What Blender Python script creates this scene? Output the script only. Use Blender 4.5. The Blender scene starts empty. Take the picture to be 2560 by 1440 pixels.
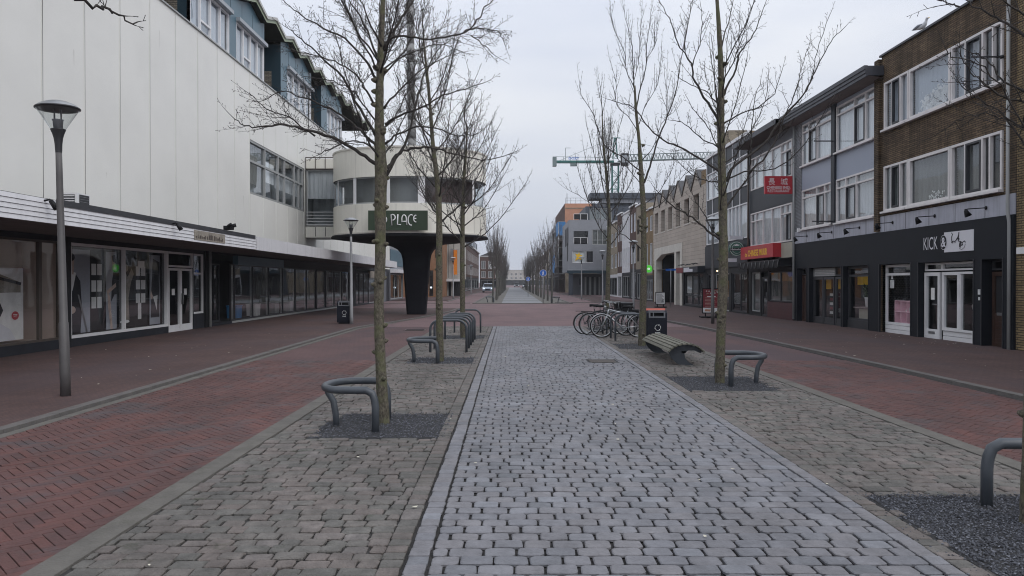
import bpy, math, random
from mathutils import Vector, Matrix

K = 1.094            # every length below is written for an eye height of 1.6; real metres = value * K
sc = bpy.context.scene
R = math.radians
# ------------------------------------------------------------------ camera
cam_d = bpy.data.cameras.new("camera")
cam_d.lens = 26.72
cam_d.sensor_width = 36
cam_d.clip_start = 0.05
cam_d.clip_end = 5000
cam = bpy.data.objects.new("camera", cam_d)
sc.collection.objects.link(cam)
cam.location = (0, 0, 1.6 * K)
cam.rotation_euler = (R(90 - 0.42), 0, 0)
sc.camera = cam
# ------------------------------------------------------------------ sky and sun (flat overcast)
SUN_EL, SUN_AZ = 42.0, 128.0          # azimuth measured from +Y towards +X
world = bpy.data.worlds.new("World")
sc.world = world
world.use_nodes = True
nt = world.node_tree
nt.nodes.clear()
N = nt.nodes.new
out = N("ShaderNodeOutputWorld")
bg = N("ShaderNodeBackground")
sky = N("ShaderNodeTexSky")
sky.sky_type = 'NISHITA'
sky.sun_disc = False
sky.sun_elevation = R(SUN_EL)
sky.sun_rotation = R(SUN_AZ)
sky.air_density = 1.0
sky.dust_density = 3.0
tc = N("ShaderNodeTexCoord")
sep = N("ShaderNodeSeparateXYZ")
nt.links.new(tc.outputs["Generated"], sep.inputs[0])
# brightness of an overcast vault: darker at the horizon, brighter overhead
mr = N("ShaderNodeMapRange")
mr.inputs["From Min"].default_value = 0.0
mr.inputs["From Max"].default_value = 1.0
mr.inputs["To Min"].default_value = 8.3
mr.inputs["To Max"].default_value = 15.8
nt.links.new(sep.outputs["Z"], mr.inputs["Value"])
# cloud layer: direction projected on a flat deck
mp = N("ShaderNodeMapping")
mp.inputs["Scale"].default_value = (1.0, 1.0, 3.4)
nt.links.new(tc.outputs["Generated"], mp.inputs[0])
cn = N("ShaderNodeTexNoise")
cn.inputs["Scale"].default_value = 2.1
cn.inputs["Detail"].default_value = 5
cn.inputs["Roughness"].default_value = 0.45
cn.inputs["Distortion"].default_value = 0.25
nt.links.new(mp.outputs[0], cn.inputs["Vector"])
cr = N("ShaderNodeValToRGB")
cr.color_ramp.elements[0].position = 0.34
cr.color_ramp.elements[0].color = (0.745, 0.805, 0.955, 1)
cr.color_ramp.elements[1].position = 0.66
cr.color_ramp.elements[1].color = (1.01, 1.04, 1.10, 1)
nt.links.new(cn.outputs["Fac"], cr.inputs[0])
mul = N("ShaderNodeVectorMath")
mul.operation = 'SCALE'
nt.links.new(cr.outputs[0], mul.inputs[0])
nt.links.new(mr.outputs[0], mul.inputs["Scale"])
mix = N("ShaderNodeMix")
mix.data_type = 'RGBA'
mix.inputs[0].default_value = 0.92
nt.links.new(sky.outputs[0], mix.inputs[6])
nt.links.new(mul.outputs[0], mix.inputs[7])
nt.links.new(mix.outputs[2], bg.inputs[0])
bg.inputs[1].default_value = 0.08
nt.links.new(bg.outputs[0], out.inputs[0])

sun_d = bpy.data.lights.new("sun", 'SUN')
sun_d.energy = 1.0
sun_d.angle = R(40)
sun_d.color = (1.0, 0.97, 0.93)
sun = bpy.data.objects.new("sun", sun_d)
sc.collection.objects.link(sun)
az, el = R(SUN_AZ), R(SUN_EL)
sd = Vector((math.sin(az) * math.cos(el), math.cos(az) * math.cos(el), math.sin(el)))
sun.rotation_euler = sd.to_track_quat('Z', 'Y').to_euler()
sc.view_settings.view_transform = 'Standard'
sc.view_settings.look = 'None'
sc.view_settings.exposure = 0.16
sc.view_settings.gamma = 1.0
sc.render.engine = 'CYCLES'
sc.cycles.max_bounces = 6
sc.cycles.diffuse_bounces = 3
sc.cycles.glossy_bounces = 3
sc.cycles.transparent_max_bounces = 12
sc.cycles.use_denoising = True
sc.cycles.pixel_filter_type = 'BLACKMAN_HARRIS'
sc.cycles.filter_width = 1.05
sc.cycles.sample_clamp_indirect = 4

# ------------------------------------------------------------------ materials
MATS = {}


def lin(c):
    return tuple(((x / 255) / 12.92 if x / 255 <= 0.04045 else ((x / 255 + 0.055) / 1.055) ** 2.4) for x in c)


def new_mat(name):
    m = bpy.data.materials.new(name)
    m.use_nodes = True
    MATS[name] = m
    t = m.node_tree
    return m, t, t.nodes["Principled BSDF"]


def mat(name, col, rough=0.6, var=0.12, scale=3.0, bump=0.0, bscale=40.0, metal=0.0, spec=0.5, streak=0.0, emit=None, dirt=None, tint=False, patch=None):
    """base colour broken by noise (var), optional vertical streaks, optional fine bump, per-piece tint"""
    m, t, p = new_mat(name)
    n, l = t.nodes.new, t.links.new
    co = n("ShaderNodeTexCoord")
    nz = n("ShaderNodeTexNoise")
    nz.inputs["Scale"].default_value = scale
    nz.inputs["Detail"].default_value = 6
    nz.inputs["Roughness"].default_value = 0.6
    l(co.outputs["Object"], nz.inputs["Vector"])
    rmp = n("ShaderNodeMapRange")
    rmp.inputs["From Min"].default_value = 0.3
    rmp.inputs["From Max"].default_value = 0.7
    rmp.inputs["To Min"].default_value = 1 - var
    rmp.inputs["To Max"].default_value = 1 + var
    l(nz.outputs["Fac"], rmp.inputs["Value"])
    sc_ = n("ShaderNodeVectorMath")
    sc_.operation = 'SCALE'
    sc_.inputs[0].default_value = col
    l(rmp.outputs[0], sc_.inputs["Scale"])
    cur = sc_.outputs[0]
    if streak:
        mpp = n("ShaderNodeMapping")
        mpp.inputs["Scale"].default_value = (5, 5, 0.35)
        l(co.outputs["Object"], mpp.inputs[0])
        n2 = n("ShaderNodeTexNoise")
        n2.inputs["Scale"].default_value = 1.6
        n2.inputs["Detail"].default_value = 4
        l(mpp.outputs[0], n2.inputs["Vector"])
        r2 = n("ShaderNodeMapRange")
        r2.inputs["From Min"].default_value = 0.45
        r2.inputs["From Max"].default_value = 0.75
        r2.inputs["To Min"].default_value = 1
        r2.inputs["To Max"].default_value = 1 - streak
        l(n2.outputs["Fac"], r2.inputs["Value"])
        s2 = n("ShaderNodeVectorMath")
        s2.operation = 'SCALE'
        l(cur, s2.inputs[0])
        l(r2.outputs[0], s2.inputs["Scale"])
        cur = s2.outputs[0]
    if dirt:
        n3 = n("ShaderNodeTexNoise")
        n3.inputs["Scale"].default_value = dirt[1]
        n3.inputs["Detail"].default_value = 8
        n3.inputs["Roughness"].default_value = 0.7
        l(co.outputs["Object"], n3.inputs["Vector"])
        r3 = n("ShaderNodeMapRange")
        r3.inputs["From Min"].default_value = dirt[2]
        r3.inputs["From Max"].default_value = dirt[2] + 0.12
        l(n3.outputs["Fac"], r3.inputs["Value"])
        mx = n("ShaderNodeMix")
        mx.data_type = 'RGBA'
        mx.inputs[7].default_value = tuple(dirt[0]) + (1,)
        l(r3.outputs[0], mx.inputs[0])
        l(cur, mx.inputs[6])
        cur = mx.outputs[2]
    if patch:
        for (psc, plo, phi, seed) in patch:
            mpq = n("ShaderNodeMapping")
            mpq.inputs["Location"].default_value = (seed, seed * 1.7, 0)
            mpq.inputs["Scale"].default_value = (psc * 1.6, psc * .7, psc)
            l(co.outputs["Object"], mpq.inputs[0])
            nq = n("ShaderNodeTexNoise")
            nq.inputs["Scale"].default_value = 1.0
            nq.inputs["Detail"].default_value = 5
            nq.inputs["Roughness"].default_value = 0.62
            l(mpq.outputs[0], nq.inputs["Vector"])
            rq = n("ShaderNodeMapRange")
            rq.inputs["From Min"].default_value = 0.36
            rq.inputs["From Max"].default_value = 0.64
            rq.inputs["To Min"].default_value = plo
            rq.inputs["To Max"].default_value = phi
            l(nq.outputs["Fac"], rq.inputs["Value"])
            sq = n("ShaderNodeVectorMath")
            sq.operation = 'SCALE'
            l(cur, sq.inputs[0])
            l(rq.outputs[0], sq.inputs["Scale"])
            cur = sq.outputs[0]
    if tint:
        at = n("ShaderNodeAttribute")
        at.attribute_name = "tint"
        gr = n("ShaderNodeValToRGB")
        gr.color_ramp.interpolation = 'LINEAR'
        els = gr.color_ramp.elements
        els[0].position = 0
        els[0].color = tint[0] + (1,)
        els[1].position = 1
        els[1].color = tint[-1] + (1,)
        for i, c in enumerate(tint[1:-1]):
            e = els.new((i + 1) / (len(tint) - 1))
            e.color = c + (1,)
        l(at.outputs["Fac"], gr.inputs[0])
        m3 = n("ShaderNodeVectorMath")
        m3.operation = 'MULTIPLY'
        l(cur, m3.inputs[0])
        l(gr.outputs[0], m3.inputs[1])
        cur = m3.outputs[0]
    l(cur, p.inputs["Base Color"])
    p.inputs["Roughness"].default_value = rough
    p.inputs["Metallic"].default_value = metal
    p.inputs["Specular IOR Level"].default_value = spec
    if bump:
        nb = n("ShaderNodeTexNoise")
        nb.inputs["Scale"].default_value = bscale
        nb.inputs["Detail"].default_value = 4
        l(co.outputs["Object"], nb.inputs["Vector"])
        bp = n("ShaderNodeBump")
        bp.inputs["Strength"].default_value = bump
        bp.inputs["Distance"].default_value = 0.02
        l(nb.outputs["Fac"], bp.inputs["Height"])
        l(bp.outputs[0], p.inputs["Normal"])
    if emit:
        p.inputs["Emission Color"].default_value = tuple(emit[0]) + (1,)
        p.inputs["Emission Strength"].default_value = emit[1]
    return m


def brick(name, c1, c2, mortar, bw, bh, ms=0.01, rough=0.85, ground=False, big=0.25, bumpk=0.5, offset=0.5, rot=0.0, stain=0.0, streak=0.0):
    m, t, p = new_mat(name)
    n, l = t.nodes.new, t.links.new
    co = n("ShaderNodeTexCoord")
    sp = n("ShaderNodeSeparateXYZ")
    l(co.outputs["Object"], sp.inputs[0])
    cb = n("ShaderNodeCombineXYZ")
    if ground:
        l(sp.outputs[0], cb.inputs[0])
        l(sp.outputs[1], cb.inputs[1])
    else:
        ad = n("ShaderNodeMath")
        l(sp.outputs[0], ad.inputs[0])
        l(sp.outputs[1], ad.inputs[1])
        l(ad.outputs[0], cb.inputs[0])
        l(sp.outputs[2], cb.inputs[1])
    mp_ = n("ShaderNodeMapping")
    mp_.inputs["Rotation"].default_value = (0, 0, rot)
    l(cb.outputs[0], mp_.inputs[0])
    bt = n("ShaderNodeTexBrick")
    bt.inputs["Scale"].default_value = 1.0
    bt.inputs["Brick Width"].default_value = bw
    bt.inputs["Row Height"].default_value = bh
    bt.inputs["Mortar Size"].default_value = ms
    bt.inputs["Mortar Smooth"].default_value = 0.3
    bt.inputs["Color1"].default_value = tuple(c1) + (1,)
    bt.inputs["Color2"].default_value = tuple(c2) + (1,)
    bt.inputs["Mortar"].default_value = tuple(mortar) + (1,)
    bt.offset = offset
    l(mp_.outputs[0], bt.inputs["Vector"])
    nz = n("ShaderNodeTexNoise")
    nz.inputs["Scale"].default_value = 0.7
    nz.inputs["Detail"].default_value = 7
    nz.inputs["Roughness"].default_value = 0.65
    l(co.outputs["Object"], nz.inputs["Vector"])
    rm = n("ShaderNodeMapRange")
    rm.inputs["From Min"].default_value = 0.3
    rm.inputs["From Max"].default_value = 0.7
    rm.inputs["To Min"].default_value = 1 - big
    rm.inputs["To Max"].default_value = 1 + big
    l(nz.outputs["Fac"], rm.inputs["Value"])
    s = n("ShaderNodeVectorMath")
    s.operation = 'SCALE'
    l(bt.outputs["Color"], s.inputs[0])
    l(rm.outputs[0], s.inputs["Scale"])
    cur = s.outputs[0]
    if streak:
        mpp = n("ShaderNodeMapping")
        mpp.inputs["Scale"].default_value = (2.2, 2.2, 0.3)
        l(co.outputs["Object"], mpp.inputs[0])
        n2 = n("ShaderNodeTexNoise")
        n2.inputs["Scale"].default_value = 1.3
        n2.inputs["Detail"].default_value = 5
        l(mpp.outputs[0], n2.inputs["Vector"])
        r2 = n("ShaderNodeMapRange")
        r2.inputs["From Min"].default_value = 0.42
        r2.inputs["From Max"].default_value = 0.66
        r2.inputs["To Min"].default_value = 1
        r2.inputs["To Max"].default_value = 1 - streak
        l(n2.outputs["Fac"], r2.inputs["Value"])
        s2 = n("ShaderNodeVectorMath")
        s2.operation = 'SCALE'
        l(cur, s2.inputs[0])
        l(r2.outputs[0], s2.inputs["Scale"])
        cur = s2.outputs[0]
    if stain:
        n4 = n("ShaderNodeTexNoise")
        n4.inputs["Scale"].default_value = 0.33
        n4.inputs["Detail"].default_value = 3
        mp4 = n("ShaderNodeMapping")
        mp4.inputs["Scale"].default_value = (1.6, 0.7, 1)
        l(co.outputs["Object"], mp4.inputs[0])
        l(mp4.outputs[0], n4.inputs["Vector"])
        r4 = n("ShaderNodeMapRange")
        r4.inputs["From Min"].default_value = 0.45
        r4.inputs["From Max"].default_value = 0.62
        r4.inputs["To Max"].default_value = stain
        l(n4.outputs["Fac"], r4.inputs["Value"])
        mx = n("ShaderNodeMix")
        mx.data_type = 'RGBA'
        mx.inputs[7].default_value = (0.062, 0.052, 0.062, 1)
        l(r4.outputs[0], mx.inputs[0])
        l(cur, mx.inputs[6])
        cur = mx.outputs[2]
    l(cur, p.inputs["Base Color"])
    p.inputs["Roughness"].default_value = rough
    p.inputs["Specular IOR Level"].default_value = 0.3
    nb = n("ShaderNodeTexNoise")
    nb.inputs["Scale"].default_value = 60
    l(co.outputs["Object"], nb.inputs["Vector"])
    ma = n("ShaderNodeMath")
    ma.operation = 'MULTIPLY_ADD'
    l(nb.outputs["Fac"], ma.inputs[0])
    ma.inputs[1].default_value = 0.25
    l(bt.outputs["Fac"], ma.inputs[2])
    bp = n("ShaderNodeBump")
    bp.invert = True
    bp.inputs["Strength"].default_value = bumpk
    bp.inputs["Distance"].default_value = 0.012
    l(ma.outputs[0], bp.inputs["Height"])
    l(bp.outputs[0], p.inputs["Normal"])
    return m


def glass(name, tint_=(0.75, 0.8, 0.82), rough=0.015, ior=1.5, see=0.85):
    m = bpy.data.materials.new(name)
    m.use_nodes = True
    MATS[name] = m
    t = m.node_tree
    t.nodes.clear()
    n, l = t.nodes.new, t.links.new
    o = n("ShaderNodeOutputMaterial")
    tr = n("ShaderNodeBsdfTransparent")
    tr.inputs[0].default_value = tuple(c * see for c in tint_) + (1,)
    gl = n("ShaderNodeBsdfGlossy")
    gl.inputs["Roughness"].default_value = rough
    gl.inputs["Color"].default_value = (0.9, 0.93, 0.96, 1)
    lw = n("ShaderNodeLayerWeight")
    lw.inputs[0].default_value = 0.5
    fr = n("ShaderNodeMath")
    fr.operation = 'POWER'
    fr.inputs[1].default_value = 3.2
    l(lw.outputs["Facing"], fr.inputs[0])
    nz = n("ShaderNodeTexNoise")
    nz.inputs["Scale"].default_value = 0.9
    nz.inputs["Detail"].default_value = 1
    co = n("ShaderNodeTexCoord")
    l(co.outputs["Object"], nz.inputs["Vector"])
    bp = n("ShaderNodeBump")
    bp.inputs["Strength"].default_value = 0.08
    bp.inputs["Distance"].default_value = 0.05
    l(nz.outputs["Fac"], bp.inputs["Height"])
    l(bp.outputs[0], gl.inputs["Normal"])
    mu = n("ShaderNodeMath")
    mu.operation = 'MULTIPLY_ADD'
    mu.use_clamp = True
    l(fr.outputs[0], mu.inputs[0])
    mu.inputs[1].default_value = 0.8
    mu.inputs[2].default_value = 0.045
    mx = n("ShaderNodeMixShader")
    l(mu.outputs[0], mx.inputs[0])
    l(tr.outputs[0], mx.inputs[1])
    l(gl.outputs[0], mx.inputs[2])
    l(mx.outputs[0], o.inputs[0])
    return m


def curtain(name, col, freq=9.0, depth=0.28):
    m, t, p = new_mat(name)
    n, l = t.nodes.new, t.links.new
    co = n("ShaderNodeTexCoord")
    sp = n("ShaderNodeSeparateXYZ")
    l(co.outputs["Object"], sp.inputs[0])
    ad = n("ShaderNodeMath")
    l(sp.outputs[0], ad.inputs[0])
    l(sp.outputs[1], ad.inputs[1])
    cb = n("ShaderNodeCombineXYZ")
    l(ad.outputs[0], cb.inputs[0])
    mz = n("ShaderNodeMath")
    mz.operation = 'MULTIPLY'
    mz.inputs[1].default_value = 0.12
    l(sp.outputs[2], mz.inputs[0])
    l(mz.outputs[0], cb.inputs[1])
    nz = n("ShaderNodeTexNoise")
    nz.inputs["Scale"].default_value = freq
    nz.inputs["Detail"].default_value = 2
    l(cb.outputs[0], nz.inputs["Vector"])
    rm = n("ShaderNodeMapRange")
    rm.inputs["From Min"].default_value = 0.3
    rm.inputs["From Max"].default_value = 0.7
    rm.inputs["To Min"].default_value = 1 - depth  # fold shade put into the colour, darker in the hollows of the bump
    rm.inputs["To Max"].default_value = 1.0
    l(nz.outputs["Fac"], rm.inputs["Value"])
    s = n("ShaderNodeVectorMath")
    s.operation = 'SCALE'
    s.inputs[0].default_value = col
    l(rm.outputs[0], s.inputs["Scale"])
    l(s.outputs[0], p.inputs["Base Color"])
    p.inputs["Roughness"].default_value = 0.9
    bp = n("ShaderNodeBump")
    bp.inputs["Strength"].default_value = 0.7
    bp.inputs["Distance"].default_value = 0.03
    l(nz.outputs["Fac"], bp.inputs["Height"])
    l(bp.outputs[0], p.inputs["Normal"])
    return m


# surfaces of the ground
mat("cobble", (0.178, 0.180, 0.192), 0.65, 0.16, 14, 0.5, 55, tint=((0.74, 0.76, 0.78), (0.93, 0.93, 0.96), (1.0, 0.96, 0.95), (1.10, 1.12, 1.16)), dirt=((0.09, 0.085, 0.09), 9, 0.66), patch=[(0.55, .84, 1.1, 3), (2.6, .86, 1.08, 7)])
mat("verge_stone", (0.138, 0.127, 0.120), 0.8, 0.25, 9, 1.0, 38, tint=((0.74, 0.77, 0.75), (0.92, 0.95, 0.92), (1.04, 0.96, 0.93), (1.12, 1.1, 1.1)), dirt=((0.075, 0.08, 0.06), 3.5, 0.6), patch=[(0.6, .78, 1.14, 5), (3.0, .84, 1.1, 9)])
mat("joint", (0.034, 0.032, 0.031), 0.95, 0.45, 5, 0.6, 60)
mat("red_joint", (0.052, 0.034, 0.032), 0.95, 0.25, 12, 0.5, 60)
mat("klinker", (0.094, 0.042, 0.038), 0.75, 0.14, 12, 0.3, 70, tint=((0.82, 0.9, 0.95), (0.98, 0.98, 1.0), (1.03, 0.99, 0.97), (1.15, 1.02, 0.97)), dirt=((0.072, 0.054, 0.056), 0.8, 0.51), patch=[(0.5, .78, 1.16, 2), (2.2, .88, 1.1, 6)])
brick("klinker_far", (0.190, 0.126, 0.128), (0.175, 0.114, 0.117), (0.14, 0.094, 0.096), 0.21, 0.053, 0.008, ground=True, big=0.13, bumpk=0.25, rot=R(45), stain=0.25)  # paler, greyer base colour holds the sheen of paving seen at a grazing angle
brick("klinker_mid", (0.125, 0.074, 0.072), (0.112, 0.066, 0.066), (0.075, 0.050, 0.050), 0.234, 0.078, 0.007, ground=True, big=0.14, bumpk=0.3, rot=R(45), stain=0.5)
brick("pavement_brick", (0.098, 0.058, 0.052), (0.078, 0.048, 0.045), (0.05, 0.034, 0.034), 0.2, 0.067, 0.006, ground=True, big=0.2, bumpk=0.3, rot=R(90), stain=0.35)
mat("kerb_concrete", (0.115, 0.106, 0.10), 0.85, 0.2, 5, 0.6, 50, dirt=((0.10, 0.095, 0.085), 4, 0.58))
mat("band_concrete", (0.118, 0.110, 0.098), 0.85, 0.2, 4, 0.6, 50, dirt=((0.095, 0.09, 0.075), 3, 0.55))
mat("gutter", (0.028, 0.024, 0.023), 0.9, 0.3, 6, 0.6, 50)
mat("gravel", (0.068, 0.071, 0.08), 0.85, 0.3, 30, tint=((0.35, 0.36, 0.4), (0.8, 0.8, 0.85), (1.1, 1.1, 1.15), (2.3, 2.3, 2.35)))
mat("soil", (0.03, 0.03, 0.032), 0.95, 0.3, 20, 0.5, 60)
mat("litter", (0.55, 0.52, 0.42), 0.8)
mat("far_slab", (0.20, 0.205, 0.215), 0.8, 0.12, 1.5, 0.3, 20)
# buildings
mat("white_panel", (0.755, 0.75, 0.712), 0.45, 0.02, 0.4, patch=[(0.35, .95, 1.03, 4)])
mat("stain", (0.33, 0.31, 0.28), 0.8, 0.3, 8)
mat("seam", (0.06, 0.06, 0.058), 0.7)
mat("cream_panel", (0.76, 0.74, 0.665), 0.45, 0.05, 0.8, streak=0.08)
mat("white_siding", (0.68, 0.68, 0.70), 0.5, 0.06, 1.5, streak=0.12)
mat("canopy_under", (0.12, 0.10, 0.095), 0.9, 0.15, 2)
mat("dark_paint", (0.016, 0.017, 0.020), 0.6, 0.15, 3, spec=0.3)
mat("plinth_dark", (0.022, 0.024, 0.031), 0.65, 0.25, 2, spec=0.3)
mat("black_paint", (0.008, 0.008, 0.011), 0.6, 0.15, 2, spec=0.2)
mat("pillar_dark", (0.006, 0.006, 0.010), 0.7, 0.2, 2, spec=0.2)
mat("fascia_navy", (0.0085, 0.0105, 0.0155), 0.6, 0.12, 1.2, spec=0.25)
mat("white_frame", (0.74, 0.74, 0.75), 0.45, 0.06, 2)
mat("grey_frame", (0.33, 0.34, 0.34), 0.5, 0.06, 2)
mat("cream_frame", (0.70, 0.67, 0.66), 0.5, 0.08, 2)
mat("dark_frame", (0.035, 0.036, 0.042), 0.5)
mat("bronze_frame", (0.075, 0.06, 0.05), 0.5)
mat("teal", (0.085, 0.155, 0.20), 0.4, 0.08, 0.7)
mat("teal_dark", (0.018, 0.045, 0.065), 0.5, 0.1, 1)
mat("soffit_green", (0.030, 0.032, 0.022), 0.85, 0.2, 1.5)
mat("roof_edge_green", (0.30, 0.35, 0.25), 0.6, 0.12, 2)
mat("roof_edge_white", (0.50, 0.50, 0.48), 0.6, 0.1, 2)
mat("roof_felt", (0.08, 0.08, 0.085), 0.95)
mat("blind_box", (0.34, 0.37, 0.40), 0.4)
brick("pale_brick", (0.26, 0.235, 0.19), (0.20, 0.18, 0.15), (0.06, 0.055, 0.05), 0.21, 0.065, 0.012)
brick("brown_brick", (0.185, 0.130, 0.078), (0.110, 0.076, 0.048), (0.03, 0.024, 0.02), 0.30, 0.062, 0.010, big=0.4, bumpk=0.9, streak=0.4)
brick("yellow_brick", (0.29, 0.215, 0.115), (0.20, 0.145, 0.075), (0.05, 0.04, 0.03), 0.25, 0.062, 0.012, bumpk=0.9)
brick("light_grey_brick", (0.30, 0.31, 0.33), (0.24, 0.25, 0.27), (0.12, 0.125, 0.13), 0.1, 0.062, 0.010)
brick("concrete_block", (0.48, 0.425, 0.37), (0.42, 0.37, 0.32), (0.26, 0.23, 0.20), 2.6, 0.28, 0.012, offset=0.35, big=0.1)
brick("tan_brick", (0.27, 0.185, 0.095), (0.22, 0.15, 0.08), (0.14, 0.11, 0.08), 0.21, 0.065, 0.008)
brick("sand_brick", (0.34, 0.29, 0.22), (0.28, 0.24, 0.18), (0.2, 0.17, 0.14), 0.21, 0.065, 0.008)
brick("red_brick", (0.115, 0.060, 0.048), (0.09, 0.048, 0.04), (0.07, 0.06, 0.05), 0.21, 0.065, 0.008)
brick("orange_brick", (0.30, 0.155, 0.085), (0.26, 0.13, 0.07), (0.15, 0.10, 0.07), 0.21, 0.065, 0.008)
brick("red_tile", (0.085, 0.030, 0.034), (0.070, 0.026, 0.03), (0.04, 0.02, 0.02), 0.15, 0.15, 0.006, rough=0.35, offset=0)
mat("glitter_panel", (0.32, 0.355, 0.43), 0.5, 0.22, 28, 0.3, 60)
mat("lilac_strip", (0.40, 0.41, 0.47), 0.5, 0.12, 1.5, streak=0.25)
mat("slate_fascia", (0.045, 0.048, 0.060), 0.5, 0.2, 4)
mat("soffit_wood", (0.20, 0.17, 0.16), 0.8, 0.1, 2, streak=0.1)
mat("soffit_brown", (0.085, 0.07, 0.06), 0.8, 0.1, 2)
mat("grey_render", (0.13, 0.135, 0.15), 0.8, 0.1, 1.5, 0.2, 30)
mat("modern_grey", (0.24, 0.25, 0.275), 0.7, 0.08, 1.0, 0.1, 20)
mat("modern_dark", (0.055, 0.065, 0.085), 0.6, 0.1, 1)
mat("charcoal_panel", (0.024, 0.028, 0.036), 0.5, 0.1, 1, spec=0.3)
mat("beige_panel", (0.36, 0.34, 0.28), 0.7, 0.1, 2)
mat("mast_grey", (0.23, 0.23, 0.225), 0.8, 0.12, 2.0, streak=0.1)
mat("concrete", (0.46, 0.44, 0.41), 0.85, 0.12, 1.5, 0.3, 20, streak=0.15)
mat("pale_concrete", (0.60, 0.575, 0.52), 0.85, 0.12, 1.5, 0.3, 20, streak=0.12)
mat("brown_wood", (0.055, 0.028, 0.02), 0.5, 0.25, 6, streak=0.2)
mat("interior_beige", (0.50, 0.41, 0.36), 0.9, 0.1, 1)
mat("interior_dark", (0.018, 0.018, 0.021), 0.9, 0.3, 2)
mat("interior_grey", (0.26, 0.275, 0.28), 0.9, 0.3, 1.2)
mat("interior_brown", (0.085, 0.058, 0.055), 0.9, 0.3, 1.2)
mat("interior_floor", (0.12, 0.10, 0.09), 0.6)
mat("amber_wall", (0.40, 0.23, 0.10), 0.9, 0.3, 2)
glass("shop_glass", (0.97, 0.98, 0.98), see=0.97)
glass("window_glass", (0.93, 0.96, 0.97), see=0.97)
glass("lamp_glass", (0.93, 0.95, 0.95), see=0.96)
curtain("curtain_white", (0.80, 0.82, 0.84), 6, 0.2)
curtain("curtain_net", (0.60, 0.61, 0.63), 5, 0.2)
curtain("curtain_grey", (0.20, 0.205, 0.20), 1.5, 0.12)
curtain("curtain_sky_sheen", (0.46, 0.50, 0.56), 1.5, 0.08)  # curtains whose colour holds the panes' pale lilac sky reflection
mat("blind_slats", (0.7, 0.7, 0.7), 0.6)
mat("steel", (0.30, 0.31, 0.32), 0.35, 0.08, 4, metal=0.7)
mat("hoop_paint", (0.062, 0.071, 0.083), 0.42, 0.15, 6, spec=0.5)
mat("lamp_black", (0.026, 0.027, 0.031), 0.45, 0.12, 5)
mat("lamp_brown", (0.085, 0.080, 0.080), 0.5, 0.12, 5)
mat("lamp_grey", (0.26, 0.265, 0.275), 0.5, 0.12, 5)
mat("bin_black", (0.010, 0.012, 0.021), 0.5, 0.1, 4, spec=0.25)
mat("bin_grey", (0.20, 0.21, 0.23), 0.5)
mat("orange_lid", (0.55, 0.12, 0.08), 0.5)
mat("white_print", (0.75, 0.75, 0.75), 0.6)
mat("weathered_wood", (0.150, 0.145, 0.115), 0.8, 0.3, 6, 0.4, 40)
mat("bench_steel", (0.035, 0.042, 0.052), 0.5)
mat("sign_green", (0.022, 0.042, 0.020), 0.5, 0.06, 2)
mat("sign_red", (0.46, 0.020, 0.032), 0.45, 0.06, 2)
mat("sign_maroon", (0.20, 0.022, 0.030), 0.5)
mat("sign_yellow", (0.85, 0.52, 0.02), 0.5)
mat("sign_blue", (0.012, 0.12, 0.50), 0.4)
mat("sign_white", (0.68, 0.68, 0.72), 0.5, 0.03)
mat("sign_orange", (0.75, 0.23, 0.02), 0.5)
mat("beer_green", (0.06, 0.16, 0.12), 0.5)
mat("glow_green", (0.10, 0.55, 0.06), 0.4, emit=((0.08, 0.6, 0.05), 0.5))
mat("glow_white", (0.7, 0.75, 0.7), 0.4, emit=((0.7, 0.9, 0.7), 0.5))
mat("warm_lamp", (0.8, 0.7, 0.5), 0.4, emit=((1.0, 0.75, 0.4), 3.0))
mat("rubber", (0.012, 0.012, 0.013), 0.7)
mat("black_plastic", (0.009, 0.009, 0.011), 0.55, spec=0.25)
mat("silver", (0.50, 0.52, 0.54), 0.3, 0.05, metal=0.5)
mat("car_paint", (0.36, 0.42, 0.48), 0.25, 0.03, metal=0.4)
mat("dark_car_paint", (0.02, 0.022, 0.028), 0.25)
mat("headlight", (0.7, 0.75, 0.8), 0.2, emit=((0.8, 0.9, 1.0), 1.0))
mat("gull_white", (0.72, 0.73, 0.75), 0.8)
mat("gull_grey", (0.32, 0.34, 0.38), 0.8)
mat("crane_green", (0.015, 0.13, 0.115), 0.5)
mat("crane_grey", (0.16, 0.21, 0.21), 0.5)
mat("scaffold_blue", (0.05, 0.20, 0.45), 0.7)
mat("wrap_orange", (0.50, 0.25, 0.16), 0.8, 0.1, 1)
mat("pink_shelf", (0.85, 0.55, 0.64), 0.6)
mat("skin_tone", (0.36, 0.22, 0.17), 0.7)
mat("suit", (0.016, 0.017, 0.024), 0.7)
mat("poster_grey", (0.36, 0.38, 0.43), 0.6, 0.15, 1.0)
mat("poster_tan", (0.28, 0.25, 0.21), 0.6, 0.3, 6)
mat("poster_skin", (0.55, 0.42, 0.36), 0.6, 0.3, 5)
mat("paper", (0.78, 0.78, 0.77), 0.7)
mat("foliage", (0.09, 0.14, 0.07), 0.8, 0.3, 8)
mat("pot_white", (0.75, 0.75, 0.76), 0.5)
mat("mannequin_grey", (0.34, 0.38, 0.44), 0.8)
mat("mannequin_pale", (0.75, 0.72, 0.70), 0.5)


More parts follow.
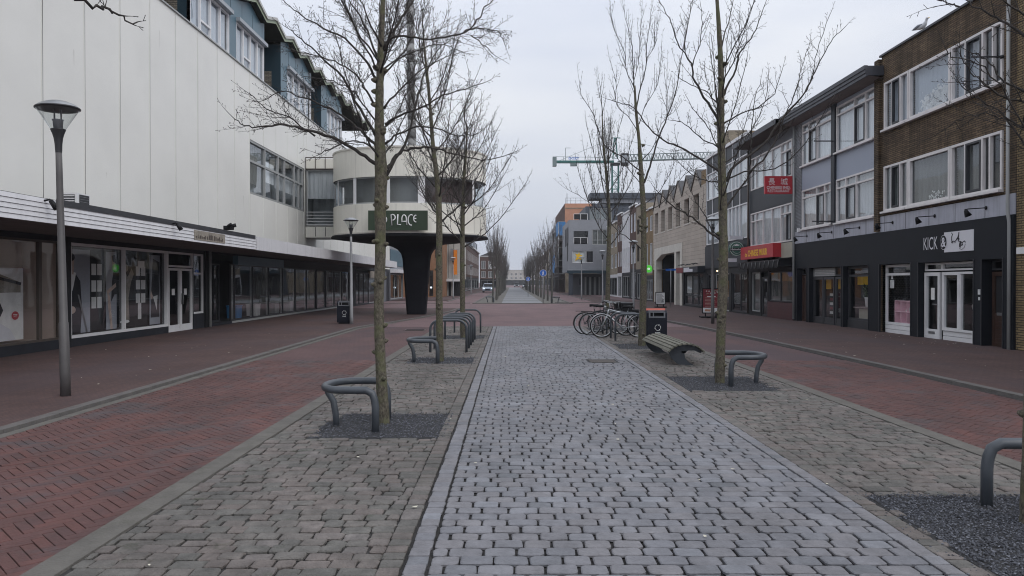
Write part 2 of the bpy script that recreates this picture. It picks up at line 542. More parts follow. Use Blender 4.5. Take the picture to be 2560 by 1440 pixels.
def barkmat(name, base, moss, mossamt):
    m, t, p = new_mat(name)
    n, l = t.nodes.new, t.links.new
    co = n("ShaderNodeTexCoord")
    mp_ = n("ShaderNodeMapping")
    mp_.inputs["Scale"].default_value = (1, 1, 0.7)
    l(co.outputs["Object"], mp_.inputs[0])
    a = n("ShaderNodeTexNoise")
    a.inputs["Scale"].default_value = 34
    a.inputs["Detail"].default_value = 6
    a.inputs["Roughness"].default_value = 0.7
    l(mp_.outputs[0], a.inputs["Vector"])
    b = n("ShaderNodeTexNoise")
    b.inputs["Scale"].default_value = 7
    b.inputs["Detail"].default_value = 6
    l(co.outputs["Object"], b.inputs["Vector"])
    ra = n("ShaderNodeValToRGB")
    ra.color_ramp.elements[0].position = 0.35
    ra.color_ramp.elements[0].color = tuple(c * 0.35 for c in base) + (1,)
    ra.color_ramp.elements[1].position = 0.65
    ra.color_ramp.elements[1].color = tuple(c * 1.6 for c in base) + (1,)
    l(a.outputs["Fac"], ra.inputs[0])
    rb = n("ShaderNodeMapRange")
    rb.inputs["From Min"].default_value = 0.48
    rb.inputs["From Max"].default_value = 0.62
    rb.inputs["To Max"].default_value = mossamt
    l(b.outputs["Fac"], rb.inputs["Value"])
    mx = n("ShaderNodeMix")
    mx.data_type = 'RGBA'
    mx.inputs[7].default_value = tuple(moss) + (1,)
    l(rb.outputs[0], mx.inputs[0])
    l(ra.outputs[0], mx.inputs[6])
    l(mx.outputs[2], p.inputs["Base Color"])
    p.inputs["Roughness"].default_value = 0.9
    bp = n("ShaderNodeBump")
    bp.inputs["Strength"].default_value = 0.9
    bp.inputs["Distance"].default_value = 0.012
    l(a.outputs["Fac"], bp.inputs["Height"])
    l(bp.outputs[0], p.inputs["Normal"])


barkmat("bark", (0.098, 0.086, 0.064), (0.105, 0.115, 0.05), 0.55)
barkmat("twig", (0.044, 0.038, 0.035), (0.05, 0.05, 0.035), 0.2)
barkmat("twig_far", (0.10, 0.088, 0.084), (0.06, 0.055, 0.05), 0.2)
barkmat("far_bark", (0.10, 0.096, 0.088), (0.07, 0.075, 0.05), 0.4)


# ------------------------------------------------------------------ mesh builder
class MB:
    def __init__(s):
        s.v, s.f, s.m, s.s, s.t = [], [], [], [], []
        s.mats = []
        s.tint = 0.5

    def mi(s, name):
        if name not in s.mats:
            s.mats.append(name)
        return s.mats.index(name)

    def face(s, pts, m, smooth=False):
        b = len(s.v)
        s.v.extend(pts)
        s.f.append(tuple(range(b, b + len(pts))))
        s.m.append(s.mi(m))
        s.s.append(smooth)
        s.t.append(s.tint)

    def faces(s, verts, faces, m, smooth=False):
        b = len(s.v)
        s.v.extend(verts)
        i = s.mi(m)
        for f in faces:
            s.f.append(tuple(b + k for k in f))
            s.m.append(i)
            s.s.append(smooth)
            s.t.append(s.tint)

    def box(s, x0, x1, y0, y1, z0, z1, m, fn=None):
        v = [(x0, y0, z0), (x1, y0, z0), (x1, y1, z0), (x0, y1, z0), (x0, y0, z1), (x1, y0, z1), (x1, y1, z1), (x0, y1, z1)]
        if fn:
            v = [fn(*p) for p in v]
        s.faces(v, [(0, 3, 2, 1), (4, 5, 6, 7), (0, 1, 5, 4), (1, 2, 6, 5), (2, 3, 7, 6), (3, 0, 4, 7)], m)

    def prism(s, poly, m, fn, h0, h1, cap=True):
        """poly: list of (a,b); fn(a,b,h)->xyz"""
        n = len(poly)
        v = [fn(a, b, h0) for a, b in poly] + [fn(a, b, h1) for a, b in poly]
        f = [(i, (i + 1) % n, n + (i + 1) % n, n + i) for i in range(n)]
        if cap:
            f += [tuple(range(n - 1, -1, -1)), tuple(range(n, 2 * n))]
        s.faces(v, f, m)

    def tube(s, pts, r, m, n=8, cap=True, smooth=True):
        pts = [Vector(p) for p in pts]
        L = len(pts)
        if not isinstance(r, (list, tuple)):
            r = [r] * L
        t0 = (pts[1] - pts[0]).normalized()
        up = Vector((0, 0, 1)) if abs(t0.z) < 0.9 else Vector((1, 0, 0))
        nrm = t0.cross(up).normalized()
        v, f = [], []
        for i in range(L):
            if i == 0:
                t = t0
            elif i == L - 1:
                t = (pts[i] - pts[i - 1])
            else:
                t = (pts[i + 1] - pts[i - 1])
            if t.length < 1e-9:
                t = t0
            t = t.normalized()
            nrm = (nrm - t * nrm.dot(t))
            if nrm.length < 1e-6:
                nrm = t.orthogonal()
            nrm.normalize()
            bn = t.cross(nrm)
            for k in range(n):
                a = 2 * math.pi * k / n
                v.append(tuple(pts[i] + (nrm * math.cos(a) + bn * math.sin(a)) * r[i]))
        for i in range(L - 1):
            for k in range(n):
                a, b = i * n + k, i * n + (k + 1) % n
                f.append((a, b, b + n, a + n))
        if cap:
            f.append(tuple(range(n - 1, -1, -1)))
            f.append(tuple(range((L - 1) * n, L * n)))
        s.faces(v, f, m, smooth)

    def bar(s, p, q, t, m):
        s.tube([p, q], t * 0.7071, m, 4, True, False)

    def lathe(s, prof, m, cx=0, cy=0, n=24, smooth=True, tilt=None):
        v, f = [], []
        for r, z in prof:
            for k in range(n):
                a = 2 * math.pi * k / n
                v.append((cx + r * math.cos(a), cy + r * math.sin(a), z))
        if tilt:
            v = [tuple(tilt @ Vector(p)) for p in v]
        for i in range(len(prof) - 1):
            for k in range(n):
                a, b = i * n + k, i * n + (k + 1) % n
                f.append((a, b, b + n, a + n))
        s.faces(v, f, m, smooth)

    def build(s, name, parent=None, world=True, label=None, cat=None, group=None, kind=None, origin=None):
        me = bpy.data.meshes.new(name)
        if world:
            if parent is not None:
                o = root_loc(parent)
            elif origin is not None:
                o = Vector(origin)
            elif kind:
                o = Vector((0, 0, 0))
            else:
                xs = [p[0] for p in s.v]
                ys = [p[1] for p in s.v]
                zs = [p[2] for p in s.v]
                o = Vector(((min(xs) + max(xs)) / 2, (min(ys) + max(ys)) / 2, min(zs)))
            ox, oy, oz = o
            vs = [(a - ox, b - oy, c - oz) for a, b, c in s.v]
        else:
            o = Vector(origin) if origin is not None else Vector((0, 0, 0))
            vs = s.v
        me.from_pydata(vs, [], s.f)
        for mn in s.mats:
            me.materials.append(MATS[mn])
        if len(s.mats) > 1:
            me.polygons.foreach_set("material_index", s.m)
        if any(s.s):
            me.polygons.foreach_set("use_smooth", s.s)
        if len(set(s.t)) > 1:
            at = me.attributes.new("tint", 'FLOAT', 'FACE')
            at.data.foreach_set("value", s.t)
        me.update()
        ob = bpy.data.objects.new(name, me)
        sc.collection.objects.link(ob)
        if parent is not None:
            ob.parent = parent
        else:
            ob.location = o
        tag(ob, label, cat, group, kind)
        return ob


def tag(o, label=None, cat=None, group=None, kind=None):
    if label:
        o["label"] = label
    if cat:
        o["category"] = cat
    if group:
        o["group"] = group
    if kind:
        o["kind"] = kind


def root_loc(o):
    while o.parent is not None:
        o = o.parent
    return Vector(o.location)


def thing(name, label, cat, loc=(0, 0, 0), rz=0.0, group=None):
    o = bpy.data.objects.new(name, None)
    sc.collection.objects.link(o)
    o.location = loc
    o.rotation_euler = (0, 0, rz)
    o.empty_display_size = 0.2
    tag(o, label, cat, group)
    return o


def copy_tree(o, parent=None):
    c = o.copy()
    sc.collection.objects.link(c)
    c.parent = parent
    for ch in list(o.children):
        copy_tree(ch, c)
    return c


def clone(src, loc, label, rz=0.0, scale=1.0, group=None):
    c = copy_tree(src)
    c.location = loc
    c.rotation_euler = (0, 0, rz)
    c.scale = (scale, scale, scale)
    c["label"] = label
    if group:
        c["group"] = group
    return c


# photo measurements (2560 px wide) turned into metres on a chosen real plane
F0 = 1900.0


def G(px, py):
    Y = 1.6 * F0 / (py - 706)
    return ((px - 1280) / F0 * Y, Y, 0)


def PY(px, py, Y):
    return ((px - 1280) / F0 * Y, Y, 1.6 - (py - 706) / F0 * Y)


def YX(px, X):
    return X * F0 / (px - 1280)


def text_shape(body, w, h, bold=0.0, res=3):
    """returns verts, faces of flat lettering scaled to w x h, lower left at 0,0"""
    cu = bpy.data.curves.new("lettering", 'FONT')
    cu.body = body
    cu.resolution_u = res
    cu.offset = bold
    ob = bpy.data.objects.new("lettering", cu)
    sc.collection.objects.link(ob)
    bpy.context.view_layer.update()
    dg = bpy.context.evaluated_depsgraph_get()
    me = bpy.data.meshes.new_from_object(ob.evaluated_get(dg))
    vs = [tuple(v.co) for v in me.vertices]
    fs = [tuple(p.vertices) for p in me.polygons]
    bpy.data.objects.remove(ob)
    bpy.data.curves.remove(cu)
    bpy.data.meshes.remove(me)
    if not vs:
        return [], []
    x0, x1 = min(v[0] for v in vs), max(v[0] for v in vs)
    y0, y1 = min(v[1] for v in vs), max(v[1] for v in vs)
    return [((v[0] - x0) / (x1 - x0) * w, (v[1] - y0) / (y1 - y0) * h) for v in vs], fs


def put_text(mb, body, fn, w, h, m, bold=0.0):
    v, f = text_shape(body, w, h, bold)
    if v:
        mb.faces([fn(a, b) for a, b in v], f, m)


class Fac:
    """a facade: u along the wall, v up, w into the building"""

    def __init__(s, ox, oy, u, n):
        s.o, s.u, s.n = (ox, oy), u, n

    def __call__(s, u, v, w):
        return (s.o[0] + u * s.u[0] - w * s.n[0], s.o[1] + u * s.u[1] - w * s.n[1], v)


LX, RX = -10.6, 11.6
FL = Fac(LX, 0, (0, 1), (1, 0))
FR = Fac(RX, 0, (0, 1), (-1, 0))


def fbox(mb, fc, u0, u1, v0, v1, w0, w1, m):
    mb.box(u0, u1, w0, w1, v0, v1, m, lambda a, b, c: fc(a, c, b))


def fquad(mb, fc, u0, u1, v0, v1, w, m):
    mb.face([fc(u0, v0, w), fc(u1, v0, w), fc(u1, v1, w), fc(u0, v1, w)], m)


def wall(mb, fc, u0, u1, v0, v1, ops, m, d=0.15, w=0.0, rm=None):
    us = sorted(set([u0, u1] + [a for o in ops for a in o[:2]]))
    vs = sorted(set([v0, v1] + [a for o in ops for a in o[2:4]]))
    for j in range(len(vs) - 1):
        run = None
        for i in range(len(us) - 1):
            cu, cv = (us[i] + us[i + 1]) / 2, (vs[j] + vs[j + 1]) / 2
            hole = any(o[0] < cu < o[1] and o[2] < cv < o[3] for o in ops)
            if not hole and run is None:
                run = us[i]
            if (hole or i == len(us) - 2) and run is not None:
                fquad(mb, fc, run, us[i] if hole else us[i + 1], vs[j], vs[j + 1], w, m)
                run = None
    rm = rm or m
    for o in ops:
        a, b, c, e = o[:4]
        for q in ([fc(a, c, w), fc(b, c, w), fc(b, c, w + d), fc(a, c, w + d)], [fc(a, e, w), fc(b, e, w), fc(b, e, w + d), fc(a, e, w + d)],
                  [fc(a, c, w), fc(a, e, w), fc(a, e, w + d), fc(a, c, w + d)], [fc(b, c, w), fc(b, e, w), fc(b, e, w + d), fc(b, c, w + d)]):
            mb.face(q, rm)


def body(mb, fc, u0, u1, v1, depth, m, w=0.0, v0=0.0, roof="roof_felt", front=None):
    """sides, back and roof of a building block"""
    mb.face([fc(u0, v0, w), fc(u0, v1, w), fc(u0, v1, w + depth), fc(u0, v0, w + depth)], m)
    mb.face([fc(u1, v0, w), fc(u1, v1, w), fc(u1, v1, w + depth), fc(u1, v0, w + depth)], m)
    fquad(mb, fc, u0, u1, v0, v1, w + depth, m)
    mb.face([fc(u0, v1, w), fc(u1, v1, w), fc(u1, v1, w + depth), fc(u0, v1, w + depth)], roof)
    if v0 > 0.01:
        mb.face([fc(u0, v0, w), fc(u1, v0, w), fc(u1, v0, w + depth), fc(u0, v0, w + depth)], m)
    if front:
        fquad(mb, fc, u0, u1, v0, v1, w, front)


def window(par, fc, u0, u1, v0, v1, mulls=(), trans=(), fm="white_frame", fw=0.06, w=0.08, pane="window_glass", back=None, backw=0.07, sill=None, dark=(), fd=0.06, blinds=None, name="window", proud=0.0):
    """frame + pane (+ curtain or room behind) ; mulls: u positions, trans: (v, ua, ub)"""
    mb = MB()
    w0, w1 = w - fd - proud, w
    fbox(mb, fc, u0, u1, v0, v0 + fw, w0, w1, fm)
    fbox(mb, fc, u0, u1, v1 - fw, v1, w0, w1, fm)
    fbox(mb, fc, u0, u0 + fw, v0 + fw, v1 - fw, w0, w1, fm)
    fbox(mb, fc, u1 - fw, u1, v0 + fw, v1 - fw, w0, w1, fm)
    ms = []
    for mu in mulls:
        mw = fw
        if isinstance(mu, tuple):
            mu, mw = mu
        fbox(mb, fc, mu - mw / 2, mu + mw / 2, v0 + fw, v1 - fw, w0 + 0.002, w1, fm)
        ms.append((mu, mw))
    for tr in trans:
        tv, ua, ub = tr[:3]
        fbox(mb, fc, ua, ub, tv - fw / 2, tv + fw / 2, w0 + 0.004, w1, fm)
    for (a, b, c, e) in dark:        # dark casement inside a light frame
        for q in ((a, b, c, c + 0.05), (a, b, e - 0.05, e), (a, a + 0.05, c + 0.05, e - 0.05), (b - 0.05, b, c + 0.05, e - 0.05)):
            fbox(mb, fc, q[0], q[1], q[2], q[3], w0 - 0.012, w1 - 0.01, "dark_frame")
    o = mb.build(name, par)
    g = MB()
    fquad(g, fc, u0 + fw * .5, u1 - fw * .5, v0 + fw * .5, v1 - fw * .5, w1 - 0.02, pane)
    g.build("pane", o)
    if sill:
        sb = MB()
        fbox(sb, fc, u0 - 0.03, u1 + 0.03, v0 - 0.06, v0 - 0.002, w - 0.16 - proud, w, sill)
        sb.build("sill", o)
    if back:
        items = back if isinstance(back, list) else [(u0, u1, v0, v1, back, backw)]
        cb = MB()
        for it in items:
            a, b, c, e, mm, dw = it
            if dw < 0.3:      # hanging cloth with real folds
                nseg = max(4, int((b - a) / 0.07))
                for i in range(nseg):
                    ua, ub = a + (b - a) * i / nseg, a + (b - a) * (i + 1) / nseg
                    wa, wb = w + dw + 0.018 * math.sin(i * 2.1), w + dw + 0.018 * math.sin((i + 1) * 2.1)
                    cb.face([fc(ua, c, wa), fc(ub, c, wb), fc(ub, e, wb), fc(ua, e, wa)], mm)
            else:
                fquad(cb, fc, a, b, c, e, w + dw, mm)
                for q in ([(a, c), (b, c)], [(a, e), (b, e)], [(a, c), (a, e)], [(b, c), (b, e)]):
                    (p1, r1), (p2, r2) = q
                    cb.face([fc(p1, r1, w), fc(p2, r2, w), fc(p2, r2, w + dw), fc(p1, r1, w + dw)], mm)
        cb.build("curtain" if backw < 0.3 and not isinstance(back, list) else "room", o)
    return o


# ================================================================== GROUND
def sheet(name, x0, x1, y0, y1, z, m, label=None):
    mb = MB()
    mb.face([(x0, y0, z), (x1, y0, z), (x1, y1, z), (x0, y1, z)], m)
    return mb.build(name, kind="structure")


gmb = MB()
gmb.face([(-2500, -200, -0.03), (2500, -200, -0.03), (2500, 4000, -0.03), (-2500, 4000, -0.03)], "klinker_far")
gmb.build("ground", kind="structure")


def interp(poly, y):
    for (ya, xa), (yb, xb) in zip(poly, poly[1:]):
        if ya <= y <= yb:
            return xa + (xb - xa) * (y - ya) / (yb - ya)
    return poly[0][1] if y < poly[0][0] else poly[-1][1]


KERB_L = [(-6, -5.42), (26.2, -5.45), (28, -5.2), (30, -4.75), (34, -4.1), (41, -3.35), (46, -3.2)]
KERB_R = [(-6, 7.0), (14, 6.98), (17.4, 6.92), (22, 6.8), (26, 6.62), (29.5, 6.42), (31, 6.3)]
ML, MR = -2.66, 4.47       # edges of the middle strip
PL, PR = -0.60, 2.46       # cobbled path
YE = 27.3                  # end of the near strip

# road carriageways: sheets under and beyond the modelled bricks
mb = MB()
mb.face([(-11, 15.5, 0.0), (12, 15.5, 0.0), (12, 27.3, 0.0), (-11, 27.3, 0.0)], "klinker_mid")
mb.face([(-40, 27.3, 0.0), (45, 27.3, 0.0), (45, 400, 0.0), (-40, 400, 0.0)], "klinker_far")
mb.face([(-11, -8, -0.004), (12, -8, -0.004), (12, 15.5, -0.004), (-11, 15.5, -0.004)], "red_joint")
mb.build("road", kind="structure")


def herring(mb, x0, x1, y0, y1, rng, xl, xr, W=0.078, z=0.008):
    L = 3 * W
    c45 = math.sqrt(0.5)
    n = int(max(x1 - x0, y1 - y0) / W * 1.5) + 4
    cx, cy = (x0 + x1) / 2, (y0 + y1) / 2
    for i in range(-n, n):
        for j in range(-n, n):
            k = (i - j) % 6
            if k == 0:
                a0, a1, b0, b1 = i * W, i * W + L, j * W, j * W + W
            elif k == 5:
                a0, a1, b0, b1 = i * W, i * W + W, j * W, j * W + L
            else:
                continue
            ca, cb_ = (a0 + a1) / 2, (b0 + b1) / 2
            X, Y = cx + (ca - cb_) * c45, cy + (ca + cb_) * c45
            if not (xl(Y) < X < xr(Y) and y0 < Y < y1):
                continue
            ga, gb = (0.0012, 0.0014) if k == 0 else (0.0032, 0.0016)
            zz = z + rng.uniform(-0.0018, 0.0018)
            tx, ty = rng.uniform(-0.012, 0.012), rng.uniform(-0.012, 0.012)
            vt = []
            for ins, dz in ((0.0025, 0), (0, -0.003), (0, -0.012)):
                for (p, q) in ((a0 + ga + ins, b0 + gb + ins), (a1 - ga - ins, b0 + gb + ins), (a1 - ga - ins, b1 - gb - ins), (a0 + ga + ins, b1 - gb - ins)):
                    vt.append((cx + (p - q) * c45, cy + (p + q) * c45, zz + dz + (p - ca) * tx + (q - cb_) * ty))
            mb.tint = rng.random()
            mb.faces(vt, [(0, 1, 2, 3)] + [(a + 4, (a + 1) % 4 + 4, (a + 1) % 4, a) for a in range(4)] + [(a + 8, (a + 1) % 4 + 8, (a + 1) % 4 + 4, a + 4) for a in range(4)], "klinker")


rng = random.Random(5)
mb = MB()
herring(mb, -5.5, ML, 1.6, 15.5, rng, lambda y: -5.22, lambda y: ML + 0.03)
mb.build("road_bricks", kind="structure").name = "road_surface"
mb = MB()
herring(mb, MR, 7.0, 2.4, 15.5, rng, lambda y: MR - 0.03, lambda y: interp(KERB_R, y) - 0.16)
mb.build("road_surface", kind="structure")

# pavements (a little higher than the road) and kerbs
PZ = 0.045


def pav(name, x_out, kerb, y1, side):
    mb = MB()
    ys = sorted(set([-8, 120] + [k[0] for k in kerb] + [4, 8, 12, 20, 24]))
    ys = [y for y in ys if y <= y1]
    for a, b in zip(ys, ys[1:]):
        mb.face([(x_out, a, PZ), (interp(kerb, a), a, PZ), (interp(kerb, b), b, PZ), (x_out, b, PZ)], "pavement_brick")
    return mb.build(name, kind="structure")


pav("pavement", LX - 1, KERB_L, 46, -1)
pav("pavement", RX + 1, KERB_R, 31, 1)


def kerb_band(kerb, w, side, z, z0, m, name, y1=None, off=0.0, seg=1.0):
    mb = MB()
    y = kerb[0][0]
    ye = y1 or kerb[-1][0]
    while y < ye:
        b = min(y + seg, ye)
        xa, xb = interp(kerb, y) + off, interp(kerb, b) + off
        gp = 0.004
        zz = z + rng.uniform(-0.0015, 0.0015)
        v = [(xa, y + gp, z0), (xa + side * w, y + gp, z0), (xb + side * w, b - gp, z0), (xb, b - gp, z0)]
        v += [(p[0] + (0.008 if (i in (0, 3)) == (side > 0) else -0.008), p[1], zz) for i, p in enumerate(v)]
        mb.faces(v, [(4, 5, 6, 7), (0, 1, 5, 4), (1, 2, 6, 5), (2, 3, 7, 6), (3, 0, 4, 7)], m)
        y = b
    return mb.build(name, kind="structure")


kerb_band(KERB_L, 0.16, -1, PZ + 0.006, -0.02, "kerb_concrete", "kerb", off=0.08)
kerb_band(KERB_L, 0.14, 1, 0.012, -0.02, "band_concrete", "gutter", off=0.085, y1=30)
kerb_band(KERB_R, 0.16, 1, PZ + 0.006, -0.02, "kerb_concrete", "kerb", off=-0.04)
kerb_band(KERB_R, 0.10, -1, 0.010, -0.02, "gutter", "gutter", off=-0.045)
kerb_band([(-6, ML), (YE, ML)], 0.2, 1, 0.022, -0.02, "band_concrete", "kerb", seg=2.0)
kerb_band([(-6, MR), (YE, MR)], 0.2, -1, 0.022, -0.02, "band_concrete", "kerb", seg=2.0)

# far pavements beyond the crossing
mb = MB()
for (x0, x1, y0, y1) in ((-10.6, -5.4, 66, 300), (6.6, 12, 31, 66), (6.9, 9.5, 66, 300)):
    mb.face([(x0, y0, 0.03), (x1, y0, 0.03), (x1, y1, 0.03), (x0, y1, 0.03)], "pavement_brick")
mb.build("pavement", kind="structure")
mb = MB()
for (x0, y0, x1, y1) in ((-5.4, 64, -5.4, 260), (6.3, 31, 6.9, 56), (6.9, 66, 6.9, 260), (-10.5, 58, -3.2, 58.2), (3.4, 60, 11.0, 58.8), (-2.9, 57.2, 4.5, 57.2), (-2.9, 57.3, -2.9, 240), (4.5, 57.3, 4.5, 240)):
    d = Vector((x1 - x0, y1 - y0, 0)).normalized()
    nn = Vector((-d.y, d.x, 0)) * (0.1 if abs(d.y) > .5 else 0.28)
    a, b = Vector((x0, y0, 0.036)), Vector((x1, y1, 0.036))
    mb.box(0, 1, -1, 1, 0.0, 0.036, "kerb_concrete", lambda t, q, z: tuple((a + (b - a) * t + nn * q)[:2]) + (z,))
mb.build("kerb", kind="structure")

# bedding under the stone strip
mb = MB()
mb.face([(ML + .01, -6, 0.004), (MR - .01, -6, 0.004), (MR - .01, YE, 0.004), (ML + .01, YE, 0.004)], "joint")
mb.build("stone_bed", kind="structure")

PITS = [(-2.06, -0.72, 7.75, 9.15), (-2.06, -0.74, 14.75, 16.05), (-2.06, -0.74, 21.3, 22.7),
        (2.64, 4.22, 3.6, 5.62), (2.60, 3.95, 11.1, 12.75), (2.60, 3.9, 18.0, 19.6), (2.6, 3.9, 25.0, 26.4), (-2.06, -.72, 1.1, 2.5)]


def in_pit(x, y, e=0.0):
    return any(a - e < x < b + e and c - e < y < d + e for a, b, c, d in PITS)


def stone(mb, cx, cy, a, b, ch, z, rng, m, wob=0.0, edge=0.008):
    a2, b2 = a / 2, b / 2
    if ch > 0:
        c1, c2 = ch * rng.uniform(0.7, 1.5), ch * rng.uniform(0.7, 1.5)
        o = [(-a2 + c1 * 1.15, -b2), (a2 - c2 * 1.15, -b2), (a2 - c2 * .28, -b2 + c2 * .38), (a2, -b2 + c2 * 1.1), (a2, b2 - c1 * 1.1), (a2 - c1 * .28, b2 - c1 * .38), (a2 - c1 * 1.15, b2), (-a2 + c2 * 1.15, b2), (-a2 + c2 * .28, b2 - c2 * .38), (-a2, b2 - c2 * 1.1), (-a2, -b2 + c1 * 1.1), (-a2 + c1 * .28, -b2 + c1 * .38)]
    else:
        o = [(-a2, -b2), (a2, -b2), (a2, b2), (-a2, b2)]
    o = [(p + rng.uniform(-wob, wob), q + rng.uniform(-wob, wob)) for p, q in o]
    n = len(o)
    tx, ty = rng.uniform(-0.02, 0.02), rng.uniform(-0.02, 0.02)
    v = []
    for k, dz in ((edge, 0), (0, -edge * 0.7), (0, -0.018)):
        for p, q in o:
            sx = 1 - k / a2
            sy = 1 - k / b2
            v.append((cx + p * sx, cy + q * sy, z + dz + p * tx + q * ty))
    mb.faces(v, [tuple(range(n))] + [(i + n, (i + 1) % n + n, (i + 1) % n, i) for i in range(n)] + [(i + 2 * n, (i + 1) % n + 2 * n, (i + 1) % n + n, i + n) for i in range(n)], m)


rng = random.Random(11)
mb = MB()
rowh = 0.135
y = 1.8
ri = 0
while y < YE - 0.03:
    drift = -0.0035 * (y - 4)
    xl, xr = PL + 0.135 + drift, PR - 0.115 + drift * .6
    # bordering rows
    for sx, sw in ((PL + 0.065 + drift, 0.118), (PR - 0.055 + drift * .6, 0.105)):
        mb.tint = min(1, max(0, rng.gauss(0.55, 0.22)))
        stone(mb, sx + rng.uniform(-.004, .004), y + rowh / 2, sw, rowh - 0.009, 0.008, 0.028 + rng.uniform(-.002, .002), rng, "cobble", 0.003, 0.006)
    x = xl - (0.0 if ri % 2 else 0.0)
    first = True
    while x < xr - 0.02:
        L = rng.uniform(0.165, 0.205)
        if first and ri % 2:
            L *= 0.5
        first = False
        if x + L > xr - 0.06:
            L = xr - x
        mb.tint = min(1, max(0, rng.gauss(0.5, 0.24)))
        stone(mb, x + L / 2, y + rowh / 2 + rng.uniform(-.003, .003), L - rng.uniform(.011, .020), rowh - rng.uniform(.011, .017), 0.018 if y < 16 else .015, 0.028 + rng.uniform(-.003, .003), rng, "cobble", 0.003, 0.007)
        x += L
    y += rowh
    ri += 1
mb.build("cobbled_path", kind="structure")

mb = MB()
for (x0, x1) in ((ML + 0.21, PL - 0.005), (PR + 0.01, MR - 0.21)):
    y = 1.7 if x0 < 0 else 1.9
    ri = 0
    while y < YE - 0.03:
        rh = rng.uniform(0.108, 0.132)
        drift = -0.0035 * (y - 4)
        xa, xb = (x0, x1 + drift) if x0 < 0 else (x0 + drift * .6, x1)
        # margin stones beside the path
        mx = xb - 0.075 if x0 < 0 else xa + 0.06
        mb.tint = min(1, max(0, rng.gauss(0.55, 0.25)))
        stone(mb, mx, y + rh / 2, 0.125, rh - 0.010, 0.008, 0.024 + rng.uniform(-.002, .002), rng, "verge_stone", 0.004, 0.006)
        if x0 < 0:
            xb -= 0.142
        else:
            xa += 0.128
        x = xa - rng.uniform(0, 0.12)
        while x < xb - 0.02:
            L = rng.uniform(0.11, 0.215)
            if x + L > xb - 0.05:
                L = xb - x
            xs = max(x, xa)
            Le = x + L - xs
            if Le > 0.03 and not in_pit(xs + Le / 2, y + rh / 2):
                mb.tint = min(1, max(0, rng.gauss(0.5, 0.25)))
                stone(mb, xs + Le / 2, y + rh / 2, Le - rng.uniform(.006, .014), rh - rng.uniform(.006, .014), 0.012, 0.022 + rng.uniform(-.006, .006), rng, "verge_stone", 0.007, 0.009)
            x += L
        y += rh
        ri += 1
mb.build("stone_verge", kind="structure")

# gravel in the tree pits
for pi, (x0, x1, y0, y1) in enumerate(PITS):
    mb = MB()
    mb.face([(x0 - .03, y0 - .03, 0.010), (x1 + .03, y0 - .03, 0.010), (x1 + .03, y1 + .03, 0.010), (x0 - .03, y1 + .03, 0.010)], "soil")
    cnt = int((x1 - x0) * (y1 - y0) * (5600 if y0 < 7 else 2700 if y0 < 12 else 1200 if y0 < 17 else 500))
    if pi == 7:
        cnt = 200
    for i in range(cnt):
        e = abs(rng.gauss(0, .12)) if rng.random() < 0.14 else 0.015
        x, y = rng.uniform(x0 - e, x1 + e), rng.uniform(y0 - e, y1 + e)
        r = rng.uniform(0.005, 0.0105) * (1 if y0 < 12 else 1.35)
        z = rng.uniform(0.010, 0.026) if in_pit(x, y) else 0.024
        a = rng.uniform(0, 6.28)
        v = []
        for k in range(4):
            rr = r * rng.uniform(0.7, 1.25)
            v.append((x + math.cos(a + k * 1.57) * rr, y + math.sin(a + k * 1.57) * rr, z + rng.uniform(-.4, .4) * r))
        v.append((x + rng.uniform(-.3, .3) * r, y + rng.uniform(-.3, .3) * r, z + r * rng.uniform(.5, .9)))
        mb.tint = rng.random()
        mb.faces(v, [(0, 1, 4), (1, 2, 4), (2, 3, 4), (3, 0, 4)], "gravel")
    mb.build("gravel", label="dark grey gravel filling a square tree pit in the stone strip", cat="gravel", kind="stuff")

# scraps of leaf and paper lying about
mb = MB()
for i in range(150):
    zone = rng.random()
    if zone < 0.35:
        x, y, z = rng.uniform(-9.5, -5.7), rng.uniform(8, 24), PZ + 0.004
    elif zone < 0.7:
        x, y, z = rng.uniform(-2.5, 4.3), 3 + 18 * rng.random() ** 1.5, 0.034
    else:
        x, y, z = rng.uniform(7.2, 11.4), rng.uniform(10, 24), PZ + 0.004
    if i < 26:
        x, y, z = rng.gauss(10.9, .35), rng.uniform(18, 25), PZ + .004
    r = rng.uniform(0.006, 0.022)
    a = rng.uniform(0, 6.28)
    pts = [(x + math.cos(a + k * 1.257) * r * (1.6 if k % 2 else .7), y + math.sin(a + k * 1.257) * r, z + rng.uniform(0, .008)) for k in range(5)]
    mb.face(pts, "litter")
mb.build("litter", label="small pale leaf and paper scraps scattered over the paving", cat="litter", kind="stuff")
# ================================================================== LEFT: long white shop building
BL = thing("shop_building", "long white panelled building with a canopy over dark shop windows and a zigzag roof", "building", (LX, 30, 0))
Y0, Y1, ZC, ZT = 6.0, 65.8, 3.02, 10.1
band = (30.75, 38.75, 5.2, 7.4)
mb = MB()
# dark backing so that the seams between panels read as gaps
wall(mb, FL, Y0, Y1, 2.7, ZT - 0.02, [band], "seam", 0.2, 0.045)
n0 = 15.5 - 1.7 * 6
k = 0
while n0 + 1.7 * k < Y1:
    a, b = max(Y0, n0 + 1.7 * k), min(Y1, n0 + 1.7 * (k + 1))
    k += 1
    if b <= a:
        continue
    g = 0.017
    segs = [(a, b, ZC - 0.3, ZT)]
    if b > band[0] and a < band[1]:
        segs = []
        if a < band[0]:
            segs.append((a, band[0] + g, ZC - .3, ZT))
        aa, bb = max(a, band[0]), min(b, band[1])
        segs += [(aa, bb, ZC - .3, band[2]), (aa, bb, band[3], ZT)]
        if b > band[1]:
            segs.append((band[1] - g, b, ZC - .3, ZT))
    for (p, q, c, e) in segs:
        fquad(mb, FL, p + g, q - g, c, e, 0.0, "white_panel")
        fbox(mb, FL, q - g - 0.028, q - g - 0.004, c, e, -0.012, -0.001, "white_panel")
mb.build("wall", BL)
mb = MB()
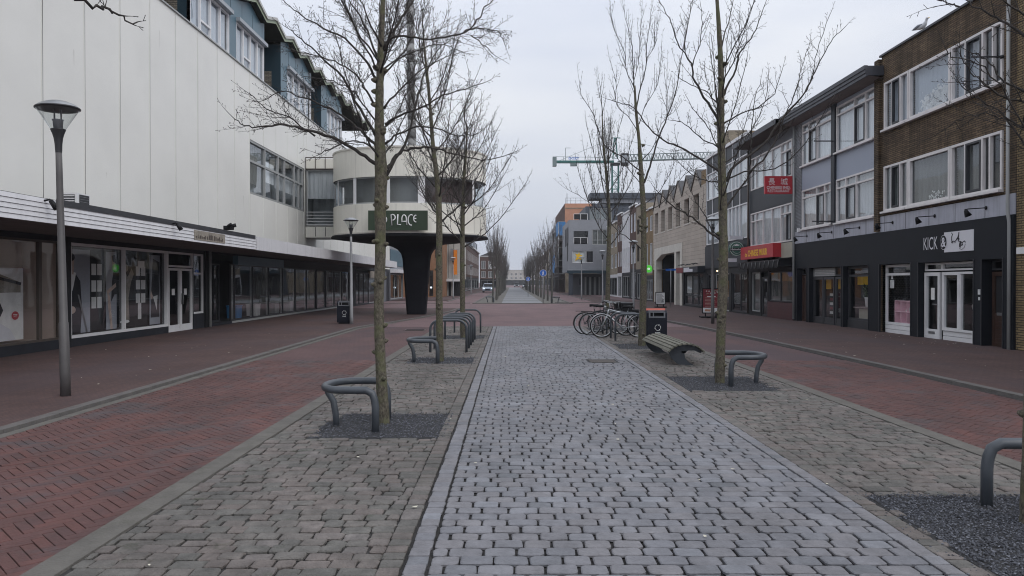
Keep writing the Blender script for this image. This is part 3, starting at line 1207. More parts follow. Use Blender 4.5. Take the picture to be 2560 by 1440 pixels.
for (u_, v0_, v1_, w_) in ((18.43, 6.8, 7.25, .012), (30.06, 4.55, 5.05, .016), (19.9, 4.3, 4.5, .01), (17.6, 5.3, 5.5, .01), (30.2, 4.1, 4.5, .008), (33.9, 4.6, 5.15, .01), (36.1, 4.75, 5.15, .008), (22.9, 8.6, 9.2, .007)):
    mb.face([FL(u_ - w_, v1_, -.0015), FL(u_ + w_ * .6, v1_ - .05, -.0015), FL(u_ + w_ * .2, v0_, -.0015), FL(u_ - w_ * .3, v0_ + .1, -.0015)], "stain")
mb.build("rain_stain", BL)
mb = MB()
fbox(mb, FL, Y0, 55.5, ZT, ZT + 0.05, -0.05, 0.12, "grey_frame")
mb.build("coping", BL)
mb = MB()
fbox(mb, FL, Y0, 25.5, ZC + 0.16, ZC + 0.24, -0.07, -0.001, "dark_frame")
fbox(mb, FL, 25.5, 64, ZC + 0.13, ZC + 0.18, -0.05, -0.001, "dark_frame")
mb.tube([FL(12, ZC + .30, -.06), FL(24, ZC + .27, -.06), FL(25.4, ZC + .2, -.1)], 0.02, "black_plastic", 5)
mb.build("flashing", BL)
# window band on the first floor
window(BL, FL, *band, mulls=[32.75, 34.6, 35.6, 37.2, (38.0, .05)], trans=[(6.55, 30.8, 38.7)], fm="grey_frame", fw=0.09, w=0.12, fd=.1,
       back=[(30.8, 32.7, 5.25, 7.35, "curtain_grey", 0.1), (32.8, 34.55, 6.0, 6.9, "curtain_white", 0.1), (32.8, 38.7, 5.25, 7.35, "interior_grey", 0.7), (34.7, 38.7, 5.9, 6.55, "curtain_net", 0.12)], backw=.4)
# top floor
segs = [("w", 16.5, 20.2), ("r", 21.4, 24.3), ("w", 25.1, 28.6), ("t", 28.6, 29.3), ("w", 29.3, 32.6), ("r", 32.6, 34.9), ("t", 34.9, 35.9), ("w", 35.9, 40.2), ("r", 40.2, 42.3), ("t", 42.3, 43.6), ("w", 43.6, 47.4)]
tf = MB()
tdk = MB()
solid = [(25.1, 32.6), (34.9, 40.2), (42.3, 47.4), (14.0, 21.4)]
for a, b in solid:
    ops = [(s[1], s[2], ZT + .04, 11.66) for s in segs if s[0] == "w" and a <= s[1] < b]
    wall(tf, FL, a, b, ZT + 0.03, 12.5, ops, "teal", 0.12, 0.0)
    # side faces of the projecting volume
    for e in (a, b):
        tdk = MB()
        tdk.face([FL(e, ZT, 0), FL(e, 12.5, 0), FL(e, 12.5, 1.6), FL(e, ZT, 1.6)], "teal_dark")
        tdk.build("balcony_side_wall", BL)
    # triangular infill following the roof edge
    y = a
    while y < b - 1e-6:
        nb_ = min(b, (math.floor((y - 30.84) / 1.275 + 1e-6) + 1) * 1.275 + 30.84)
        zf = lambda q: 12.56 + 0.37 * abs(1 - ((q - 30.84) / 1.275) % 2) - .02
        tf.face([FL(y, 12.5, 0), FL(nb_, 12.5, 0), FL(nb_, zf(nb_), 0), FL(y, zf(y), 0)], "teal")
        y = nb_
    q = a + 1.2
    while q < b:
        fbox(tf, FL, q, q + 0.02, 11.68, 12.5, -0.006, 0.0, "teal_dark")
        q += 1.2
tf.build("top_floor_cladding", BL)
for (a, b) in ((21.4, 25.1), (32.6, 34.9), (40.2, 42.3)):
    mb = MB()
    # back wall of the balcony and the pale brick cheek seen at its far side
    fquad(mb, FL, a, b, ZT, 12.6, 1.6, "soffit_green")
    mb.build("balcony_wall", BL)
    mb = MB()
    mb.face([FL(b - .012, ZT, 0.42), FL(b - .012, 11.28, 0.42), FL(b - .012, 11.28, 1.59), FL(b - .012, ZT, 1.59)], "pale_brick")
    mb.build("brick_cheek", BL)
for s in segs:
    if s[0] == "w":
        a, b = s[1], s[2]
        nm = 4
        ms = [a + (b - a) * i / nm for i in range(1, nm)]
        seg1 = (ms[0], ms[1])
        wd = window(BL, FL, a, b, ZT + .04, 11.66, mulls=ms, trans=[(10.55, ms[0], ms[1])], fw=0.07, w=0.1, fd=.09, back="curtain_sky_sheen")
        mb = MB()
        fbox(mb, FL, a - .03, b + .03, 11.66, 11.80, -0.16, -0.001, "blind_box")
        mb.build("sunblind_box", BL)
# roof: folded plate, peaks and valleys along the street
mb = MB()
ed = MB()
ys = [30.84 + 1.275 * i for i in range(-13, 20)]
ys = [y for y in ys if y <= 55.6]
zr = lambda y: 12.56 + 0.37 * abs(1 - ((y - 30.84) / 1.275) % 2)
for a, b in zip(ys, ys[1:]):
    za, zb = zr(a), zr(b)
    mb.face([FL(a, za, -.25), FL(b, zb, -.25), FL(b, zb, 10), FL(a, za, 10)], "soffit_green")
    mb.face([FL(a, za + .2, -.25), FL(b, zb + .2, -.25), FL(b, zb + .2, 10), FL(a, za + .2, 10)], "roof_felt")
    ed.face([FL(a, za, -.26), FL(b, zb, -.26), FL(b, zb + .14, -.26), FL(a, za + .14, -.26)], "roof_edge_green")
    ed.faces([FL(a, za + .14, -.32), FL(b, zb + .14, -.32), FL(b, zb + .27, -.32), FL(a, za + .27, -.32), FL(a, za + .14, -.2), FL(b, zb + .14, -.2), FL(b, zb + .27, -.2), FL(a, za + .27, -.2)],
             [(0, 1, 2, 3), (0, 1, 5, 4), (3, 2, 6, 7)], "roof_edge_white")
e = ys[-1]
mb.face([FL(e, zr(e), -.25), FL(e, zr(e) + .25, -.25), FL(e, zr(e) + .25, 10), FL(e, zr(e), 10)], "roof_edge_green")
rf = mb.build("roof", BL)
ed.build("roof_edge", BL)
mb = MB()
body(mb, FL, Y0, 47.4, 12.55, 9, "soffit_green", w=1.61)
mb.face([FL(Y0, ZT, .1), FL(Y1, ZT, .1), FL(Y1, ZT, 12), FL(Y0, ZT, 12)], "roof_felt")
mb.face([FL(Y1, 0, .06), FL(Y1, ZT, .06), FL(Y1, ZT, 12), FL(Y1, 0, 12)], "white_panel")
mb.face([FL(Y0, 0, .06), FL(Y0, ZT, .06), FL(Y0, ZT, 12), FL(Y0, 0, 12)], "white_panel")
fquad(mb, FL, Y0, Y1, 0, ZT, 12, "white_panel")
mb.build("rear_wall", BL)

# canopy
CX = -8.6
FC = Fac(CX, 0, (0, 1), (1, 0))
mb = MB()
d = abs(LX - CX)
fbox(mb, FC, Y0, 56.7, 2.69, 2.75, 0.0, d + .2, "canopy_under")
fbox(mb, FC, Y0, 56.7, 3.10, 3.13, 0.02, d + .2, "roof_felt")
cn_ = mb.build("canopy", BL)
mb = MB()
for i in range(5):
    z0 = 2.70 + i * 0.09
    v = [FC(Y0, z0, -.03), FC(25.5, z0, -.03), FC(25.5, z0 + .083, -.015), FC(Y0, z0 + .083, -.015), FC(Y0, z0, .03), FC(25.5, z0, .03), FC(25.5, z0 + .083, .03), FC(Y0, z0 + .083, .03)]
    mb.faces(v, [(0, 1, 2, 3), (0, 1, 5, 4), (3, 2, 6, 7), (1, 2, 6, 5)], "white_siding")
fbox(mb, FC, Y0, 25.5, 2.7, 3.16, .031, .05, "seam")
fbox(mb, FC, 25.56, 56.7, 2.69, 3.14, -.02, .05, "white_siding")
fbox(mb, FC, 56.65, 56.7, 2.69, 3.14, .05, d, "white_siding")
mb.build("fascia", cn_)
mb = MB()
fbox(mb, FC, 14.3, 25.4, 3.05, 3.17, -.034, -.0301, "dark_frame")
mb.build("weather_strip", cn_)

# ground floor wall pieces
mb = MB()
ops = [(7.5, 17.9, 0.26, 2.56), (18.2, 23.4, 0.25, 2.56), (23.45, 25.3, 0.04, 2.56), (25.3, 26.15, 0.55, 2.56), (26.6, 50.5, 0.14, 2.62), (51.4, 64, 0.05, 2.5)]
wall(mb, FL, Y0, Y1, 0, 2.7, ops, "plinth_dark", 0.12, 0.0)
for (a, b) in ((17.9, 18.2), (26.15, 26.6), (50.5, 51.4)):
    fbox(mb, FL, a + .02, b - .02, 0.0, 2.7, -0.06, -0.001, "dark_paint")
mb.build("shopfront_wall", BL)
mb = MB()
mb.tube([FL(26.4, 0.05, -.12), FL(26.4, 2.68, -.12)], 0.045, "grey_frame", 8)
mb.build("drainpipe", BL)


def room(name, u0, u1, v0, v1, dp, m, fm_="interior_floor", fc=FL, par=BL, w=.14):
    mb = MB()
    fquad(mb, fc, u0, u1, v0, v1, w + dp, m)
    for e in (u0, u1):
        mb.face([fc(e, v0, w), fc(e, v1, w), fc(e, v1, w + dp), fc(e, v0, w + dp)], m)
    mb.face([fc(u0, v0, w), fc(u1, v0, w), fc(u1, v0, w + dp), fc(u0, v0, w + dp)], fm_)
    mb.face([fc(u0, v1, w), fc(u1, v1, w), fc(u1, v1, w + dp), fc(u0, v1, w + dp)], m)
    return mb.build(name, par)


room("display_room", 7.5, 17.9, 0.26, 2.56, 0.8, "interior_beige", "interior_beige")
window(BL, FL, 7.5, 17.9, .26, 2.56, mulls=[(10.2, .05), (13.8, .05), (17.15, .12)], fm="bronze_frame", fw=.05, w=.1, pane="shop_glass", name="shop_window")
window(BL, FL, 18.2, 23.4, .25, 2.56, mulls=[(20.8, .05)], fm="white_frame", fw=.07, w=.08, fd=.1, pane="shop_glass", name="shop_window")
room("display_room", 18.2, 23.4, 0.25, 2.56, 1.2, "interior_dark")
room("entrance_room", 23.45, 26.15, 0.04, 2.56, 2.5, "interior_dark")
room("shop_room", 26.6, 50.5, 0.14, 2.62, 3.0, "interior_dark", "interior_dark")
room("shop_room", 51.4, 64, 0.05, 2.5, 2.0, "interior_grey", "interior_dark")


def poster(label, fc, u0, u1, v0, v1, w, base, shapes, name="poster"):
    """flat print hung in a window; shapes are polygons in 0..1 coordinates of the sheet"""
    mb = MB()
    fbox(mb, fc, u0, u1, v0, v1, w, w + .006, base)
    for i, (m, pts) in enumerate(shapes):
        mb.face([fc(u0 + (u1 - u0) * a, v0 + (v1 - v0) * b, w - .002 - .0012 * i) for a, b in pts], m)
    return mb.build(name, label=label, cat="poster")


def blob(cx, cy, rx, ry, n=14):
    return [(cx + rx * math.cos(6.2832 * i / n), cy + ry * math.sin(6.2832 * i / n)) for i in range(n)]


def papers(x0, y0, dx, dy, nx, ny, w, h):
    return [("paper", [(x0 + i * dx, y0 + j * dy), (x0 + i * dx + w, y0 + j * dy), (x0 + i * dx + w, y0 + j * dy + h), (x0 + i * dx, y0 + j * dy + h)]) for i in range(nx) for j in range(ny)]


poster("window poster of a seated woman in a dark jumper with a red round badge", FL, 14.9, 17.18, .32, 1.92, .45, "paper",
       [("poster_tan", [(.2, .66), (.96, .66), (.96, .80), (.5, .97), (.2, .8)]), ("suit", [(.3, .92), (.34, .95), (.97, .80), (.96, .76)]),
        ("suit", [(.0, .25), (.62, .25), (.70, .42), (.64, .56), (.50, .62), (.34, .62), (.2, .52)]), ("poster_skin", blob(.44, .69, .07, .08)),
        ("brown_wood", blob(.47, .735, .10, .07)), ("brown_wood", [(.50, .76), (.59, .70), (.58, .55), (.51, .58)]), ("scaffold_blue", [(.2, .0), (.4, .0), (.56, .24), (.3, .3)]),
        ("sign_white", [(.4, .0), (.88, .0), (.80, .15), (.65, .25), (.54, .24)]), ("sign_red", blob(.87, .34, .055, .06)), ("paper", [(.84, .35), (.90, .35), (.90, .358), (.84, .358)]), ("paper", [(.845, .33), (.895, .33), (.895, .338), (.845, .338)])])
poster("window poster of a standing woman in a black suit holding a cane", FL, 18.3, 19.45, .34, 2.42, .2, "poster_grey",
       [("suit", [(.02, .0), (.62, .0), (.68, .3), (.62, .62), (.42, .72), (.28, .76), (.06, .72), (.0, .5)]), ("paper", [(.24, .74), (.32, .5), (.46, .72)]),
        ("poster_skin", [(.22, .70), (.36, .70), (.38, .80), (.20, .80)]), ("poster_skin", blob(.26, .85, .13, .085)), ("suit", blob(.25, .905, .16, .05)), ("suit", [(.10, .9), (.16, .9), (.14, .78), (.10, .78)]),
        ("poster_skin", blob(.30, .28, .13, .045)), ("steel", [(.50, .46), (.56, .46), (.9, .0), (.84, .0)])])
poster("black notice panel with six white sheets beside the suit poster", FL, 19.5, 20.2, .34, 2.30, .24, "dark_paint", papers(.12, .30, .38, .22, 2, 3, .32, .15))
poster("window poster of a leaning woman in a dark dress and white stockings", FL, 20.22, 20.76, .34, 2.42, .2, "poster_grey",
       [("suit", [(.45, .35), (.8, .45), (1, .45), (1, .75), (.75, .8), (.55, .62)]), ("poster_skin", [(.5, .95), (.8, .95), (.9, .75), (.6, .78)]), ("poster_skin", [(.05, .5), (.9, .6), (.95, .55), (.1, .45)]),
        ("poster_skin", [(.1, .5), (.35, .42), (.6, .0), (.4, .0), (.15, .32)]), ("suit", [(.5, .95), (.85, .97), (.95, .85), (.6, .88)])])
poster("tan window poster of a posing dancer next to the shop door", FL, 20.88, 21.75, .34, 2.42, .2, "interior_dark",
       [("poster_tan", [(.3, .1), (.65, .1), (.6, .4), (.75, .6), (.95, .72), (.8, .8), (.55, .68), (.4, .74), (.2, .62), (.35, .4)]), ("poster_tan", blob(.45, .8, .13, .05)), ("paper", blob(.35, .08, .3, .025))])
poster("black notice panel with six white sheets and a long slip near the shop door", FL, 21.8, 22.6, .34, 2.30, .24, "dark_paint", papers(.12, .34, .38, .2, 2, 3, .32, .14) + [("paper", [(.25, .1), (.5, .1), (.5, .34), (.25, .34)]), ("paper", [(.25, .86), (.75, .86), (.75, .96), (.25, .96)])])
poster("dark window poster of a dancer in black beside the door frame", FL, 22.65, 23.32, .34, 2.42, .2, "poster_grey",
       [("suit", [(.1, .1), (.9, .1), (.95, .9), (.3, .95), (.15, .5)]), ("paper", [(.3, .4), (.75, .42), (.65, .2), (.5, .3)]), ("poster_skin", [(.1, .5), (.3, .4), (.2, .35), (.05, .42)])])
# entrance doors
window(BL, FL, 23.45, 25.3, 2.08, 2.56, fm="white_frame", fw=.06, w=.08, pane="shop_glass", name="transom_window")
for i, (a, b) in enumerate(((23.5, 24.36), (24.39, 25.26))):
    o = window(BL, FL, a, b, .05, 2.05, fm="white_frame", fw=.075, w=.08, pane="shop_glass", name="door")
    mb = MB()
    fbox(mb, FL, a + .075, b - .075, .125, .26, .03, .07, "white_frame")
    mb.build("kick_panel", o)
    mb = MB()
    h = b - .04 if i == 0 else a + .04
    mb.tube([FL(h, .9, -.03), FL(h, 1.25, -.03)], .012, "steel", 6)
    mb.build("handle", o)
    mb = MB()
    fbox(mb, FL, a + .3, a + .5, 1.2, 1.4, .05, .055, "paper")
    mb.build("notice", o)
window(BL, FL, 25.3, 26.15, .55, 2.56, trans=[(1.9, 25.36, 26.1)], fm="white_frame", fw=.06, w=.08, pane="shop_glass", name="sidelight")
# dark glazed front
mm = [29.2 + 2.05 * i for i in range(11)]
window(BL, FL, 28.75, 50.5, .14, 2.3, mulls=[(q, .06) for q in mm[0:]], fm="dark_frame", fw=.05, w=.1, pane="shop_glass", name="shop_window")
window(BL, FL, 26.65, 28.7, .14, 2.3, fm="dark_frame", fw=.05, w=.5, pane="shop_glass", name="shop_window")
mb = MB()
fbox(mb, FL, 29.1, 34.9, 2.28, 2.62, -.12, .09, "teal")
fbox(mb, FL, 34.87, 34.9, 2.28, 2.62, -.125, -.12, "teal")
fbox(mb, FL, 34.95, 50.5, 2.31, 2.62, 0.0, .09, "dark_paint")
mb.build("header_panel", BL)
mb = MB()
for q in mm:
    fbox(mb, FL, q + .035, q + .16, .16, 2.28, .16, .2, "grey_frame")
fbox(mb, FL, 28.75, 50.5, .06, .14, -.02, .1, "grey_frame")
mb.build("inner_post", BL)
mb = MB()
for q in (41.3, 43.4):
    fbox(mb, FL, q, q + .12, .14, 2.3, .02, .099, "dark_frame")
mb.build("door_post", BL)
window(BL, FL, 51.4, 56.5, .05, 2.3, mulls=[53, (54.6, .1)], fm="dark_frame", fw=.07, w=.1, pane="shop_glass", name="shop_window")
window(BL, FL, 56.6, 59.5, .05, 1.9, mulls=[], fm="grey_frame", fw=.07, w=.1, pane="shop_glass", name="door")
mb = MB()
fbox(mb, FL, 59.6, 64, .0, 2.5, -.02, .1, "grey_render")
fbox(mb, FL, 56.6, 59.3, 1.95, 2.45, -.03, .08, "poster_tan")
mb.build("side_panel", BL)
mb = MB()
for (y, z) in ((60.2, 1.85), (60.2, 1.4)):
    fbox(mb, FL, y, y + .5, z, z + .25, -.06, -.021, "sign_white")
mb.build("meter_box", BL)

# stuff in the dark shop: a few chairs and crates catching light
def small_chair(label, x, y, rz, m="weathered_wood"):
    t = thing("chair", label, "chair", (x, y, .14), rz)
    a = MB()
    a.box(-.2, .2, -.2, .2, .42, .46, m)
    a.build("seat", t, world=False)
    b = MB()
    b.prism([(-.2, .5), (.2, .5), (.18, .92), (0, .97), (-.18, .92)], m, lambda p, q, h: (p, h, q), .17, .2)
    b.build("backrest", t, world=False)
    for sx in (-1, 1):
        for sy in (-1, 1):
            c = MB()
            c.tube([(sx * .19, sy * .19, 0), (sx * .17, sy * .17, .42)], [.014, .018], m, 6)
            c.build("leg", t, world=False)
    return t


small_chair("wooden chair standing inside the dark shop next to the drainpipe", LX - .9, 27.4, .6)
for i, (y, c, lab) in enumerate(((31.2, "scaffold_blue", "blue plastic crate inside the first dark shop window"), (33.5, "pot_white", "white tub inside the second dark shop window"), (36.2, "interior_grey", "grey tub inside the third dark shop window"), (38.6, "pot_white", "white tub inside the fourth dark shop window"))):
    mb = MB()
    mb.prism([(-.28, .14), (.28, .14), (.33, .62), (-.33, .62)], c, lambda p, q, h, y=y: (LX - .6 - h, y + p, q), 0, .4)
    mb.prism([(-.35, .62), (.35, .62), (.35, .66), (-.35, .66)], c, lambda p, q, h, y=y: (LX - .58 - h, y + p, q), 0, .44)
    mb.build("crate", label=lab, cat="crate")

# things mounted on the canopy
t = thing("air_conditioner", "white outdoor air conditioner unit sitting on the canopy against the wall", "air conditioner", (-9.65, 16.85, 3.13))
mb = MB()
mb.box(-9.82, -9.5, 16.6, 17.12, 3.2, 3.56, "white_frame")
mb.build("casing", t)
mb = MB()
mb.box(-9.5, -9.48, 16.70, 17.06, 3.24, 3.53, "dark_frame")
for i in range(5):
    mb.box(-9.48, -9.474, 16.70, 17.06, 3.26 + i * .055, 3.267 + i * .055, "steel")
mb.build("fan_grille", t)
mb = MB()
mb.box(-9.79, -9.54, 16.588, 16.6, 3.25, 3.52, "dark_frame")
for i in range(5):
    mb.box(-9.79, -9.54, 16.58, 16.588, 3.26 + i * .055, 3.28 + i * .055, "white_frame")
mb.build("side_grille", t)
for y in (16.66, 17.02):
    mb = MB()
    mb.box(-9.82, -9.5, y, y + .04, 3.131, 3.2, "steel")
    mb.build("foot", t)


def floodlight(label, y, z=3.02):
    t = thing("floodlight", label, "floodlight", (CX, y, z), 0, "spotlights on the canopy fascia")
    a = MB()
    a.tube([(CX + .02, y, z + .1), (CX + .12, y, z + .12), (CX + .18, y, z + .06)], .02, "black_plastic", 6)
    a.build("arm", t)
    b = MB()
    b.tube([(CX + .14, y, z + .10), (CX + .24, y + .02, z - .05)], [.04, .055], "black_plastic", 10)
    b.build("lamp_head", t)


floodlight("black spotlight on the striped canopy fascia near the lamp post", 13.95, 3.0)
floodlight("black spotlight on the striped canopy fascia further along towards the stained patch", 19.2, 2.98)
mb = MB()
mb.box(-8.75, -8.5, 23.05, 23.25, 3.2, 3.32, "black_plastic")
mb.tube([(-8.6, 23.15, 3.3), (-8.42, 23.2, 3.35)], [.05, .06], "black_plastic", 8)
mb.tube([(-8.6, 23.0, 3.3), (-8.45, 22.85, 3.34)], [.04, .05], "black_plastic", 8)
mb.tube([(-8.7, 23.15, 3.12), (-8.7, 23.15, 3.2)], .03, "black_plastic", 6)
mb.build("security_camera", label="cluster of small black cameras on top of the canopy edge", cat="camera")
mb = MB()
FCs = Fac(CX + .031, 0, (0, 1), (1, 0))
fbox(mb, FCs, 20.5, 22.7, 2.76, 3.02, -.004, .0, "poster_tan")
for i in range(16):
    a = 20.6 + i * .125
    fbox(mb, FCs, a, a + rng.uniform(.05, .11), 2.80, 2.80 + rng.uniform(.04, .12) + .06 * math.exp(-((i - 8) / 3) ** 2), -.007, -.004, "bronze_frame")
mb.build("faded_sign", label="faded brown remnant of a sign glued on the striped canopy fascia", cat="sign")

# ================================================================== the round pavilion on one pillar
RC = (-5.0, 37.4)
RA, RB = 3.72, 2.95
PV = thing("round_pavilion", "cream drum shaped pavilion raised on one black tapering pillar, with a band of windows", "building", (RC[0], RC[1], 0))


def ring(mb, k0, z0, k1, z1, m, a0=0, a1=360, n=72, smooth=True):
    v, f = [], []
    for i in range(n + 1):
        a = R(a0 + (a1 - a0) * i / n)
        v.append((RC[0] + RA * k0 * math.cos(a), RC[1] + RB * k0 * math.sin(a), z0))
        v.append((RC[0] + RA * k1 * math.cos(a), RC[1] + RB * k1 * math.sin(a), z1))
    for i in range(n):
        f.append((2 * i, 2 * i + 2, 2 * i + 3, 2 * i + 1))
    mb.faces(v, f, m, smooth)


mb = MB()
ring(mb, 1.0, 3.90, 1.0, 5.20, "cream_panel")
ring(mb, 1.0, 5.20, .95, 5.20, "cream_panel", smooth=False)
ring(mb, 1.0, 6.42, .95, 6.42, "dark_frame", smooth=False)
ring(mb, 1.0, 6.42, 1.0, 7.72, "cream_panel")
for a in range(10, 360, 32):     # thin joints between the curved sheets
    for (z0, z1) in ((3.92, 5.18), (6.44, 7.7)):
        ring(mb, 1.0012, z0, 1.0012, z1, "seam", a, a + .14, 1, False)
mb.build("drum_wall", PV)
mb = MB()
ring(mb, 1.012, 7.72, 1.012, 7.80, "pale_concrete")
ring(mb, 1.012, 7.72, .98, 7.72, "pale_concrete", smooth=False)
ring(mb, 1.012, 7.80, .0, 7.84, "roof_felt", smooth=False)
mb.build("roof", PV)
mb = MB()
ring(mb, 1.015, 3.84, 1.015, 3.90, "pale_concrete")
ring(mb, 1.015, 3.90, .99, 3.90, "pale_concrete", smooth=False)
ring(mb, 1.03, 3.79, 1.015, 3.84, "black_paint", smooth=False)
ring(mb, 1.03, 3.72, 1.03, 3.79, "black_paint")
ring(mb, 1.03, 3.72, .60, 3.52, "pillar_dark", smooth=False)
mb.build("underside", PV)
mb = MB()
ring(mb, .86, 5.20, .86, 6.42, "interior_brown", -74, 100)
ring(mb, .86, 5.20, .86, 6.42, "curtain_grey", 100, 286)
ring(mb, .0, 5.21, .97, 5.21, "interior_floor", smooth=False)
ring(mb, .0, 6.41, .97, 6.41, "interior_grey", smooth=False)
mb.build("core_room", PV)
# window ring: glass + posts
posts = [(-180 + 8, 1.0), (-152, 1.0), (-128, 1.6), (-100, 1.6), (-76, 2.6), (-30, 1.2), (5, 1.5), (40, 1.5), (90, 1.5), (130, 1.5), (165, 1.5)]
mb = MB()
ring(mb, .975, 5.20, .975, 5.27, "grey_frame")
ring(mb, .975, 6.36, .975, 6.42, "grey_frame")
for a, wd in posts:
    ring(mb, .985, 5.20, .985, 6.42, "white_frame", a - wd, a + wd, 3)
    for e in (a - wd, a + wd):
        ring(mb, .985, 5.20, .985, 6.42, "white_frame", e, e + .01, 1)
o = mb.build("window_frame", PV)
mb = MB()
ring(mb, .965, 5.2, .965, 6.42, "window_glass")
mb.build("pane", o)
# pillar: rounded rectangle cross-sections
mb = MB()
prof = [(0.46, 0.0), (0.50, .5), (0.55, 1.2), (0.61, 2.1), (0.66, 2.75), (0.72, 3.0), (0.86, 3.2), (1.08, 3.34), (1.42, 3.45), (1.85, 3.52), (2.3, 3.56)]
v, f = [], []
n = 40
px, py = -4.68, 37.3
for h, z in prof:
    ex = 5 if h < 0.8 else max(2.2, 5 - (h - .8) * 3)
    bl = min(1, max(0, (h - .7) / 1.4))
    cx, cy = px * (1 - bl) + RC[0] * bl, py * (1 - bl) + RC[1] * bl
    for i in range(n):
        a = 2 * math.pi * i / n
        c, s_ = math.cos(a), math.sin(a)
        rr = 1 / (abs(c) ** ex + abs(s_) ** ex) ** (1 / ex)
        v.append((cx + h * rr * c, cy + h * rr * s_ * (.85 if h < 1.2 else .8), z))
for i in range(len(prof) - 1):
    for k_ in range(n):
        a, b = i * n + k_, i * n + (k_ + 1) % n
        f.append((a, b, b + n, a + n))
mb.faces(v, f, "pillar_dark", True)
mb.build("pillar", PV)
# glazed bridge to the building
FB = Fac(0, 38.9, (1, 0), (0, -1))
mb = MB()
fbox(mb, FB, -10.56, -8.95, 3.90, 4.45, 0, 2.2, "cream_panel")
for q in (-10.06, -9.56):
    fbox(mb, FB, q, q + .03, 3.95, 4.42, -.012, 0.0, "dark_frame")
mb.build("bridge_floor", PV)
mb = MB()
fbox(mb, FB, -10.56, -8.95, 7.37, 7.42, -.05, 2.2, "bronze_frame")
fbox(mb, FB, -10.56, -8.95, 7.42, 7.90, 0, .05, "cream_panel")
for q in (-10.56, -10.06, -9.56, -9.0):
    fbox(mb, FB, q, q + .03, 7.42, 8.0, -.03, 0.0, "bronze_frame")
fbox(mb, FB, -10.56, -8.95, 7.96, 8.0, -.03, .02, "bronze_frame")
mb.build("bridge_roof", PV)
window(PV, FB, -10.52, -9.0, 4.47, 7.36, mulls=[], fm="grey_frame", fw=.07, w=.1, back=[(-10.5, -9.0, 5.9, 7.3, "curtain_net", .12), (-10.5, -9.0, 4.5, 7.36, "interior_grey", 1.2)], backw=.4)
mb = MB()
for i in range(5):
    mb.tube([FB(-10.5, 4.55 + i * .16, -.06), FB(-9.0, 4.55 + i * .16, -.06)], .018, "white_frame", 6)
mb.build("railing", PV)
# sign board
SB = Fac(0, 34.25, (1, 0), (0, -1))
t = thing("sign_board", "dark green sign board with curly white letters on the front of the round pavilion", "sign", (-5.1, 34.3, 3.95))
mb = MB()
fbox(mb, SB, -6.48, -3.80, 3.95, 4.84, 0, .09, "sign_green")
for q in (-6.2, -4.1):
    fbox(mb, SB, q, q + .06, 4.1, 4.7, .09, .35, "dark_frame")
mb.build("board", t)
mb = MB()
ub = -5.44


def stroke(pts, r=.030):
    mb.tube([SB(ub + a, 4.17 + b, -.008) for a, b in pts], r, "white_print", 6, True, True)


arc = lambda cx, cy, rx, ry, a0, a1, n=10: [(cx + rx * math.cos(R(a0 + (a1 - a0) * i / n)), cy + ry * math.sin(R(a0 + (a1 - a0) * i / n))) for i in range(n + 1)]
stroke([(.03, .0), (.0, .48)] + arc(.06, .36, .12, .13, 90, -90))                       # P
stroke([(.30, .50), (.28, .04), (.44, .03)])                                             # L
stroke([(.48, .14)] + arc(.58, .30, .10, .17, 190, 0) + [(.70, .02)])
stroke([(.50, .17), (.67, .18)])                                                         # A
stroke(arc(.90, .24, .14, .24, 60, 285))                                                 # C
stroke(arc(1.10, .30, .09, .15, 70, 290)); stroke([(1.03, .30), (1.13, .31)])            # E
stroke(arc(-.27, .26, .07, .12, -70, 70, 5), .022)
mb.build("lettering", t)
# mast rising above the pavilion
mb = MB()
x0, y0_, _ = PY(1031, 400, 38.2)
x1 = PY(1025, 0, 38.2)[0]
zs_ = [7.84 + i * 0.95 for i in range(13)]
for i, (a, b) in enumerate(zip(zs_, zs_[1:])):
    tt = (a - 7.84) / 12
    tb = (b - 7.84) / 12
    xa, xb = x0 + (x1 - x0) * tt * 1.4, x0 + (x1 - x0) * tb * 1.4
    ra, rb = .22 - .06 * tt, .22 - .06 * tb
    mb.tube([(xa, 38.2, a + .012), (xb, 38.2, b)], [ra, rb], "mast_grey", 14)
    mb.tube([(xa, 38.2, a - .002), (xa, 38.2, a + .014)], ra * .97, "seam", 10)
mb.build("mast", label="tall segmented grey mast rising from the roof of the round pavilion", cat="mast")

# ================================================================== RIGHT ROW
def curt(*r):
    return list(r)


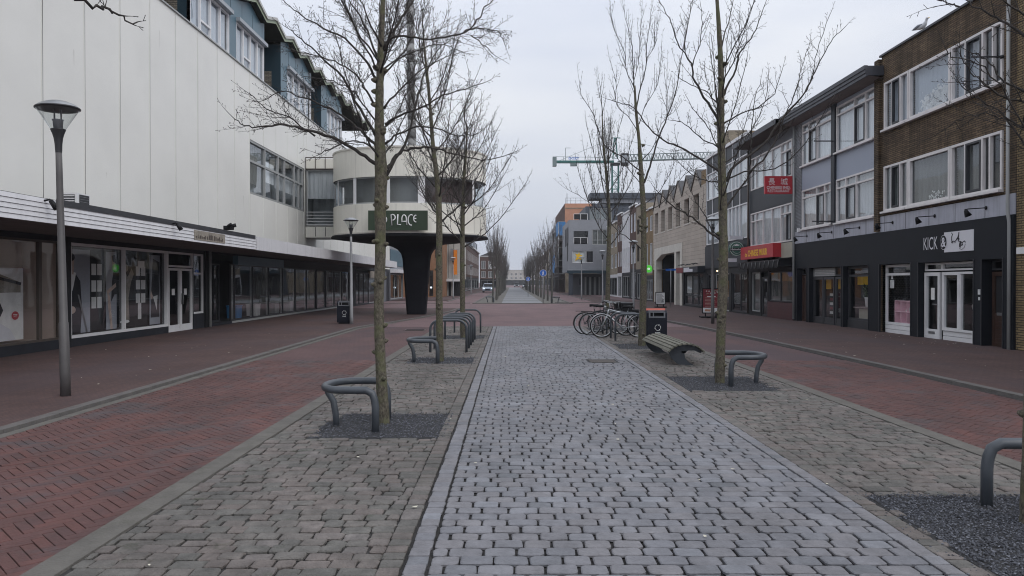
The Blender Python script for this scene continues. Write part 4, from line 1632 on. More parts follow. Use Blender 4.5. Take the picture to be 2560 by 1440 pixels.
# --- B1 brown brick block with shop
B1 = thing("brick_building", "brown brick building with wide white framed windows above the black shop front", "building", (RX, 20.7, 0))
ops = [(18.05, 23.75, 3.80, 5.20), (18.05, 23.75, 6.33, 7.80)]
ops = [(17.95, 23.70, 3.80, 5.20), (17.95, 23.70, 6.33, 7.80)]
mb = MB()
wall(mb, FR, 17.5, 23.9, 3.66, 8.66, ops, "brown_brick", .14)
body(mb, FR, 17.5, 23.9, 8.66, 9, "brown_brick")
mb.build("wall", B1)
mb = MB()
fbox(mb, FR, 17.45, 23.95, 8.66, 8.72, -.06, .2, "dark_frame")
mb.build("coping", B1)
pilm = MB()
fbox(pilm, FR, 23.9, 24.18, 3.2, 8.6, -.10, .3, "brown_brick")
pilm.build("pier", B1)
for fi, (v0, v1) in enumerate(((3.80, 5.20), (6.33, 7.80))):
    cm = "curtain_grey" if fi == 0 else "curtain_sky_sheen"
    window(B1, FR, 22.25, 23.70, v0, v1, mulls=[22.72, 23.22], fm="cream_frame", fw=.065, w=.06, proud=.03, sill="cream_frame",
           back=[(22.3, 23.65, v0, v1, "interior_grey" if fi == 0 else "curtain_sky_sheen", .5 if fi == 0 else .1)], backw=.4, dark=[(22.75, 23.19, v0 + .08, v1 - .07)])
    window(B1, FR, 20.12, 22.22, v0, v1, fm="cream_frame", fw=.085, w=.06, proud=.03, sill="cream_frame", back=[(20.15, 22.2, v0, v1, cm, .12)], backw=.4)
    window(B1, FR, 17.98, 20.09, v0, v1, mulls=[(19.45, .07), (18.75, .07), (18.35 if fi else 18.45, .05)], fm="cream_frame", fw=.065, w=.06, proud=.03, sill="cream_frame",
           back=[(18.8, 20.05, v0, v1, "curtain_grey" if fi == 0 else "curtain_sky_sheen", .12), (17.98, 18.8, v0, v1, "interior_dark", .4)], backw=.4, dark=[(18.79, 19.41, v0 + .08, v1 - .07)])
# flowers on the upper sill
mb = MB()
rr_ = random.Random(3)
for i in range(520):
    cx_ = rr_.choice([21.6, 21.3, 20.7, 20.5, 21.0])
    u = rr_.gauss(cx_, .14)
    if not 20.25 < u < 22.05:
        continue
    v = 6.42 + abs(rr_.gauss(0.22 if cx_ > 20.8 else .34, .17))
    if v > 7.2:
        continue
    r = rr_.uniform(.02, .055)
    a = rr_.uniform(0, 6.28)
    mb.face([FR(u + math.cos(a + k * 1.57) * r, v + math.sin(a + k * 1.57) * r, .12 + rr_.uniform(-.02, .03)) for k in range(4)], "white_print")
for u in (21.5, 20.7):
    mb.lathe([(.03, 6.4), (.06, 6.42), (.07, 6.5), (.03, 6.62), (.04, 6.66)], "pot_white", RX + .15, u, 10)
mb.build("flower_vase", label="white flowers in vases behind the big upper window of the brown brick building", cat="flowers")
mb = MB()
for i in range(40):
    u, v = rr_.gauss(21.0, .22), 3.92 + abs(rr_.gauss(.08, .08))
    r = .03
    a = rr_.uniform(0, 6.28)
    mb.face([FR(u + math.cos(a + k * 1.57) * r, v + math.sin(a + k * 1.57) * r, .12) for k in range(4)], "paper")
mb.build("flower_bowl", label="small white flower arrangement behind the big lower window of the brown brick building", cat="flowers")
mb = MB()
mb.tube([FR(17.62, 0.0, -.08), FR(17.62, 3.0, -.08), FR(17.62, 3.25, -.12), FR(17.62, 8.5, -.12)], .04, "grey_frame", 8)
mb.build("drainpipe", B1)
mb = MB()
mb.tube([FR(18.0, 6.93, -.02), FR(18.0, 6.93, -.75)], .02, "dark_frame", 6)
mb.tube([FR(18.0, 6.93, 0), FR(18.0, 6.93, -.05)], .05, "dark_frame", 6)
mb.build("flag_holder", B1)

# --- common black shop front (carries both B1 and B2)
SF = thing("boutique", "long black painted shop front under the lilac strip with six door and window bays", "shop", (RX, 24, 0))
bays = [(29.8, 30.8), (26.65, 29.55), (24.6, 26.5), (22.0, 23.9), (19.0, 21.6), (17.87, 18.68)]
mb = MB()
wall(mb, FR, 17.5, 31.1, 0, 3.17, [(a, b, .02, 2.16) for a, b in bays], "fascia_navy", .35, -.06)
mb.face([FR(17.5, 0, -.06), FR(17.5, 3.17, -.06), FR(17.5, 3.17, .5), FR(17.5, 0, .5)], "fascia_navy")
mb.face([FR(17.5, 3.17, -.06), FR(31.1, 3.17, -.06), FR(31.1, 3.17, .1), FR(17.5, 3.17, .1)], "fascia_navy")
mb.build("fascia", SF)
mb = MB()
for a, b in bays:
    for e in (a, b):
        fbox(mb, FR, e - .012, e + .012, .0, 2.18, -.075, -.061, "dark_frame")
mb.build("edge_trim", SF)
mb = MB()
fbox(mb, FR, 17.5, 31.1, 3.175, 3.66, -.03, .1, "lilac_strip")
q = 18.6
while q < 31:
    fbox(mb, FR, q, q + .012, 3.18, 3.655, -.034, -.03, "seam")
    q += 1.25
mb.build("upper_strip", SF)
for (a, b), m in zip(bays, ("interior_dark", "interior_dark", "interior_dark", "interior_grey", "interior_dark", "interior_dark")):
    room("shop_room", a - .1, b + .1, .02, 2.16, 1.6, m, "interior_floor", FR, SF, w=.29)
# bay 1: old wooden door
window(SF, FR, 29.85, 30.75, .02, 1.88, fm="brown_wood", fw=.12, w=.2, fd=.06, pane="brown_wood", name="door")
window(SF, FR, 29.85, 30.75, 1.9, 2.14, fm="dark_frame", fw=.04, w=.2, pane="shop_glass", name="transom_window")
# bay 2: dark double door with vent and side window
window(SF, FR, 27.55, 29.5, 1.83, 2.14, fm="grey_frame", fw=.03, w=.16, pane="blind_slats", trans=[(1.9, 27.6, 29.4), (1.96, 27.6, 29.4), (2.02, 27.6, 29.4), (2.08, 27.6, 29.4)], name="vent_grille")
window(SF, FR, 26.7, 27.5, 1.83, 2.14, fm="dark_frame", fw=.05, w=.16, pane="shop_glass", name="transom_window")
for a, b in ((28.6, 29.5), (27.6, 28.55), (26.7, 27.5)):
    o = window(SF, FR, a, b, .04, 1.80, fm="dark_frame", fw=.09, w=.16, pane="shop_glass", name="door")
    mb = MB()
    fbox(mb, FR, a + .09, b - .09, .13, .30, .11, .15, "dark_frame")
    mb.build("kick_panel", o)
mb = MB()
for (a, b) in ((27.7, 28.45), (28.7, 29.4)):
    fbox(mb, FR, a, b, 1.35, 1.72, .45, .46, "sign_yellow")
mb.build("paper_valance", label="ochre paper strips hanging behind the dark double door", cat="paper")
mb = MB()
fbox(mb, FR, 28.75, 29.2, .35, 1.25, .6, .62, "dark_paint")
for i in range(5):
    fbox(mb, FR, 28.8, 29.15, .4 + i * .17, .5 + i * .17, .59, .6, "sign_maroon" if i % 2 else "paper")
mb.build("menu_stand", label="dark menu stand with small cards behind the dark double door", cat="stand")
# bay 3: dark window with plants
window(SF, FR, 24.65, 26.45, .32, 2.14, trans=[(1.83, 24.7, 26.4)], fm="dark_frame", fw=.07, w=.16, pane="shop_glass", name="shop_window")
mb = MB()
fbox(mb, FR, 24.65, 26.45, .02, .32, .08, .2, "dark_frame")
mb.build("window_base", SF)
mb = MB()
fbox(mb, FR, 24.7, 26.4, .72, .76, .25, .7, "soffit_wood")
fbox(mb, FR, 24.7, 26.1, .36, .70, .32, .34, "beige_panel")
mb.build("window_shelf", SF)
mb = MB()
fbox(mb, FR, 24.7, 26.4, 1.52, 1.80, .4, .41, "sign_yellow")
mb.build("paper_valance", label="ochre paper strip hanging in the window with the potted plants", cat="paper")


def potted(label, x, y, z, h=.45, r=.16, seed=1, n=260):
    t = thing("potted_plant", label, "plant", (x, y, z), 0, "plants in white pots in the window")
    a = MB()
    a.lathe([(r * .65, 0), (r * .8, .02), (r, .33), (r * 1.04, .34), (r * .9, .34), (r * .8, .30)], "pot_white", n=18)
    a.build("pot", t, world=False)
    b = MB()
    rg = random.Random(seed)
    for i in range(n):
        th, zz = rg.uniform(0, 6.28), .34 + h * rg.random()
        rad = r * 1.3 * rg.random() ** .6
        c = Vector((math.cos(th) * rad, math.sin(th) * rad, zz))
        d_ = Vector((rg.uniform(-1, 1), rg.uniform(-1, 1), rg.uniform(0, 1))).normalized() * .045
        e_ = d_.cross(Vector((0, 0, 1))).normalized() * .014
        b.face([tuple(c - d_), tuple(c + e_), tuple(c + d_), tuple(c - e_)], "foliage")
    for i in range(6):
        b.tube([(0, 0, .3), (rg.uniform(-.06, .06), rg.uniform(-.06, .06), .34 + h * .9)], .004, "foliage", 3)
    b.build("leaves", t, world=False)


potted("leafy plant in a white pot on the shelf behind the dark framed window", RX + .52, 25.75, .76, seed=4)
potted("second white potted plant on the same shelf, beside the window's right post", RX + .52, 24.85, .76, h=.3, seed=9, n=120)
# bay 4: white framed display window with pink shelves
window(SF, FR, 22.05, 23.85, .30, 2.14, trans=[(1.85, 22.1, 23.8)], fm="white_frame", fw=.075, w=.18, pane="shop_glass", name="shop_window")
mb = MB()
for i in range(2):
    fbox(mb, FR, 22.05, 23.85, .03 + i * .135, .155 + i * .135, .12, .2, "white_frame")
mb.build("window_base", SF)
mb = MB()
for i in range(5):
    u = 22.2 + i * .36
    fbox(mb, FR, u, u + .03, .36, 1.04, .32, .56, "pink_shelf")
for v in (.36, .69, 1.02):
    fbox(mb, FR, 22.2, 23.67, v, v + .025, .318, .562, "pink_shelf")
fbox(mb, FR, 22.2, 23.67, .36, 1.04, .562, .57, "pink_shelf")
mb.build("cubby_shelf", label="pink cubby shelf unit standing in the white framed window", cat="shelf")
rr_ = random.Random(8)


def shoe(label, u, v, w, m, s=1.0):
    mb = MB()
    prof = [(-.10, 0), (.11, 0), (.12, .03), (.05, .055), (-.02, .07), (-.05, .12), (-.10, .12)]
    mb.prism([(a * s, b * s) for a, b in prof], m, lambda a, b, h: FR(u + a, v + b, w + h), -.03, .03)
    mb.build("shoe", label=label, cat="shoe", group="shoes in the white framed shop window")


for i, (u, v, m, lab) in enumerate(((23.5, 1.05, "black_plastic", "black shoe on top of the pink shelves nearest the paper hours sign"), (23.1, 1.05, "black_plastic", "black shoe on top of the pink shelves, second along"), (22.75, 1.05, "white_print", "white shoe on top of the pink shelves"),
                                    (22.4, 1.05, "dark_frame", "dark shoe on top of the pink shelves at the pillar end"), (23.0, .72, "white_print", "white shoe inside an upper cubby of the pink shelves"), (22.4, .72, "dark_frame", "dark shoe inside an upper cubby of the pink shelves"),
                                    (22.75, .39, "sign_maroon", "red shoe inside a lower cubby of the pink shelves"), (22.4, .39, "bronze_frame", "brown shoe inside a lower cubby of the pink shelves"))):
    shoe(lab, u, v, .40, m)
mb = MB()
fbox(mb, FR, 23.42, 23.66, 1.42, 1.68, .172, .176, "paper")
fbox(mb, FR, 23.48, 23.6, 1.70, 1.82, .172, .176, "paper")
mb.build("hours_notice", label="white paper notice stuck inside the white framed window above the shoes", cat="notice")
# bay 5: white door set
window(SF, FR, 19.02, 21.58, 1.92, 2.14, mulls=[(20.72, .09)], fm="white_frame", fw=.05, w=.18, pane="shop_glass", name="transom_window")
dr = window(SF, FR, 20.78, 21.55, .03, 1.88, fm="white_frame", fw=.10, w=.16, fd=.07, pane="shop_glass", name="door")
mb = MB()
fbox(mb, FR, 20.88, 21.45, .13, .30, .10, .15, "white_frame")
fbox(mb, FR, 21.02, 21.32, .17, .24, .085, .10, "steel")
mb.build("letterbox", dr)
mb = MB()
mb.tube([FR(20.83, 1.0, .07), FR(20.83, 1.0, .0), FR(20.98, 1.0, .0)], .012, "steel", 6)
mb.build("handle", dr)
mb = MB()
fbox(mb, FR, 21.1, 21.28, 1.12, 1.45, .13, .135, "paper")
mb.build("notice", dr)
window(SF, FR, 19.88, 20.66, .30, 1.88, fm="white_frame", fw=.085, w=.16, fd=.07, pane="shop_glass", name="shop_window")
window(SF, FR, 19.05, 19.86, .30, 1.88, fm="white_frame", fw=.06, w=.16, fd=.07, pane="shop_glass", name="shop_window")
mb = MB()
for i in range(2):
    fbox(mb, FR, 19.05, 20.66, .03 + i * .135, .155 + i * .135, .12, .18, "white_frame")
mb.build("window_base", SF)
# bay 6: brown house door
dr = window(SF, FR, 17.9, 18.62, .05, 1.86, fm="brown_wood", fw=.10, w=.22, fd=.06, pane="interior_dark", name="door", trans=[(.80, 17.95, 18.6)])
mb = MB()
for i in range(6):
    fbox(mb, FR, 18.0, 18.52, .15 + i * .105, .245 + i * .105, .17, .21, "brown_wood")
mb.build("lower_panel", dr)
mb = MB()
fbox(mb, FR, 18.1, 18.42, .80, .87, .15, .165, "steel")
mb.build("letterbox", dr)
window(SF, FR, 17.9, 18.62, 1.9, 2.14, fm="dark_frame", fw=.04, w=.22, pane="shop_glass", name="transom_window")
mb = MB()
fbox(mb, FR, 18.72, 18.79, 1.30, 1.43, -.085, -.061, "white_print")
fbox(mb, FR, 18.73, 18.78, 1.16, 1.24, -.08, -.061, "white_print")
mb.build("doorbell", SF)


def mannequin(label, u, w, m_top, m_leg, s=1.0, head=False):
    x, y = FR(u, 0, w)[:2]
    t = thing("mannequin", label, "mannequin", (x, y, .05))
    a = MB()
    # headless dress-form: hips to neck as one lofted surface
    pr = [(.05, .02), (.145, .80), (.155, .88), (.12, 1.02), (.13, 1.15), (.165, 1.28), (.175, 1.36), (.10, 1.43), (.05, 1.46), (.045, 1.52), (.0, 1.53)]
    v, f = [], []
    n = 16
    for r, z in pr[1:]:
        for i in range(n):
            a_ = 6.2832 * i / n
            v.append((r * math.cos(a_) * .62 * s, r * math.sin(a_) * s, z * s))
    for i in range(len(pr) - 2):
        for k_ in range(n):
            p_, q_ = i * n + k_, i * n + (k_ + 1) % n
            f.append((p_, q_, q_ + n, p_ + n))
    a.faces(v, f, m_top, True)
    for sy in (-1, 1):
        a.tube([(0, sy * .17 * s, 1.36 * s), (-.06 * s, sy * .30 * s, 1.14 * s), (-.14 * s, sy * .13 * s, 1.0 * s)], [.055 * s, .042 * s, .03 * s], m_top, 8)
        a.tube([(-.14 * s, sy * .13 * s, 1.0 * s), (-.17 * s, sy * .06 * s, .97 * s)], [.03 * s, .02 * s], "mannequin_pale", 8)
        a.tube([(0, sy * .08 * s, .84 * s), (0, sy * .09 * s, .45 * s), (0, sy * .10 * s, .08 * s)], [.09 * s, .065 * s, .05 * s], m_leg, 10)
        a.tube([(.02, sy * .10 * s, .05 * s), (-.12 * s, sy * .10 * s, .03 * s)], [.045 * s, .03 * s], "mannequin_pale", 8)
    a.lathe([(.16, 0), (.16, .02), (.0, .02)], "steel", n=16)
    a.build("body", t, world=False)
    return t


mannequin("headless mannequin in a grey top with hands on hips behind the white door set", 19.45, .55, "mannequin_grey", "suit")
mannequin("smaller pale mannequin in dark trousers standing deeper inside the white door set", 20.2, .85, "mannequin_pale", "suit", .8)

# KICK & sign on the fascia
t = thing("shop_sign", "white shop name lettering with a white script panel on the black fascia", "sign", (RX - .1, 20.3, 2.4))
TX = lambda U0, V0, w: (lambda a, b: FR(U0 - a, V0 + b, w))
mb = MB()
put_text(mb, "KICK", TX(21.29, 2.50, -.075), .70, .35, "sign_white")
mb.build("lettering", t)
mb = MB()
fbox(mb, FR, 18.99, 20.28, 2.40, 2.93, -.075, -.062, "sign_white")
mb.build("panel", t)
mb = MB()
mb.faces([FR(20.30 + .155 * math.cos(R(i * 15)), 2.67 + .20 * math.sin(R(i * 15)), -.080) for i in range(24)], [tuple(range(24))], "sign_white")
mb.faces([FR(20.30 + .145 * math.cos(R(i * 15)), 2.67 + .185 * math.sin(R(i * 15)), -.083) for i in range(24)], [tuple(range(24))], "fascia_navy")
put_text(mb, "&", TX(20.40, 2.54, -.087), .22, .26, "sign_white", .02)
mb.build("ampersand", t)
mb = MB()


def script(pts, r=.011):
    mb.tube([FR(20.28 - a, 2.40 + b, -.08) for a, b in pts], r, "dark_paint", 4)


script([(.34, .50), (.40, .46), (.36, .40), (.36, .30), (.42, .24), (.38, .23), (.34, .26), (.44, .28), (.52, .24)])
script([(.50, .26), (.60, .33), (.66, .42), (.68, .50), (.66, .36), (.66, .26)])
script([(.56, .33), (.70, .32)])
script([(.68, .25), (.76, .26), (.74, .10), (.70, .12), (.72, .22), (.80, .24), (.84, .16), (.80, .14), (.82, .22), (.92, .26), (.96, .22)])
script([(.70, .08), (.80, .04), (.92, .10), (.96, .18)], .005)
mb.build("script", t)
# gooseneck lamps
gl = None
for i, (y, lab) in enumerate(((18.55, "bent arm sign lamp above the white script panel, nearest the drainpipe"), (20.8, "bent arm sign lamp above the shop name lettering"), (23.1, "bent arm sign lamp above the white framed window"), (25.3, "bent arm sign lamp above the potted plant window"), (27.5, "bent arm sign lamp above the dark double door"), (29.8, "bent arm sign lamp above the old wooden door"))):
    if gl is None:
        gl = thing("wall_lamp", lab, "lamp", (RX - .03, y, 3.42), 0, "sign lamps on the lilac strip")
        a = MB()
        a.tube([(-.01, 0, 0), (-.02, 0, .0)], .05, "black_plastic", 10)
        a.tube([(-.02, 0, 0), (-.46, 0, -.03), (-.50, 0, -.06)], .014, "black_plastic", 6)
        a.build("arm", gl, world=False)
        b = MB()
        b.tube([(-.50, 0, -.03), (-.50, 0, -.08), (-.44, 0, -.20)], [.03, .045, .085], "black_plastic", 10)
        b.build("lamp_shade", gl, world=False)
    else:
        clone(gl, (RX - .03, y, 3.42), lab)

# --- B2 grey panelled building with the overhanging roof
B2 = thing("terraced_building", "grey blue panelled building with white windows under a dark overhanging roof", "building", (RX, 27.5, 0))
wu, wl = (6.22, 7.86), (3.72, 5.26)
ops = [(24.25, 27.2, *wu), (27.5, 30.4, *wu), (24.25, 27.2, *wl), (27.5, 30.4, *wl)]
mb = MB()
wall(mb, FR, 24.05, 30.95, 3.66, 8.08, ops, "glitter_panel", .12)
body(mb, FR, 23.9, 31.1, 8.1, 9, "light_grey_brick", w=.05)
mb.build("wall", B2)
mb = MB()
fbox(mb, FR, 27.2, 27.5, 3.7, 8.05, -.08, 0, "charcoal_panel")
mb.build("middle_post", B2)
mb = MB()
fbox(mb, FR, 24.18, 24.25, 3.66, 8.0, -.03, .0, "light_grey_brick")
fbox(mb, FR, 30.42, 31.08, 3.66, 8.0, -.03, .0, "light_grey_brick")
mb.build("side_brickwork", B2)
for (v0, v1), up in ((wu, 1), (wl, 0)):
    tv = v1 - .32
    if up:
        window(B2, FR, 24.27, 27.18, v0, v1, mulls=[(24.95, .06), (25.75, .06)], trans=[(tv, 24.3, 27.15)], fm="cream_frame", fw=.06, w=.05, proud=.02, sill="cream_frame", back="curtain_white", dark=[(25.0, 25.72, v0 + .07, tv - .03)])
        window(B2, FR, 27.52, 30.38, v0, v1, mulls=[(28.9, .06), (29.7, .06)], trans=[(tv, 27.55, 30.3)], fm="cream_frame", fw=.06, w=.05, proud=.02, sill="cream_frame", back="curtain_white", dark=[(28.94, 29.66, v0 + .07, tv - .03)])
    else:
        window(B2, FR, 24.27, 27.18, v0, v1, mulls=[(25.6, .06), (26.4, .06)], trans=[(tv, 24.3, 27.15)], fm="cream_frame", fw=.06, w=.05, proud=.02, sill="cream_frame", back="curtain_net", dark=[(25.65, 26.36, v0 + .07, tv - .03)])
        window(B2, FR, 27.52, 30.38, v0, v1, mulls=[(28.2, .06), (28.95, .06)], trans=[(tv, 27.55, 30.3)], fm="cream_frame", fw=.06, w=.05, proud=.02, sill="cream_frame",
               back=[(27.5, 28.95, v0, v1, "curtain_net", .12), (28.95, 30.4, v0, v1, "blind_slats", .1)], backw=.4, dark=[(28.24, 28.9, v0 + .07, tv - .03)])
OV = RX - 11.04
mb = MB()
mb.face([FR(23.75, 8.06, -OV), FR(31.3, 8.06, -OV), FR(31.3, 7.98, .1), FR(23.75, 7.98, .1)], "soffit_wood")
mb.face([FR(23.75, 8.36, -OV), FR(31.3, 8.36, -OV), FR(31.3, 8.36, 9), FR(23.75, 8.36, 9)], "roof_felt")
for e in (23.75, 31.3):
    mb.face([FR(e, 8.06, -OV), FR(e, 8.36, -OV), FR(e, 8.36, 9), FR(e, 7.98, 9)], "slate_fascia")
rf = mb.build("roof", B2)
mb = MB()
for i, (a, b, o_) in enumerate(((8.02, 8.12, .0), (8.125, 8.23, .03), (8.235, 8.36, .06))):
    fbox(mb, FR, 23.7, 31.3, a, b, -OV - .02 - o_, -OV + .03, "slate_fascia")
mb.build("eaves", rf)
mb = MB()
for y in (27.35, 27.35):
    pass
mb.tube([FR(27.35, 6.68, -.08), FR(27.35, 6.68, -.75)], .022, "dark_frame", 6)
mb.build("flag_holder", B2)
mb = MB()
mb.tube([FR(27.35, 3.80, -.08), FR(27.35, 3.80, -.8)], .022, "dark_frame", 6)
mb.build("flag_holder", B2)
mb = MB()
mb.tube([FR(31.0, .1, -.12), FR(31.0, 7.95, -.12)], .045, "grey_frame", 8)
mb.build("drainpipe", B2)
mb = MB()
fbox(mb, FR, 30.5, 30.65, 3.62, 3.78, -.12, -.04, "white_print")
mb.build("alarm_box", B2)

# --- B3 the restaurant building
B3 = thing("terraced_building", "dark grey building with white windows above the red restaurant sign", "building", (RX, 34, 0))
mb = MB()
ops = [(31.45, 36.9, 6.02, 7.56), (31.45, 36.9, 3.32, 4.92)]
wall(mb, FR, 31.1, 37.1, 3.2, 8.1, ops, "grey_render", .12)
body(mb, FR, 31.1, 37.1, 8.15, 9, "grey_render")
wall(mb, FR, 31.1, 37.1, 0, 3.2, [(31.35, 34.35, .74, 2.1), (34.45, 35.4, .02, 2.1), (35.55, 36.8, .2, 2.1)], "dark_paint", .12)
mb.build("wall", B3)
mb = MB()
fbox(mb, FR, 31.4, 36.95, 4.95, 5.98, -.03, -.001, "charcoal_panel")
fbox(mb, FR, 31.4, 33.4, 2.62, 3.28, -.03, -.001, "beige_panel")
mb.build("spandrel", B3)
for (v0, v1) in ((6.02, 7.56), (3.32, 4.92)):
    tv = v1 - .4
    window(B3, FR, 31.47, 36.88, v0, v1, mulls=[(32.75, .07), (33.9, .05), (35.1, .05), (32.1, .04), (36.1, .04)], trans=[(tv, 31.5, 32.75), (tv, 35.1, 36.85)], fm="cream_frame", fw=.06, w=.05, proud=.02, back="curtain_white" if v0 > 5 else "curtain_net", dark=[(31.55, 32.08, v0 + .06, tv - .04)])
mb = MB()
mb.face([FR(31.0, 8.12, -.75), FR(37.3, 8.12, -.75), FR(37.3, 8.06, .1), FR(31.0, 8.06, .1)], "soffit_brown")
fbox(mb, FR, 31.32, 37.3, 8.12, 8.34, -.78, -.74, "slate_fascia")
mb.face([FR(31.32, 8.34, -.76), FR(37.3, 8.34, -.76), FR(37.3, 8.34, 9), FR(31.32, 8.34, 9)], "roof_felt")
mb.face([FR(37.3, 8.12, -.75), FR(37.3, 8.34, -.75), FR(37.3, 8.34, 9), FR(37.3, 8.1, 9)], "slate_fascia")
mb.build("roof", B3)
window(B3, FR, 31.4, 34.3, .76, 2.08, mulls=[(32.9, .06)], fm="dark_frame", fw=.05, w=.08, pane="shop_glass", back=[(31.4, 34.3, 1.65, 2.08, "amber_wall", .35), (31.4, 34.3, .76, 2.08, "interior_grey", 1.2)], backw=.5, name="shop_window")
mb = MB()
fbox(mb, FR, 31.3, 34.4, .0, .74, -.04, -.001, "red_tile")
mb.build("tiled_plinth", B3)
o = window(B3, FR, 34.5, 35.35, .03, 1.85, fm="dark_frame", fw=.09, w=.08, pane="shop_glass", back=[(34.5, 35.35, .03, 1.85, "interior_dark", 1.2)], backw=.5, name="door")
mb = MB()
mb.tube([FR(34.62, .85, -.02), FR(34.62, 1.15, -.02)], .015, "steel", 6)
mb.build("handle", o)
window(B3, FR, 35.6, 36.75, .22, 2.08, fm="grey_frame", fw=.05, w=.08, pane="shop_glass", back=[(35.6, 36.75, .22, 2.08, "interior_grey", 1.0)], backw=.5, name="shop_window")
mb = MB()
mb.tube([FR(37.05, .1, -.1), FR(37.05, 8.0, -.1)], .045, "bronze_frame", 8)
mb.build("drainpipe", B3)
# awning
t = thing("awning", "short black awning with a scalloped striped valance under the red restaurant sign", "awning", (RX - .5, 34, 2.3))
mb = MB()
mb.prism([(0, 2.66), (-.62, 2.52), (-.62, 2.48), (0, 2.6)], "black_paint", lambda a, b, h: (RX + a, h, b), 31.3, 37.0)
mb.box(RX - .6, RX, 31.3, 31.33, 2.28, 2.6, "black_paint")
mb.build("cover", t)
mb = MB()
yy = 31.3
while yy < 36.9:
    mb.faces([(RX - .63, yy, 2.52), (RX - .63, yy + .56, 2.52), (RX - .63, yy + .56, 2.26), (RX - .63, yy + .42, 2.20), (RX - .63, yy + .28, 2.18), (RX - .63, yy + .14, 2.20), (RX - .63, yy, 2.26)], [(0, 1, 2, 3, 4, 5, 6)], "black_paint")
    mb.tube([(RX - .64, yy + .0, 2.52), (RX - .64, yy + .12, 2.24)], .012, "grey_frame", 4)
    yy += .57
mb.build("valance", t)
# red fascia sign box
t = thing("shop_sign", "long red box sign with yellow letters above the black awning", "sign", (RX - .2, 35, 2.7))
mb = MB()
mb.box(RX - .38, RX - .01, 32.7, 37.3, 2.70, 3.30, "sign_red")
mb.build("box", t)
mb = MB()
put_text(mb, "CHINESE MUUR", lambda a, b: (RX - .384, 36.15 - a, 2.82 + b), 2.72, .30, "sign_yellow", .03)
put_text(mb, "de", lambda a, b: (RX - .384, 36.62 - a, 2.82 + b), .36, .20, "sign_yellow", .02)
put_text(mb, "Chinees Indisch Restaurant", lambda a, b: (RX - .384, 36.1 - a, 3.18 + b), 2.2, .06, "wrap_orange")
mb.build("lettering", t)
# hanging red sign
t = thing("hanging_sign", "square red hanging sign with white Chinese characters beside the drainpipe", "sign", (10.9, 31.1, 5.2))
mb = MB()
mb.box(10.33, 11.45, 31.06, 31.2, 5.22, 5.94, "sign_red")
mb.box(11.45, 11.62, 31.1, 31.16, 5.3, 5.36, "dark_frame")
mb.box(11.45, 11.62, 31.1, 31.16, 5.8, 5.86, "dark_frame")
mb.build("panel", t)
mb = MB()
fy = lambda X0, Z0: (lambda a, b: (X0 + a, 31.056, Z0 + b))
put_text(mb, "長", fy(10.47, 5.58), .27, .28, "white_print")
put_text(mb, "城", fy(10.97, 5.58), .29, .28, "white_print")
put_text(mb, "CHINEES IND.", fy(10.40, 5.42), .97, .115, "white_print", .008)
put_text(mb, "RESTAURANT", fy(10.44, 5.28), .90, .115, "white_print", .008)
mb.build("lettering", t)

# --- B4 cafe with glazed curtain wall
B4 = thing("terraced_building", "glazed building of white frames and dark panels above the café", "building", (RX, 41, 0))
mb = MB()
body(mb, FR, 37.1, 45.4, 9.0, 9, "tan_brick")
rows = [(3.80, 5.55, "w"), (5.55, 6.40, "d"), (6.40, 7.95, "w"), (7.95, 8.85, "d")]
wall(mb, FR, 37.1, 45.4, 2.4, 9.0, [(37.35, 45.2, a, b) for a, b, k_ in rows if k_ == "w"], "charcoal_panel", .1)
mb.build("wall", B4)
mm4 = [37.35 + 7.85 * i / 6 for i in range(1, 6)]
for a, b, k_ in rows:
    if k_ == "w":
        window(B4, FR, 37.35, 45.2, a, b, mulls=[(q, .06) for q in mm4] + [(39.3, .04), (40.6, .04)], trans=[(b - .35, 41.3, 45.1)], fm="white_frame", fw=.06, w=.04, proud=.03, back="curtain_white" if a > 5 else "curtain_net")
mb = MB()
for q in [37.35, 45.2] + mm4:
    fbox(mb, FR, q - .03, q + .03, 5.55, 6.4, -.04, -.001, "white_frame")
    fbox(mb, FR, q - .03, q + .03, 7.95, 8.85, -.04, -.001, "white_frame")
fbox(mb, FR, 37.1, 45.4, 8.85, 9.02, -.10, .1, "white_frame")
mb.build("facade_frame", B4)
mb = MB()
wall(mb, FR, 37.1, 45.4, 0, 2.4, [(37.4, 40.2, .1, 2.1), (40.6, 43.4, .05, 2.1), (43.7, 45.1, .05, 2.1)], "dark_paint", .15)
fbox(mb, FR, 37.1, 45.4, 2.42, 3.72, -.08, -.001, "charcoal_panel")
mb.build("shopfront_wall", B4)
window(B4, FR, 37.4, 40.2, .1, 2.1, mulls=[38.7], fm="dark_frame", fw=.06, w=.1, pane="shop_glass", back=[(37.4, 40.2, .1, 2.1, "interior_dark", 1.0)], backw=.5, name="shop_window")
window(B4, FR, 40.6, 43.4, .05, 2.1, mulls=[42.0], fm="grey_frame", fw=.06, w=.1, pane="shop_glass", back=[(42.0, 43.3, .8, 1.7, "amber_wall", .4), (40.6, 43.4, .05, 2.1, "interior_dark", 1.2)], backw=.5, name="shop_window")
window(B4, FR, 43.7, 45.1, .05, 2.1, fm="dark_frame", fw=.08, w=.1, pane="shop_glass", back=[(43.7, 45.1, .05, 2.1, "teal_dark", .8)], backw=.5, name="door")
mb = MB()
mb.box(RX - .08, RX + .9, 40.5, 41.6, 8.98, 9.7, "sand_brick")
mb.build("chimney", B4)
mb = MB()
mb.lathe([(.0, 0), (.045, .02), (.05, .05), (.0, .09)], "warm_lamp", RX - .15, 42.4, 10)
mb.v = [(x, y, z + 2.2) for x, y, z in mb.v]
mb.build("wall_light", label="small lit warm lamp beside the café entrance", cat="lamp")
